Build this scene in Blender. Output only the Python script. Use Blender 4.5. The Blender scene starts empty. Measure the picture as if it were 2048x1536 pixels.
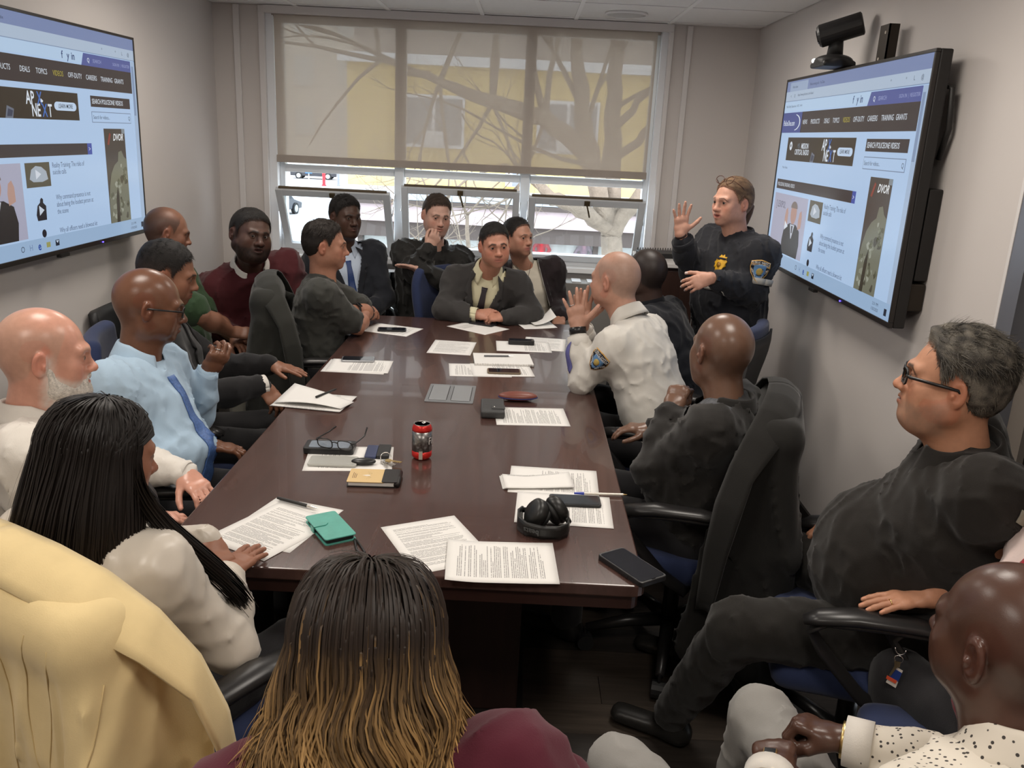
import bpy, bmesh, math, random
import numpy as np
from mathutils import Vector, Matrix
from mathutils.bvhtree import BVHTree

random.seed(7); np.random.seed(7)
SC = bpy.context.scene
COL = SC.collection

# ------------------------------------------------------------------ camera, world, lights, exposure
def make_camera():
    cam = bpy.data.cameras.new('camera'); cam.sensor_width = 36.0; cam.lens = 36.0 * 1702.6 / 2048
    cam.clip_start = 0.05; cam.clip_end = 300
    o = bpy.data.objects.new('camera', cam); COL.objects.link(o)
    pitch, yaw, roll = 0.283703, -0.003548, -0.048776
    cy, sy, cp, sp = math.cos(yaw), math.sin(yaw), math.cos(pitch), math.sin(pitch)
    f = Vector((sy*cp, cy*cp, -sp)); r = Vector((cy, -sy, 0)); u = r.cross(f)
    r2 = r*math.cos(roll) - u*math.sin(roll); u2 = r*math.sin(roll) + u*math.cos(roll)
    M = Matrix((r2, u2, -f)).transposed().to_4x4(); M.translation = Vector((0, 0, 1.78))
    o.matrix_world = M
    SC.camera = o
make_camera()
SC.view_settings.view_transform = 'Standard'
SC.view_settings.look = 'None'
SC.view_settings.gamma = 1.0
SC.view_settings.use_curve_mapping = False
SC.view_settings.exposure = 0.0

def make_world():
    w = bpy.data.worlds.new('overcast_sky'); SC.world = w; w.use_nodes = True
    nt = w.node_tree; bg = nt.nodes['Background']
    bg.inputs[0].default_value = (0.86, 0.93, 1.0, 1); bg.inputs[1].default_value = 6.0
make_world()

def area(name, loc, sx, sy, power, col, rot=(0, 0, 0)):
    l = bpy.data.lights.new(name, 'AREA'); l.shape = 'RECTANGLE'; l.size = sx; l.size_y = sy
    l.energy = power; l.color = col
    o = bpy.data.objects.new(name, l); COL.objects.link(o); o.location = loc; o.rotation_euler = rot
    return o
LAMPS = [(-1.205, 0.535), (0.565, 0.535), (-1.205, 2.365), (0.565, 2.365), (-1.205, 4.195), (0.565, 4.195)]
for (lx, ly) in LAMPS:
    area('troffer_light', (lx, ly, 2.455), 0.5, 0.5, 12.0, (1.0, 0.92, 0.83))

# ------------------------------------------------------------------ colour and materials
def s2l(c):
    return tuple(((v/12.92) if v <= 0.04045 else ((v+0.055)/1.055)**2.4) for v in c)
def rgb(r, g, b):
    return s2l((r/255, g/255, b/255))
MATS = {}
def mat(name, col=(0.5, 0.5, 0.5), rough=0.6, metal=0.0, spec=0.5, noise=0.0, nscale=20.0, bump=0.0, bscale=200.0, emit=None, estr=0.0,
        sheen=0.0, coat=0.0, sss=0.0, attr=False, stretch=None, bdist=0.002, alpha=None, trans=0.0, ior=1.45):
    if name in MATS: return MATS[name]
    m = bpy.data.materials.new(name); m.use_nodes = True; MATS[name] = m
    nt = m.node_tree; N = nt.nodes; L = nt.links; b = N['Principled BSDF']
    b.inputs['Base Color'].default_value = (*col, 1); b.inputs['Roughness'].default_value = rough
    b.inputs['Metallic'].default_value = metal; b.inputs['Specular IOR Level'].default_value = spec
    b.inputs['Sheen Weight'].default_value = sheen; b.inputs['Coat Weight'].default_value = coat
    b.inputs['IOR'].default_value = ior
    if trans: b.inputs['Transmission Weight'].default_value = trans
    if sss:
        b.inputs['Subsurface Weight'].default_value = sss
        b.inputs['Subsurface Radius'].default_value = (0.012, 0.005, 0.003); b.inputs['Subsurface Scale'].default_value = 1.0
    if emit is not None:
        b.inputs['Emission Color'].default_value = (*emit, 1); b.inputs['Emission Strength'].default_value = estr
    tc = None
    def coords(scale, st):
        nonlocal tc
        if tc is None: tc = N.new('ShaderNodeTexCoord')
        mp = N.new('ShaderNodeMapping'); L.new(tc.outputs['Object'], mp.inputs['Vector'])
        mp.inputs['Scale'].default_value = tuple(scale*s for s in (st or (1, 1, 1)))
        return mp.outputs['Vector']
    src = None
    if attr:
        a = N.new('ShaderNodeAttribute'); a.attribute_name = 'Col'; src = a.outputs['Color']
    if noise > 0:
        nz = N.new('ShaderNodeTexNoise'); L.new(coords(nscale, stretch), nz.inputs['Vector'])
        nz.inputs['Scale'].default_value = 1.0; nz.inputs['Detail'].default_value = 5
        mr = N.new('ShaderNodeMapRange'); L.new(nz.outputs['Fac'], mr.inputs['Value'])
        mr.inputs['From Min'].default_value = 0.25; mr.inputs['From Max'].default_value = 0.75
        mr.inputs['To Min'].default_value = 1-noise; mr.inputs['To Max'].default_value = 1+noise
        mx = N.new('ShaderNodeVectorMath'); mx.operation = 'SCALE'; L.new(mr.outputs[0], mx.inputs['Scale'])
        if src is not None: L.new(src, mx.inputs[0])
        else: mx.inputs[0].default_value = col
        src = mx.outputs[0]
    if src is not None: L.new(src, b.inputs['Base Color'])
    if bump > 0:
        nz = N.new('ShaderNodeTexNoise'); L.new(coords(bscale, stretch), nz.inputs['Vector'])
        nz.inputs['Scale'].default_value = 1.0; nz.inputs['Detail'].default_value = 3
        bp = N.new('ShaderNodeBump'); bp.inputs['Strength'].default_value = bump; bp.inputs['Distance'].default_value = bdist
        L.new(nz.outputs['Fac'], bp.inputs['Height']); L.new(bp.outputs[0], b.inputs['Normal'])
    return m

def cloth(name, col, rough=0.85, noise=0.06, bump=0.35, sheen=0.15, nscale=9, bscale=420, spec=0.25):
    return mat(name, col, rough, noise=noise, nscale=nscale, bump=bump, bscale=bscale, sheen=sheen, spec=spec, bdist=0.0012)

# ------------------------------------------------------------------ object helpers
def link(name, me, m=None, parent=None, smooth=False):
    o = bpy.data.objects.new(name, me); COL.objects.link(o)
    if m is not None:
        if isinstance(m, (list, tuple)):
            for q in m: me.materials.append(q)
        else: me.materials.append(m)
    if parent is not None: o.parent = parent
    if smooth:
        me.polygons.foreach_set('use_smooth', np.ones(len(me.polygons), bool))
    return o
def tag(o, label=None, cat=None, group=None, kind=None):
    if label: o['label'] = label
    if cat: o['category'] = cat
    if group: o['group'] = group
    if kind: o['kind'] = kind
    return o
def empty(name, loc=(0, 0, 0), rz=0.0, label=None, cat=None, group=None, kind=None):
    o = bpy.data.objects.new(name, None); COL.objects.link(o); o.location = loc; o.rotation_euler = (0, 0, rz)
    o.empty_display_size = 0.05
    return tag(o, label, cat, group, kind)
def copy_tree(o, parent=None):
    c = o.copy(); COL.objects.link(c)
    if parent is not None: c.parent = parent
    for ch in list(o.children): copy_tree(ch, c)
    return c

class MB:
    """collects simple shapes into one mesh"""
    def __init__(s): s.v = []; s.f = []; s.mi = []; s.cur = 0
    def add(s, V, F):
        n = len(s.v); s.v.extend([tuple(map(float, p)) for p in V]); s.f.extend([tuple(i+n for i in q) for q in F]); s.mi.extend([s.cur]*len(F))
        return s
    def box(s, a, b, M=None):
        (x0, y0, z0), (x1, y1, z1) = a, b
        V = [(x0,y0,z0),(x1,y0,z0),(x1,y1,z0),(x0,y1,z0),(x0,y0,z1),(x1,y0,z1),(x1,y1,z1),(x0,y1,z1)]
        if M is not None: V = [M @ Vector(p) for p in V]
        return s.add(V, [(0,3,2,1),(4,5,6,7),(0,1,5,4),(1,2,6,5),(2,3,7,6),(3,0,4,7)])
    def cbox(s, c, d, M=None):
        return s.box([c[i]-d[i]/2 for i in range(3)], [c[i]+d[i]/2 for i in range(3)], M)
    def bbox(s, a, b, r, n=3):
        """box with rounded vertical edges (in z)"""
        (x0, y0, z0), (x1, y1, z1) = a, b; P = []
        for (cx, cy, a0) in ((x1-r, y1-r, 0), (x0+r, y1-r, 90), (x0+r, y0+r, 180), (x1-r, y0+r, 270)):
            for k in range(n+1):
                t = math.radians(a0+90*k/n); P.append((cx+r*math.cos(t), cy+r*math.sin(t)))
        return s.prism(P, z0, z1)
    def prism(s, P, z0, z1, M=None):
        n = len(P); V = [(x, y, z0) for x, y in P]+[(x, y, z1) for x, y in P]
        if M is not None: V = [M @ Vector(p) for p in V]
        return s.add(V, [tuple(range(n-1, -1, -1)), tuple(range(n, 2*n))]+[(i, (i+1) % n, n+(i+1) % n, n+i) for i in range(n)])
    def tube(s, pts, r, n=8, cap=True, closed=False, flat=None):
        pts = [Vector(p) for p in pts]; m = len(pts)
        R = r if hasattr(r, '__len__') else [r]*m
        V = []; F = []; up = None
        for i, p in enumerate(pts):
            if closed: t = pts[(i+1) % m]-pts[i-1]
            else: t = pts[min(i+1, m-1)]-pts[max(i-1, 0)]
            t = t.normalized() if t.length > 1e-9 else Vector((0, 0, 1))
            if up is None:
                up = Vector((0, 0, 1)) if abs(t.z) < 0.9 else Vector((1, 0, 0))
            x = t.cross(up)
            if x.length < 1e-6: x = t.orthogonal()
            x.normalize(); y = x.cross(t).normalized(); up = y
            fx, fy = flat if flat else (1, 1)
            for k in range(n):
                a = 2*math.pi*k/n
                V.append(p+x*(R[i]*fx*math.cos(a))+y*(R[i]*fy*math.sin(a)))
        for i in range(m if closed else m-1):
            j = (i+1) % m
            for k in range(n):
                F.append((i*n+k, i*n+(k+1) % n, j*n+(k+1) % n, j*n+k))
        if cap and not closed:
            F.append(tuple(range(n-1, -1, -1))); F.append(tuple((m-1)*n+k for k in range(n)))
        return s.add(V, F)
    def lathe(s, prof, n=24, c=(0, 0, 0), M=None):
        V = []; F = []
        for (r, z) in prof:
            for k in range(n):
                a = 2*math.pi*k/n; V.append(Vector((c[0]+r*math.cos(a), c[1]+r*math.sin(a), c[2]+z)))
        if M is not None: V = [M @ p for p in V]
        for i in range(len(prof)-1):
            for k in range(n): F.append((i*n+k, i*n+(k+1) % n, (i+1)*n+(k+1) % n, (i+1)*n+k))
        if prof[0][0] > 1e-6: F.append(tuple(range(n-1, -1, -1)))
        if prof[-1][0] > 1e-6: F.append(tuple((len(prof)-1)*n+k for k in range(n)))
        return s.add(V, F)
    def ell(s, c, r, n=16, m=10, M=None):
        V = []; F = []
        for i in range(m+1):
            t = math.pi*i/m
            for k in range(n):
                a = 2*math.pi*k/n
                p = Vector((r[0]*math.sin(t)*math.cos(a), r[1]*math.sin(t)*math.sin(a), r[2]*math.cos(t)))
                if M is not None: p = M @ p
                V.append(p+Vector(c))
        for i in range(m):
            for k in range(n): F.append((i*n+k, (i+1)*n+k, (i+1)*n+(k+1) % n, i*n+(k+1) % n))
        return s.add(V, F)
    def grid(s, fn, nu, nv):
        V = [fn(i/(nu), j/(nv)) for j in range(nv+1) for i in range(nu+1)]
        F = [(j*(nu+1)+i, j*(nu+1)+i+1, (j+1)*(nu+1)+i+1, (j+1)*(nu+1)+i) for j in range(nv) for i in range(nu)]
        return s.add(V, F)
    def mesh(s, name):
        me = bpy.data.meshes.new(name); me.from_pydata(s.v, [], s.f)
        me.polygons.foreach_set('material_index', s.mi); me.update(); return me
    def build(s, name, m, parent=None, smooth=False, bevel=0.0, solid=0.0, off=None, fix=True):
        if off is not None:
            s.v = [(p[0]-off[0], p[1]-off[1], p[2]-off[2]) for p in s.v]
        me = s.mesh(name)
        if fix:
            bm = bmesh.new(); bm.from_mesh(me); bmesh.ops.recalc_face_normals(bm, faces=bm.faces); bm.to_mesh(me); bm.free()
        o = link(name, me, m, parent, smooth)
        if solid: 
            md = o.modifiers.new('solid', 'SOLIDIFY'); md.thickness = solid; md.offset = 0
        if bevel:
            md = o.modifiers.new('bevel', 'BEVEL'); md.width = bevel; md.segments = 2; md.limit_method = 'ANGLE'; md.angle_limit = 0.7
        return o

def rotz(a): return Matrix.Rotation(a, 4, 'Z')
def frame(o, x, y, z):
    M = Matrix((Vector(x), Vector(y), Vector(z))).transposed().to_4x4(); M.translation = Vector(o); return M

# ------------------------------------------------------------------ signed-distance modelling (smooth bodies and cloth)
def V3(p): return np.array(p, dtype=np.float64)
def nrm(v):
    v = V3(v); n = np.linalg.norm(v); return v/n if n > 1e-9 else v
class Field:
    def __init__(s): s.p = []
    def cone(s, a, b, ra, rb, k=0.02, sub=False):
        a, b = V3(a), V3(b); R = max(ra, rb)
        lo = np.minimum(a, b)-R; hi = np.maximum(a, b)+R
        def f(P):
            ab = b-a; L = max(ab @ ab, 1e-9)
            q = P-a.astype(np.float32); t = np.clip((q @ ab.astype(np.float32))/L, 0, 1)
            d = q-t[..., None]*ab.astype(np.float32)
            return np.sqrt((d*d).sum(-1))-(ra+(rb-ra)*t)
        s.p.append((f, lo, hi, k, sub)); return s
    def ball(s, c, r, k=0.02, sub=False): return s.ell(c, (r, r, r), None, k, sub)
    def ell(s, c, r, R=None, k=0.02, sub=False):
        c = V3(c); r = V3(r); m = max(r)
        if R is None: ext = r
        else: ext = np.sqrt(((np.abs(R)*r)**2).sum(1))
        A = (np.eye(3) if R is None else np.array(R)).astype(np.float32)   # columns: local axes in space
        def f(P):
            q = (P-c.astype(np.float32)) @ A
            q1 = q/r.astype(np.float32); k0 = np.sqrt((q1*q1).sum(-1)); q2 = q1/r.astype(np.float32); k1 = np.sqrt((q2*q2).sum(-1))+1e-6
            return k0*(k0-1)/k1
        s.p.append((f, c-ext, c+ext, k, sub)); return s
    def ecap(s, a, b, side, r0, r1, k=0.03, sub=False):
        """capsule of elliptic section, r = (half width along side, half depth)"""
        a, b = V3(a), V3(b); ax = nrm(b-a); sd = V3(side); sd = nrm(sd-ax*(sd @ ax)); dp = np.cross(ax, sd)
        L = np.linalg.norm(b-a); R = max(*r0, *r1); lo = np.minimum(a, b)-R; hi = np.maximum(a, b)+R
        def f(P):
            q = P-a.astype(np.float32)
            t = q @ ax.astype(np.float32); u = q @ sd.astype(np.float32); w = q @ dp.astype(np.float32)
            tt = np.clip(t/L, 0, 1); rx = r0[0]+(r1[0]-r0[0])*tt; ry = r0[1]+(r1[1]-r0[1])*tt; rm = np.minimum(rx, ry)
            o = t-tt*L
            x1 = u/rx; y1 = w/ry; z1 = o/rm
            k0 = np.sqrt(x1*x1+y1*y1+z1*z1)+1e-6; x2 = x1/rx; y2 = y1/ry; z2 = z1/rm
            return k0*(k0-1)/(np.sqrt(x2*x2+y2*y2+z2*z2)+1e-6)
        s.p.append((f, lo, hi, k, sub)); return s
    def box(s, c, h, R=None, r=0.005, k=0.01, sub=False):
        c = V3(c); h = V3(h); A = (np.eye(3) if R is None else np.array(R)); ext = (np.abs(A)*h).sum(1)+r; A = A.astype(np.float32)
        def f(P):
            q = np.abs((P-c.astype(np.float32)) @ A)-(h-r).astype(np.float32)
            return np.sqrt((np.maximum(q, 0)**2).sum(-1))+np.minimum(q.max(-1), 0)-r
        s.p.append((f, c-ext, c+ext, k, sub)); return s
    def raw(s, f, lo, hi, k=0.01, sub=False):
        s.p.append((f, V3(lo), V3(hi), k, sub)); return s
    def mesh(s, h, disp=None, grow=0.0):
        lo = np.min([q[1] for q in s.p if not q[4]], axis=0)-0.03-grow; hi = np.max([q[2] for q in s.p if not q[4]], axis=0)+0.03+grow
        n = np.ceil((hi-lo)/h).astype(int)+1
        ax = [(lo[i]+h*np.arange(n[i])).astype(np.float32) for i in range(3)]
        F = np.full(n, 0.08, np.float32)
        for (f, a, b, k, sub) in s.p:
            mg = k+3*h+grow
            i0 = np.clip(np.floor((a-mg-lo)/h).astype(int), 0, n); i1 = np.clip(np.ceil((b+mg-lo)/h).astype(int)+1, 0, n)
            if np.any(i1 <= i0): continue
            P = np.stack(np.meshgrid(*[ax[i][i0[i]:i1[i]] for i in range(3)], indexing='ij'), -1)
            d = f(P).astype(np.float32)
            sl = tuple(slice(i0[i], i1[i]) for i in range(3)); G = F[sl]
            if sub:
                e = np.maximum(k-np.abs(G+d), 0)/k; F[sl] = np.maximum(G, -d)+e*e*k*0.25
            else:
                e = np.maximum(k-np.abs(G-d), 0)/k; F[sl] = np.minimum(G, d)-e*e*k*0.25
        if grow: F -= grow
        if disp is not None:
            near = np.abs(F) < 0.03; idx = np.nonzero(near)
            P = np.stack([ax[i][idx[i]] for i in range(3)], -1); F[idx] += disp(P).astype(np.float32)
        return nets(F, lo, h)

def nets(F, lo, h):
    S = F < 0
    c = np.zeros(tuple(x-1 for x in F.shape), np.uint8)
    for dx in (0, 1):
        for dy in (0, 1):
            for dz in (0, 1):
                c += S[dx:F.shape[0]-1+dx, dy:F.shape[1]-1+dy, dz:F.shape[2]-1+dz]
    I = np.nonzero((c > 0) & (c < 8)); m = len(I[0])
    idx = np.full(c.shape, -1, np.int64); idx[I] = np.arange(m)
    offs = [(dx, dy, dz) for dx in (0, 1) for dy in (0, 1) for dz in (0, 1)]
    val = np.stack([F[I[0]+o[0], I[1]+o[1], I[2]+o[2]] for o in offs], 1)
    acc = np.zeros((m, 3)); cnt = np.zeros(m)
    for a in range(8):
        for b in range(a+1, 8):
            d = np.abs(np.array(offs[a])-np.array(offs[b]))
            if d.sum() != 1: continue
            va, vb = val[:, a], val[:, b]; cr = (va < 0) != (vb < 0)
            t = np.where(cr, va/np.where(np.abs(va-vb) < 1e-9, 1, va-vb), 0)
            p = np.array(offs[a])+t[:, None]*(np.array(offs[b])-np.array(offs[a]))
            acc[cr] += p[cr]; cnt[cr] += 1
    V = (np.stack(I, 1)+acc/np.maximum(cnt, 1)[:, None])*h+lo
    Q = []
    for axis in range(3):
        o = [1 if i == axis else 0 for i in range(3)]
        A = S[:F.shape[0]-o[0], :F.shape[1]-o[1], :F.shape[2]-o[2]]; B = S[o[0]:, o[1]:, o[2]:]
        u, v = [(1, 2), (2, 0), (0, 1)][axis]
        E = np.nonzero(A != B); E = np.stack(E, 1)
        ok = (E[:, u] > 0) & (E[:, v] > 0) & (E[:, u] < c.shape[u]) & (E[:, v] < c.shape[v]); E = E[ok]
        if not len(E): continue
        du = np.zeros(3, int); du[u] = 1; dv = np.zeros(3, int); dv[v] = 1
        q = np.stack([idx[tuple((E-du-dv).T)], idx[tuple((E-dv).T)], idx[tuple(E.T)], idx[tuple((E-du).T)]], 1)
        fl = ~A[tuple(E.T)]
        q[fl] = q[fl][:, ::-1]
        Q.append(q)
    Q = np.concatenate(Q); Q = Q[(Q >= 0).all(1)]
    return V, Q

def np_mesh(name, V, Q, col=None, smooth=True):
    me = bpy.data.meshes.new(name); V = np.asarray(V); Q = np.asarray(Q)
    me.vertices.add(len(V)); me.vertices.foreach_set('co', V.astype(np.float32).ravel())
    k = Q.shape[1]; nq = len(Q)
    me.loops.add(nq*k); me.loops.foreach_set('vertex_index', Q.astype(np.int32).ravel())
    me.polygons.add(nq); me.polygons.foreach_set('loop_start', (np.arange(nq)*k).astype(np.int32))
    me.update(calc_edges=True)
    if smooth: me.polygons.foreach_set('use_smooth', np.ones(nq, bool))
    if col is not None:
        at = me.color_attributes.new('Col', 'FLOAT_COLOR', 'POINT')
        c4 = np.ones((len(V), 4), np.float32); c4[:, :3] = col; at.data.foreach_set('color', c4.ravel())
    return me
def vnormals(V, Q):
    n = np.cross(V[Q[:, 2]]-V[Q[:, 0]], V[Q[:, 3]]-V[Q[:, 1]] if Q.shape[1] == 4 else V[Q[:, 2]]-V[Q[:, 1]])
    N = np.zeros_like(V)
    for i in range(Q.shape[1]): np.add.at(N, Q[:, i], n)
    return N/(np.linalg.norm(N, axis=1)[:, None]+1e-12)
def smoothverts(V, Q, it=2, lam=0.5):
    E = np.concatenate([Q[:, [i, (i+1) % Q.shape[1]]] for i in range(Q.shape[1])])
    E = np.concatenate([E, E[:, ::-1]])
    deg = np.bincount(E[:, 0], minlength=len(V))[:, None]
    for _ in range(it):
        A = np.stack([np.bincount(E[:, 0], weights=V[E[:, 1], i], minlength=len(V)) for i in range(3)], 1)/np.maximum(deg, 1)
        V = V+lam*(A-V)
    return V
def keep_faces(V, Q, mask_v):
    """drop faces whose vertices are all outside the mask"""
    Q = Q[mask_v[Q].all(1)]
    u, inv = np.unique(Q, return_inverse=True)
    return V[u], inv.reshape(Q.shape), u
def bvh_of(V, Q): return BVHTree.FromPolygons([tuple(v) for v in V], [tuple(int(i) for i in q) for q in Q])
def wobble(P, seed, f):
    r = np.random.RandomState(seed); o = np.zeros(P.shape[:-1])
    for i in range(4):
        d = r.normal(size=3); d /= np.linalg.norm(d); e = r.normal(size=3); e /= np.linalg.norm(e)
        fr = f*(0.7+0.8*r.rand())
        o += np.sin((P @ d)*fr+1.7*np.sin((P @ e)*fr*0.6+r.rand()*6)+r.rand()*6)
    return o/4
def folds(seed, amp, f=45.0):
    def d(P):
        a = wobble(P*np.array((1, 1, 0.75)), seed, f*1.5); b = wobble(P, seed+50, f*3.2)
        return -amp*(2.2*np.clip(1-np.abs(a)*2.2, 0, 1)**2-0.5)-amp*0.55*np.clip(1-np.abs(b)*2.0, 0, 1)**2
    return d

# ------------------------------------------------------------------ people: heads, hands, bodies, clothes
def smooth01(a, b, x):
    t = np.clip((x-a)/(b-a), 0, 1); return t*t*(3-2*t)
SKIN = mat('skin', rough=0.46, spec=0.45, attr=True, noise=0.07, nscale=70, bump=0.12, bscale=600, bdist=0.001)
SKIN_SHINY = mat('skin_shiny', rough=0.3, spec=0.5, attr=True, noise=0.07, nscale=60, bump=0.10, bscale=500, bdist=0.001)
HAIRM = mat('hair_short', rough=0.55, spec=0.35, attr=True, noise=0.25, nscale=260, bump=0.8, bscale=500, bdist=0.003)
HAIRL = mat('hair_long', rough=0.5, spec=0.3, attr=True)

def skull(F, hs):
    w = hs.get('wide', 1.0); jw = hs.get('jaw', 1.0)
    F.ell((0, -0.017, 0.030), (0.077*w, 0.098, 0.088), k=0.02)
    F.ell((0, -0.045, 0.005), (0.068*w, 0.066, 0.075), k=0.03)
    F.ell((0, 0.026, -0.018), (0.063*w, 0.064, 0.088), k=0.03)
    F.ell((0, 0.030, -0.070), (0.054*jw, 0.052, 0.042), k=0.03)
    return F
def head_field(hs, nb):
    w = hs.get('wide', 1.0); jw = hs.get('jaw', 1.0); fat = hs.get('fat', 0.0); ns = hs.get('nose', 1.0); lp = hs.get('lip', 1.0)
    F = skull(Field(), hs)
    for s in (-1, 1):
        F.ell((s*0.044*w, 0.056, -0.024), (0.022, 0.022, 0.022), k=0.025)            # cheekbone
        F.ell((s*0.040*jw, 0.048, -0.058), (0.022+fat*0.012, 0.026, 0.028+fat*0.01), k=0.03)  # cheek
        F.ell((s*0.056*jw, -0.005, -0.060), (0.016+fat*0.012, 0.028, 0.030), k=0.035)  # jaw angle
        F.cone((s*0.012, 0.091, 0.017), (s*0.044, 0.074, 0.019), 0.0095, 0.009, k=0.018)  # brow
    F.ell((0, 0.074, -0.098), (0.022*jw, 0.018, 0.017), k=0.03)
    if fat: F.ell((0, 0.035, -0.108), (0.048+fat*0.02, 0.045, 0.022+fat*0.014), k=0.04)
    for s in (-1, 1):
        F.ell((s*0.033, 0.094, 0.000), (0.019, 0.014, 0.013), k=0.012, sub=True)     # socket
        F.ell((s*0.032, 0.0765, 0.000), (0.0148, 0.0148, 0.0140), k=0.006)          # lids
        sq = hs.get('open', 1.0)*0.85
        if sq > 0: F.ell((s*0.0325, 0.0935, -0.0008), (0.0135, 0.011, 0.0052*sq), k=0.003, sub=True)
    F.cone((0, 0.084, 0.012), (0, 0.106, -0.030), 0.0085, 0.0105*ns, k=0.014)
    F.ell((0, 0.109, -0.034), (0.0125*ns, 0.0115, 0.0105), k=0.010)
    for s in (-1, 1):
        F.ell((s*0.0125*ns, 0.098, -0.037), (0.0085*ns, 0.0105, 0.0085), k=0.008)
        F.ell((s*0.0075*ns, 0.106, -0.046), (0.0042, 0.0055, 0.004), k=0.004, sub=True)
    F.ell((0, 0.084, -0.064), (0.027, 0.014, 0.020), k=0.016)                         # muzzle
    mo = hs.get('mouth', 0.0)
    for s in (-1, 1):
        F.cone((s*0.001, 0.0975, -0.060+mo*0.003), (s*0.0245, 0.0845, -0.0635), 0.0056*lp, 0.0035, k=0.006)
        F.cone((s*0.001, 0.0965, -0.0715-mo*0.006), (s*0.0225, 0.0845, -0.067-mo*0.003), 0.0066*lp, 0.0035, k=0.006)
    F.ell((0, 0.101, -0.0655-mo*0.0015), (0.0245, 0.013, 0.0016+0.005*mo), k=0.003, sub=True)
    er = hs.get('ear', 1.0)
    for s in (-1, 1):                                                                  # ears
        a = math.radians(22)*s; R = np.array([[math.cos(a), math.sin(a), 0], [-math.sin(a), math.cos(a), 0], [0, 0, 1]])
        c = np.array((s*(0.0765*w+0.006), -0.014, -0.010))
        R = np.array([[math.cos(a), -math.sin(a), 0], [math.sin(a), math.cos(a), 0], [0, 0, 1]]) if True else R
        F.ell(c, (0.0085*er, 0.0195*er, 0.0330*er), R, k=0.006)
        F.ell(c+np.array((s*0.007, 0.0025, 0.003)), (0.0062, 0.0115*er, 0.0205*er), R, k=0.003, sub=True)
        F.ell(c+np.array((s*0.0035, 0.009, -0.005)), (0.005, 0.0045, 0.008), R, k=0.004)
    nr = hs.get('neck', 0.056)
    F.cone((0, -0.022, -0.050), nb, nr, nr*1.08, k=0.03)
    F.cone((0, 0.010, -0.085), V3(nb)+V3((0, 0.03, 0)), nr*0.62, nr*0.8, k=0.035)
    return F
HL_Y = np.array([-0.14, -0.07, -0.040, -0.025, -0.005, 0.012, 0.022, 0.034, 0.050, 0.070, 0.090, 0.13])
HL_Z = np.array([-0.085, -0.074, -0.050, 0.000, 0.034, 0.020, -0.006, 0.030, 0.060, 0.076, 0.084, 0.088])
def hairline(P, fz=0.0, recede=0.0, temple=0.0):
    z = np.interp(P[:, 1], HL_Y, HL_Z)
    z = z+np.where(P[:, 1] > 0.04, fz, 0)+recede*smooth01(0.02, 0.09, P[:, 1])*smooth01(0.0, 0.05, np.abs(P[:, 0]))
    return P[:, 2]-z
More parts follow.
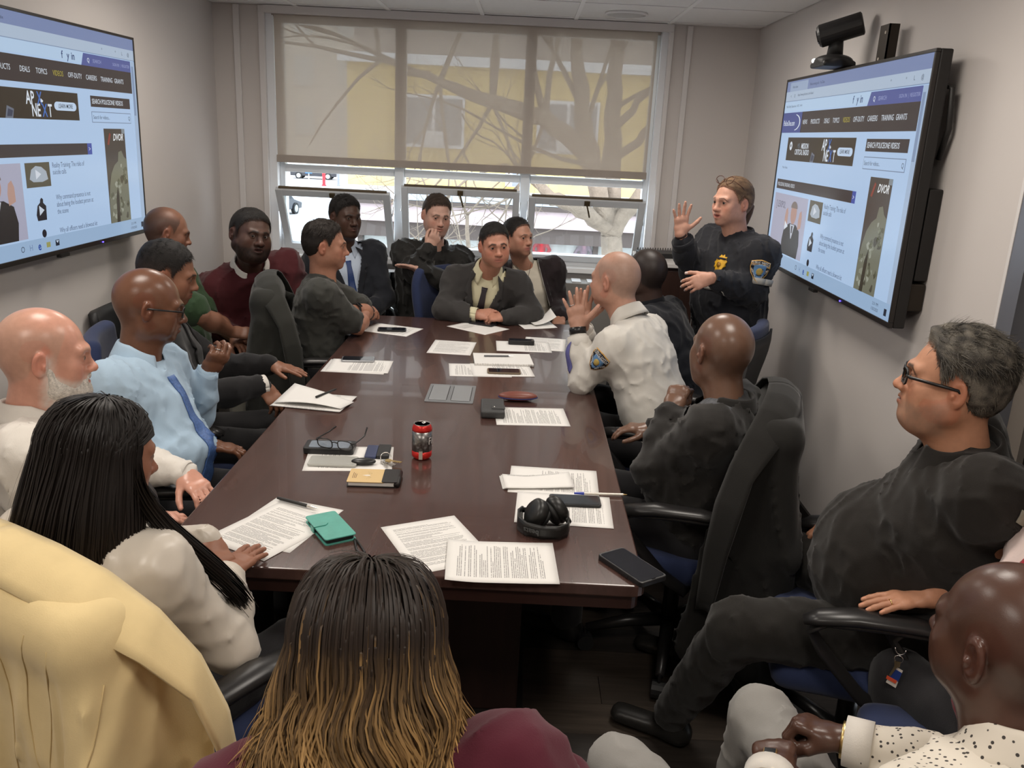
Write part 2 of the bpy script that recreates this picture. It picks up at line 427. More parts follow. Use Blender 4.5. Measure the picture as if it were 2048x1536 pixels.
def head_color(P, hs):
    n = len(P); sk = np.array(hs['skin']); C = np.tile(sk, (n, 1)); x, y, z = P[:, 0], P[:, 1], P[:, 2]; ax = np.abs(x)
    def mixc(c, a):
        C[:] = C*(1-a[:, None])+np.array(c)*a[:, None]
    red = sk*np.array((1.10, 0.82, 0.78))
    mixc(red, 0.55*np.exp(-(((ax-0.045)/0.02)**2+((z+0.03)/0.02)**2))*(y > 0.03))
    mixc(red, 0.5*np.exp(-((x/0.016)**2+((z+0.035)/0.014)**2))*(y > 0.09))
    mixc(red*0.92, 0.6*((ax > 0.075*hs.get('wide', 1))*1.0))
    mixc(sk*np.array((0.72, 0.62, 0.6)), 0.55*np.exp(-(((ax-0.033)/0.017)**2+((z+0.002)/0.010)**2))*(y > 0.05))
    st = hs.get('stub')
    if st:
        m = hairline(P, st.get('fz', 0), st.get('recede', 0)); a = smooth01(-0.004, 0.014, m)*st['a']
        if 'top' in st: a = a*(1-st['top']*smooth01(0.055, 0.095, z)*smooth01(-0.09, 0.0, y))
        mixc(st['col'], a*(ax < 0.083*hs.get('wide', 1)))
    bd = hs.get('beard')
    if bd:
        rr = np.random.RandomState(3); nz = 0.75+0.25*wobble(P, 4, 500)
        low = smooth01(-0.028, -0.060, z)
        side = smooth01(0.03, 0.0, y)*smooth01(0.024, -0.006, z)*(y > 0.0)*1.0
        cheek = smooth01(0.006, -0.012, z+0.055-0.5*np.maximum(0.06-y, 0)*0.9)
        mst = np.exp(-((x/0.026)**2+((z+0.052)/0.0075)**2))*(y > 0.07)
        k = bd.get('kind', 'full')
        if k == 'full': a = np.maximum(np.maximum(cheek*smooth01(-0.022, 0.008, y), side), mst)*smooth01(-0.138, -0.118, z)
        elif k == 'goatee': a = np.maximum(np.exp(-((x/0.026)**2+((z+0.092)/0.020)**2))*(y > 0.05), mst)
        else: a = np.maximum(cheek*smooth01(-0.022, 0.010, y)*smooth01(-0.132, -0.112, z), mst)
        lipm = np.exp(-((x/0.019)**2+((z+0.066)/0.0075)**2))*(y > 0.08)
        mixc(bd['col'], np.clip(a*bd['a']*nz*(1-lipm), 0, 1))
    lips = np.exp(-(((x)/0.0255)**4+((z+0.0655)/0.0095)**4))*(y > 0.080)
    mixc(hs.get('lips', tuple(sk*np.array((0.95, 0.62, 0.60)))), 0.85*lips)
    mixc(sk*0.18, 0.75*np.exp(-((x/0.023)**4+((z+0.0655)/(0.0022+0.003*hs.get('mouth', 0)))**2))*(y > 0.080))
    mixc(sk*0.25, 0.8*np.exp(-(((ax-0.0075)/0.004)**2+((z+0.045)/0.003)**2))*(y > 0.095))
    bz = 0.0215+0.10*(ax-0.014)-1.9*np.maximum(ax-0.034, 0)**1.15
    bt = hs.get('browt', 0.0042)
    brow = smooth01(0.010, 0.014, ax)*smooth01(0.056, 0.048, ax)*np.exp(-((z-bz)/bt)**4)*(y > 0.045)
    mixc(hs.get('brow', (0.02, 0.014, 0.01)), hs.get('browa', 0.9)*brow)
    lash = np.exp(-(((ax-0.0325)/0.0135)**4+((z-0.0052)/0.0024)**2))*(y > 0.07)
    mixc((0.015, 0.01, 0.008), 0.75*lash)
    return C
def uv_eye(c, r, gaze, iris, n=20, m=14):
    g = nrm(gaze); up = nrm(np.cross(g, (1, 0, 0))); sd = np.cross(up, g); V = []; Cc = []; Q = []
    for i in range(m+1):
        t = math.pi*i/m
        for k in range(n):
            a = 2*math.pi*k/n
            V.append(V3(c)+r*(g*math.cos(t)+(sd*math.cos(a)+up*math.sin(a))*math.sin(t)))
            d = math.degrees(t)
            Cc.append((0.004, 0.003, 0.003) if d < 16 else (iris if d < 34 else (0.30, 0.27, 0.25)))
    for i in range(m):
        for k in range(n): Q.append((i*n+k, (i+1)*n+k, (i+1)*n+(k+1) % n, i*n+(k+1) % n))
    return np.array(V), np.array(Q), np.array(Cc)
def merge(parts):
    V = []; Q = []; C = []; o = 0
    for v, q, c in parts:
        V.append(v); Q.append(q+o); C.append(c); o += len(v)
    return np.concatenate(V), np.concatenate(Q), np.concatenate(C)
def head_axes(yaw, pitch, roll):
    """columns: right, forward, up.  yaw 0 faces +Y, 90 faces +X; pitch + looks down; roll + tilts to own right"""
    a, b, c = map(math.radians, (yaw, pitch, roll))
    f0 = np.array((math.sin(a), math.cos(a), 0)); r0 = np.array((math.cos(a), -math.sin(a), 0)); u0 = np.array((0, 0, 1.))
    f = f0*math.cos(b)-u0*math.sin(b); u = u0*math.cos(b)+f0*math.sin(b)
    r = r0*math.cos(c)-u*math.sin(c); u = u*math.cos(c)+r0*math.sin(c)
    return np.stack([r, f, u], 1)
def make_head(hs, Hc, A, nk, res):
    sc = hs.get('scale', 1.0)
    nb = (A.T @ (V3(nk)-V3(Hc)))/sc
    F = head_field(hs, nb)
    V, Q = F.mesh(res/sc)
    V = smoothverts(V, Q, 1, 0.35)
    C = head_color(V, hs)
    parts = [(V, Q, C)]
    gz = hs.get('gaze', (0, 1, 0))
    if hs.get('open', 1) > 0 and hs.get('eyes', True):
        for s in (-1, 1): parts.append(uv_eye((s*0.032, 0.0765, 0.0), 0.0128, gz, hs.get('iris', (0.03, 0.015, 0.008))))
    V, Q, C = merge(parts)
    return V3(Hc)+(V*sc) @ A.T, Q, C
def strand_mesh(P, R, C, centre=None):
    """hair strands as narrow ribbons lying on the hair surface: P (n,S,3) paths, R (n,S) half widths, C (n,S,3) colours"""
    n, S, _ = P.shape; T = np.gradient(P, axis=1); T /= np.linalg.norm(T, axis=2)[..., None]+1e-9
    O = P-(P.mean(axis=(0, 1)) if centre is None else np.asarray(centre)); X = np.cross(T, O); X /= np.linalg.norm(X, axis=2)[..., None]+1e-9
    tw = np.random.RandomState(n).normal(size=(n, 1, 1))*0.12; Y = np.cross(T, X); X = X*np.cos(tw)+Y*np.sin(tw)
    V = np.stack([P-X*R[..., None], P+X*R[..., None]], 2)
    base = (np.arange(n)*S*2)[:, None]+(np.arange(S-1)*2)[None, :]
    Q = np.stack([base, base+1, base+3, base+2], -1).reshape(-1, 4)
    return V.reshape(-1, 3), Q, np.repeat(C[:, :, None, :], 2, 2).reshape(-1, 3)
def make_hair(hs, Hc, A, res=0.0048):
    hr = hs['hair']; sc = hs.get('scale', 1.0); t = hr.get('t', 0.006); tt = hr.get('top', t)
    rs = np.random.RandomState(hr.get('seed', 1)); F = skull(Field(), hs); V, Q = F.mesh(res, grow=0.001)
    N = vnormals(V, Q); jit = 0.005*wobble(V, 31, 300)
    m = hairline(V, hr.get('fz', 0.0), hr.get('recede', 0.0))+jit
    ear = ((np.abs(V[:, 1]+0.012)/0.022)**2+((V[:, 2]+0.010)/0.034)**2) < 1
    keep = (m > -0.003) & ~(ear & (np.abs(V[:, 0]) > 0.05))
    e = smooth01(-0.003, hr.get('soft', 0.03), m)
    topm = smooth01(0.035, 0.085, V[:, 2]); th = (t+(tt-t)*topm+hr.get('front', 0.0)*smooth01(0.03, 0.09, V[:, 1])*smooth01(0.05, 0.09, V[:, 2]))*e
    th = th*(1+hr.get('lump', 0.25)*wobble(V, hr.get('seed', 1), hr.get('lf', 160)))
    W = V+N*(th*0.8+0.0006)[:, None]
    def colour(P, mm):
        C = np.tile(np.array(hr['col']), (len(P), 1)); g = hr.get('grey')
        if g is not None:
            a = np.clip(0.5+0.9*wobble(P*np.array((1, 0.4, 0.6)), 21, 330)+hr.get('gb', 0)*smooth01(0.05, -0.02, P[:, 2]), 0, 1)[:, None]; C = C*(1-a)+np.array(g)*a
        a = smooth01(0.070, 0.0, P[:, 2])[:, None]*hr.get('sidea', 0.0); C = C*(1-a)+np.array(hr.get('side', hr['col']))*a
        a = (1-smooth01(0.0, hr.get('fade', 0.014), mm))[:, None]*0.8; return C*(1-a)+np.array(hs['skin'])*0.75*a
    C = colour(V, m); W, Q, u = keep_faces(W, Q, keep); parts = [(W, Q, C[u])]
    ns = hr.get('n', 2200)
    if ns:
        cand = np.nonzero(keep & (m > 0.002))[0]; i = rs.choice(cand, ns); p = V[i]; nn = N[i]
        g = np.stack([p[:, 0]*2.0, 0.55*np.ones(ns)*hr.get('comb', 1.0), -1.2*smooth01(0.09, 0.02, p[:, 2])-0.05], 1)+rs.normal(size=(ns, 3))*0.25
        g -= nn*(g*nn).sum(1)[:, None]; g /= np.linalg.norm(g, axis=1)[:, None]+1e-9
        L = (th[i]*1.6+0.003)*hr.get('L', 1.0)*(0.8+0.5*rs.rand(ns)); lift = hr.get('lift', 0.25); S = 4; s = np.linspace(0, 1, S)[None, :, None]
        P = p[:, None]+nn[:, None]*(th[i]*0.55)[:, None, None]*np.minimum(1, s*2)+(g[:, None]*s+nn[:, None]*lift*(s-0.6*s*s))*L[:, None, None]
        R = np.tile(np.array([1, 0.9, 0.7, 0.25])*hr.get('sw', 0.0013), (ns, 1)); cc = colour(p, m[i])*(0.75+0.6*rs.rand(ns))[:, None]
        parts.append(strand_mesh(P, R, np.repeat(cc[:, None], S, 1), (0, 0, 0)))
    V, Q, C = merge(parts)
    return V3(Hc)+(V*sc) @ A.T, Q, C

# --- hands
POSES = {
 'flat': dict(c=[(4, 6, 4)]*4, sp=(6, 1, -3, -8), ta=42, tz=0.1, tb=10),
 'spread': dict(c=[(2, 5, 4)]*4, sp=(16, 4, -7, -20), ta=58, tz=0.05, tb=8),
 'relaxed': dict(c=[(18, 26, 14), (22, 30, 16), (26, 34, 18), (30, 36, 20)], sp=(5, 1, -3, -7), ta=34, tz=0.35, tb=18),
 'curl': dict(c=[(38, 55, 30), (42, 60, 32), (46, 62, 34), (50, 64, 34)], sp=(3, 1, -1, -4), ta=28, tz=0.6, tb=25),
 'fist': dict(c=[(68, 92, 55), (72, 95, 58), (74, 96, 58), (76, 96, 58)], sp=(2, 0, -1, -3), ta=20, tz=0.75, tb=45),
 'drape': dict(c=[(10, 34, 18), (12, 36, 20), (14, 38, 20), (16, 40, 22)], sp=(7, 2, -3, -9), ta=40, tz=0.3, tb=12),
}
def arm_field(F, el, wr, hd, dors, ts, pose, s=1.0, fr=(0.044, 0.027), full=True):
    el, wr = V3(el), V3(wr); y = nrm(hd); z = V3(dors); z = nrm(z-y*(z @ y)); x = np.cross(y, z)*ts
    P = POSES[pose] if isinstance(pose, str) else pose
    if full:
        mid = el*0.62+wr*0.38
        F.cone(el, mid, fr[0]*0.95, fr[0], k=0.02); F.cone(mid, wr, fr[0], fr[1], k=0.02)
    else:
        F.cone(el*0.3+wr*0.7, wr, fr[1]*1.15, fr[1], k=0.02)
    W = wr
    F.ecap(W, W+y*0.03*s, x, (0.027*s, 0.020*s), (0.032*s, 0.017*s), k=0.015)
    F.ecap(W+y*0.03*s, W+y*0.074*s, x, (0.034*s, 0.0160*s), (0.038*s, 0.0125*s), k=0.015)
    F.ell(W+x*0.022*s+y*0.035*s-z*0.008*s, (0.017*s, 0.022*s, 0.015*s), np.stack([x, y, z], 1), k=0.015)
    bx = (0.029, 0.0098, -0.0095, -0.0275); by = (0.083, 0.088, 0.084, 0.075)
    ln = (0.071, 0.079, 0.073, 0.057); rd = (0.0092, 0.0095, 0.0090, 0.0080)
    tips = []
    for i in range(4):
        a = math.radians(P['sp'][i]); d = y*math.cos(a)+x*math.sin(a); B = W+y*by[i]*s+x*bx[i]*s; c = 0.0; r = rd[i]*s
        sdv = nrm(np.cross(d, z)); prev = B-d*0.012*s; F.cone(prev, B, r*1.12, r*1.1, k=0.012); prev = B
        for j, q in enumerate((0.46, 0.30, 0.24)):
            c += math.radians(P['c'][i][j]); dd = d*math.cos(c)-z*math.sin(c)
            nx = prev+dd*ln[i]*q*s; r1 = r*(0.93 if j < 2 else 0.84); F.cone(prev, nx, r, r1, k=0.0035); prev = nx; r = r1
        tips.append((prev, dd, nrm(z*math.cos(c)+d*math.sin(c)), r))
    a = math.radians(P['ta']); tz = P['tz']; T0 = W+y*0.020*s+x*0.022*s-z*0.006*s
    d1 = nrm(y*math.cos(a)+x*math.sin(a)-z*tz); T1 = T0+d1*0.045*s
    a2 = a-math.radians(P['tb']); d2 = nrm(y*math.cos(a2)+x*math.sin(a2)-z*tz*1.1); T2 = T1+d2*0.032*s
    a3 = a2-math.radians(P['tb']); d3 = nrm(y*math.cos(a3)+x*math.sin(a3)-z*tz*1.1); T3 = T2+d3*0.024*s
    F.cone(T0, T1, 0.0145*s, 0.0115*s, k=0.012); F.cone(T1, T2, 0.0112*s, 0.0105*s, k=0.003); F.cone(T2, T3, 0.0105*s, 0.0085*s, k=0.003)
    tips.append((T3, d3, nrm(np.cross(d3, np.cross(z, d3))+0.6*x*0), 0.0085*s))
    return tips
def hand_color(V, skin, tips, W, y, nails=None):
    sk = np.array(skin); C = np.tile(sk, (len(V), 1))
    nc = np.array(nails) if nails is not None else np.minimum(sk*np.array((1.25, 1.15, 1.15))+0.03, 1)
    for (T, d, nz, r) in tips:
        q = V-T; a = q @ d; b = q @ nz; l = np.linalg.norm(q-np.outer(a, d)-np.outer(b, nz), axis=1)
        m = (a > -0.009) & (a < 0.006) & (b > r*0.45) & (l < r*0.72); C[m] = nc
        m = (np.abs(a) < 0.02) & (np.linalg.norm(q, axis=1) < 0.02); 
    return C

# --- torso helpers
class Body: pass
def body_frame(nk, pel, yaw):
    up = nrm(V3(nk)-V3(pel)); a = math.radians(yaw); r = np.array((math.cos(a), -math.sin(a), 0)); r = nrm(r-up*(r @ up)); f = np.cross(up, r)
    return r, f, up
def torso_field(F, B, t=0.0, legs=False):
    w, d = B.w, B.d; up, r, f = B.up, B.r, B.f; L = B.L
    pel, nk = B.pel, B.nk
    wa = pel+up*0.36*L; ch = pel+up*0.70*L+f*0.005
    F.ecap(pel+up*0.02, wa, r, (0.165*w+t, 0.125*d+t), (0.150*w+t, 0.115*d+t), k=0.06)
    F.ecap(wa, ch, r, (0.150*w+t, 0.115*d+t), (0.168*w+t, 0.118*d+t), k=0.06)
    F.ecap(ch, nk-up*0.10-f*0.01, r, (0.168*w+t, 0.118*d+t), (0.120*w+t, 0.080*d+t), k=0.06)
    if B.belly > 0:
        F.ell(pel+up*0.30*L+f*(0.04+0.075*B.belly), (0.15*w+0.02*B.belly+t, 0.10+0.05*B.belly+t, 0.17+0.02*B.belly+t), np.stack([r, f, up], 1), k=0.06)
    if B.bust > 0:
        for s in (-1, 1): F.ell(ch+r*s*0.075-up*0.03+f*(0.085*d), (0.06+t, 0.05*B.bust+t, 0.06+t), np.stack([r, f, up], 1), k=0.05)
    for sh in (B.shL, B.shR):
        F.cone(nk-up*0.055-f*0.008, sh-up*0.005, 0.058*B.lim+t, 0.056*B.lim+t, k=0.05)
        F.cone(ch+(sh-ch)*0.35, sh-up*0.02, 0.085*d+t, 0.058*B.lim+t, k=0.06)
def sleeve_field(F, B, side, t, long=True, frac=0.62, cuff=0.0):
    sh, el, wr = (B.shL, B.elL, B.wrL) if side < 0 else (B.shR, B.elR, B.wrR)
    l = B.lim
    if el is None: return
    if long:
        F.cone(sh, el, 0.052*l+t, 0.043*l+t, k=0.045)
        F.cone(el, el+(wr-el)*0.5, 0.042*l+t, 0.039*l+t, k=0.035); F.cone(el+(wr-el)*0.5, wr-nrm(wr-el)*(0.012+cuff), 0.039*l+t, 0.031+t, k=0.03)
    else:
        e = sh+(el-sh)*frac; F.cone(sh, e, 0.060*l+t, 0.062*l+t, k=0.045)

def patch(name, poly, m, parent, bvh, O, X, Y, off=0.004, solid=0.003, cell=0.014, maxd=1.0, col=None, D=None, far=0.30, torso=True):
    """a piece of cloth whose outline is given in a plane, laid onto the body below it"""
    X, Y = nrm(X), nrm(Y); Z = np.cross(X, Y) if D is None else -nrm(D)
    bm = bmesh.new(); vs = [bm.verts.new((p[0], p[1], 0)) for p in poly]; bm.faces.new(vs)
    xs = [p[0] for p in poly]; ys = [p[1] for p in poly]
    for ax, lo, hi in ((0, min(xs), max(xs)), (1, min(ys), max(ys))):
        k = int((hi-lo)/cell)
        for i in range(1, k+1):
            co = [0, 0, 0]; co[ax] = lo+(hi-lo)*i/(k+1); no = [0, 0, 0]; no[ax] = 1
            bmesh.ops.bisect_plane(bm, geom=bm.verts[:]+bm.edges[:]+bm.faces[:], plane_co=co, plane_no=no)
    last = None; ds = {}
    for v in bm.verts:
        p = V3(O)+X*v.co.x+Y*v.co.y
        if isinstance(bvh, tuple):
            h1 = bvh[0].ray_cast(Vector(p+Z*far), Vector(-Z), maxd+far); h2 = bvh[1].ray_cast(Vector(p+Z*far), Vector(-Z), maxd+far) if torso else h1
            ds[v] = None if h1[0] is None and h2[0] is None else (h2[3] if h1[0] is None else (h1[3] if h2[0] is None or abs(h1[3]-h2[3]) < 0.030 else h2[3]))
        else:
            hit = bvh.ray_cast(Vector(p+Z*far), Vector(-Z), maxd+far)
            ds[v] = hit[3] if hit[0] is not None else None
    fin = {}; good = [d for d in ds.values() if d is not None]
    if not good: bm.free(); return None
    for v in bm.verts:
        p = V3(O)+X*v.co.x+Y*v.co.y; d = ds[v]
        if d is None:
            near = min((w for w in bm.verts if ds[w] is not None), key=lambda w: (w.co-v.co).length_squared if w is not v else 9)
            d = ds[near]
        fin[v] = (d, p)
    for v in bm.verts:
        d, p = fin[v]; v.co = Vector(p+Z*(far-d+off))
    bmesh.ops.recalc_face_normals(bm, faces=bm.faces)
    off0 = Vector(parent_off(parent))
    for v in bm.verts: v.co -= off0
    me = bpy.data.meshes.new(name); bm.to_mesh(me); bm.free()
    o = link(name, me, m, parent, smooth=True)
    if solid:
        md = o.modifiers.new('solid', 'SOLIDIFY'); md.thickness = solid; md.offset = 1
    return o
def parent_off(p):
    while p.parent is not None: p = p.parent
    return p.location

def collar(name, m, parent, c, up, f, r=0.064, h=0.035, leaf=0.042, spread=0.05, gap=28, drop=0.03, open_=0.0, off=(0, 0, 0), n=40, ex=1.0, tilt=0.0):
    """folded shirt collar around the neck at c"""
    up = nrm(up); f = nrm(V3(f)-up*(V3(f) @ up)); s = np.cross(f, up); B = MB(); prof = []
    def fn(u, v):
        a = math.radians(gap+(360-2*gap)*u); k = v*3
        fr = max(0.0, math.cos(a))                      # 1 at the front
        if k <= 1: rr = r+0.004*(1-k); z = -0.012+(h+0.012)*k
        elif k <= 2: q = k-1; rr = r+0.010*q; z = h+0.006*math.sin(q*math.pi)-0.004*q
        else: q = k-2; rr = r+0.010+(spread-0.020)*q*(0.55+0.45*fr); z = h-0.004-(leaf+drop*fr**3)*q
        fx = (rr+open_*fr*max(0, k-0.6)/2.4)
        z -= fr*0.018*min(k, 1)+tilt*math.cos(a)*0
        p = V3(c)+f*(fx*ex*math.cos(a))+s*(rr*math.sin(a))+up*(z+0.008-0.012*fr)
        return p
    B.grid(fn, n, 9)
    return B.build(name, m, parent, smooth=True, solid=0.003, off=off)

def person(label, head, Hc, hyaw, hpitch, hroll, nk, pel, yaw, elL=None, wrL=None, elR=None, wrR=None, shw=0.175, w=1.0, d=1.0, lim=1.0,
           belly=0.0, bust=0.0, hands=None, res=0.006, hres=0.0043, shL=None, shR=None, knL=None, knR=None, anL=None, anR=None, sit=True, gloss=False, legs=True, shdrop=0.05, armfull=True):
    B = Body(); B.Hc = V3(Hc); B.A = head_axes(hyaw, hpitch, hroll); B.nk = V3(nk)+(V3(Hc)-V3(nk))*0.08; B.pel = V3(pel); B.r, B.f, B.up = body_frame(nk, pel, yaw)
    B.L = float(np.linalg.norm(B.nk-B.pel)); B.w, B.d, B.lim, B.belly, B.bust = w, d, lim, belly, bust
    B.shL = V3(shL) if shL is not None else B.nk-B.r*shw-B.up*shdrop
    B.shR = V3(shR) if shR is not None else B.nk+B.r*shw-B.up*shdrop
    fwd0 = nrm((B.f[0], B.f[1], 0))
    def dflt(sh, s): return sh-B.up*0.26+B.r*s*0.05+fwd0*0.03
    B.elL = V3(elL) if elL is not None else dflt(B.shL, -1); B.elR = V3(elR) if elR is not None else dflt(B.shR, 1)
    B.wrL = V3(wrL) if wrL is not None else B.elL+fwd0*0.22+B.r*0.06-np.array((0, 0, 0.03)); B.wrR = V3(wrR) if wrR is not None else B.elR+fwd0*0.22-B.r*0.06-np.array((0, 0, 0.03))
    B.hpL = B.pel-B.r*0.09; B.hpR = B.pel+B.r*0.09
    if sit:
        B.knL = V3(knL) if knL is not None else np.array((*(B.hpL+fwd0*0.42-B.r*0.04)[:2], 0.52)); B.knR = V3(knR) if knR is not None else np.array((*(B.hpR+fwd0*0.42+B.r*0.04)[:2], 0.52))
    else:
        B.knL = B.hpL*1; B.knR = B.hpR*1; B.knL[2] = B.knR[2] = 0.5
    B.anL = V3(anL) if anL is not None else np.array((*B.knL[:2], 0.09)); B.anR = V3(anR) if anR is not None else np.array((*B.knR[:2], 0.09))
    sk_ = np.array(head['skin']); head = dict(head); head['skin'] = tuple(sk_*0.88+0.12*sk_.mean())
    root = empty('person', (B.pel[0], B.pel[1], 0), 0, label, 'person'); B.root = root; B.off = V3(root.location); B.head = head; B.legs = legs
    parts = [make_head(head, B.Hc, B.A, B.nk-B.up*0.02, hres)]
    F = Field(); torso_field(F, B, -0.012)
    F.cone(B.nk+(B.Hc-B.nk)*0.2, B.nk-B.up*0.08, 0.05, 0.07, k=0.03)
    for sh, el, wr in ((B.shL, B.elL, B.wrL), (B.shR, B.elR, B.wrR)):
        F.cone(sh, el, 0.048*lim, 0.041*lim, k=0.04); F.cone(el, el+(wr-el)*0.6, 0.040*lim, 0.034*lim, k=0.02)
    for hp, kn, an in ((B.hpL, B.knL, B.anL), (B.hpR, B.knR, B.anR)):
        F.cone(hp, kn, 0.07, 0.05, k=0.04); F.cone(kn, an, 0.048, 0.034, k=0.02)
    v, q = F.mesh(0.024); parts.append((v, q, np.tile(np.array(head['skin']), (len(v), 1))))
    hands = hands or {}
    for s, el, wr in ((-1, B.elL, B.wrL), (1, B.elR, B.wrR)):
        h = hands.get('L' if s < 0 else 'R', {})
        if h.get('skip'): continue
        hd = h.get('dir'); fore = nrm(wr-el); hd = fore if hd is None else nrm(hd)
        dz = h.get('dors', (0, 0, 1)); ts = -s if h.get('ts') is None else h['ts']
        # thumb side: cross(y, z) * ts, for a right hand palm down the thumb points to the left
        F = Field(); tips = arm_field(F, el, wr, hd, dz, ts, h.get('pose', 'relaxed'), h.get('s', 1.0), (0.043*lim, 0.0275*(0.5+0.5*lim)), full=h.get('full', armfull))
        v, q = F.mesh(h.get('res', res)); v = smoothverts(v, q, 1, 0.25)
        parts.append((v, q, hand_color(v, h.get('skin', head['skin']), tips, wr, hd, h.get('nails'))))
    v, q, c = merge(parts)
    me = np_mesh('body', v-B.off, q, c); B.body = link('body', me, SKIN_SHINY if gloss else SKIN, root)
    if 'hair' in head:
        v, q, c = make_hair(head, B.Hc, B.A); link('hair', np_mesh('hair', v-B.off, q, c), HAIRM, root)
    B.bvh = None
    for nm_, a_, b_, lo_, hi_ in (('uL', B.shL, B.elL, .2, .33), ('uR', B.shR, B.elR, .2, .33), ('fL', B.elL, B.wrL, .19, .29), ('fR', B.elR, B.wrR, .19, .29), ('nk', B.Hc, B.nk, .15, .24), ('L', B.nk, B.pel, .4, .56)):
        q_ = float(np.linalg.norm(a_-b_))
        if not lo_ <= q_ <= hi_: print('LIMB', label[:30], nm_, round(q_, 3))
    return B
def garment(B, name, m, t=0.010, long=True, frac=0.62, res=0.0115, seed=1, amp=0.004, ff=38.0, cuff=0.0, skirt=0.0, cut=None, arms=(-1, 1), keepbvh=True, extra=None, smooth=1):
    F = Field(); torso_field(F, B, t)
    for s in arms: sleeve_field(F, B, s, t*0.8, long, frac, cuff)
    if skirt: F.ecap(B.pel-B.up*skirt, B.pel+B.up*0.05, B.r, (0.175*B.w+t, 0.13*B.d+t), (0.165*B.w+t, 0.125*B.d+t), k=0.05)
    if extra: extra(F)
    V, Q = F.mesh(res, disp=folds(seed, amp, ff)); V = smoothverts(V, Q, smooth, 0.4)
    if keepbvh:
        B.bvh = bvh_of(V, Q); Ft = Field(); torso_field(Ft, B, t+0.003); tv_, tq_ = Ft.mesh(0.018); B.bvh = (B.bvh, bvh_of(tv_, tq_))
    if cut is not None:
        V, Q, _ = keep_faces(V, Q, ~cut(V))
    return link(name, np_mesh(name, V-B.off, Q), m, B.root)
def trousers(B, m, t=0.012, res=0.022, seed=5, name='trousers', amp=0.004):
    F = Field()
    F.ecap(B.pel-B.up*0.03, B.pel+B.up*0.05, B.r, (0.160*B.w+t, 0.12*B.d+t), (0.155*B.w+t, 0.12*B.d+t), k=0.05)
    for hp, kn, an in ((B.hpL, B.knL, B.anL), (B.hpR, B.knR, B.anR)):
        F.cone(hp, kn, 0.078*B.lim+t, 0.056*B.lim+t, k=0.04); F.cone(kn, an, 0.054*B.lim+t, 0.044+t, k=0.025)
    V, Q = F.mesh(res, disp=folds(seed, amp, 40)); V = smoothverts(V, Q, 1, 0.4)
    return link(name, np_mesh(name, V-B.off, Q), m, B.root)
def shoes(B, m, sole=None):
    for kn, an in ((B.knL, B.anL), (B.knR, B.anR)):
        d = an-kn; d[2] = 0; fw = nrm((B.f[0], B.f[1], 0)); sd = np.array((fw[1], -fw[0], 0)); F = Field()
        a = np.array((an[0], an[1], 0.045)); F.cone(a+np.array((0, 0, 0.04)), a-fw*0.02, 0.045, 0.038, k=0.03)
        F.ecap(a-fw*0.03-np.array((0, 0, 0.008)), a+fw*0.17-np.array((0, 0, 0.012)), sd, (0.036, 0.034), (0.040, 0.028), k=0.03)
        V, Q = F.mesh(0.013); V[:, 2] = np.maximum(V[:, 2], 0.002); link('shoe', np_mesh('shoe', V-B.off, Q), m, B.root)
def H2W(B, p): return B.Hc+B.A @ (V3(p)*B.head.get('scale', 1.0))
def eyeglasses(B, m, lens, rw=0.025, rh=0.018, thick=0.0018, temple=0.0022, name='glasses', y=0.104, z=-0.002, flatt=(1, 1), top=None):
    T = MB(); cx = 0.034; w = B.head.get('wide', 1.0)
    for s in (-1, 1):
        pts = [(s*cx+rw*math.copysign(abs(math.cos(a))**0.6, math.cos(a)), y-0.012*abs(math.cos(a)*s+1)*0.4*(1 if s*math.cos(a) > 0 else 0.3), z+rh*math.copysign(abs(math.sin(a))**0.6, math.sin(a))) for a in [2*math.pi*i/28 for i in range(28)]]
        T.tube([H2W(B, p) for p in pts], thick, 6, closed=True)
        if top: T.tube([H2W(B, p) for p in pts[1:14]], top, 6)
        T.tube([H2W(B, p) for p in ((s*(cx+rw), y-0.008, z+0.006), (s*0.072*w, y-0.016, z+0.007), (s*0.081*w, 0.03, z+0.005), (s*0.083*w, -0.012, z+0.003), (s*0.081*w, -0.028, z-0.012))], temple, 6)
    T.tube([H2W(B, p) for p in ((-0.010, y-0.001, z+0.004), (0, y+0.002, z+0.007), (0.010, y-0.001, z+0.004))], thick, 6)
    g = T.build(name, m, B.root, smooth=True, off=B.off)
    for s in (-1, 1):
        Ln = MB(); pts = [H2W(B, (s*cx+rw*0.97*math.copysign(abs(math.cos(a))**0.6, math.cos(a)), y-0.003-0.004*(1 if s*math.cos(a) > 0 else 0), z+rh*0.97*math.copysign(abs(math.sin(a))**0.6, math.sin(a)))) for a in [2*math.pi*i/24 for i in range(24)]]
        Ln.add(pts, [tuple(range(24))]); Ln.build('lens', lens, g, off=B.off)
    return g
def ring_at(name, m, parent, c, ax, r, tube_r, off, n=20, flat=None, rx=1.0, sd=None):
    ax = nrm(ax); s = nrm(np.cross(ax, (0.3, 0.2, 1) if sd is None else sd)); t = np.cross(ax, s); T = MB()
    T.tube([V3(c)+(s*rx*math.cos(a)+t*math.sin(a))*r for a in [2*math.pi*i/n for i in range(n)]], tube_r, 6, closed=True, flat=flat)
    return T.build(name, m, parent, smooth=True, off=off)
def band(name, m, parent, c, ax, r0, r1, h, off, n=24, solid=0.002):
    """a sleeve-end band: a short tapered ring around an arm"""
    ax = nrm(ax); s = nrm(np.cross(ax, (0.31, 0.22, 1))); t = np.cross(ax, s); T = MB()
    T.grid(lambda u, v: V3(c)+ax*(h*(v-0.5))+(s*math.cos(2*math.pi*u)+t*math.sin(2*math.pi*u))*(r0+(r1-r0)*v), n, 2)
    return T.build(name, m, parent, smooth=True, solid=solid, off=off)
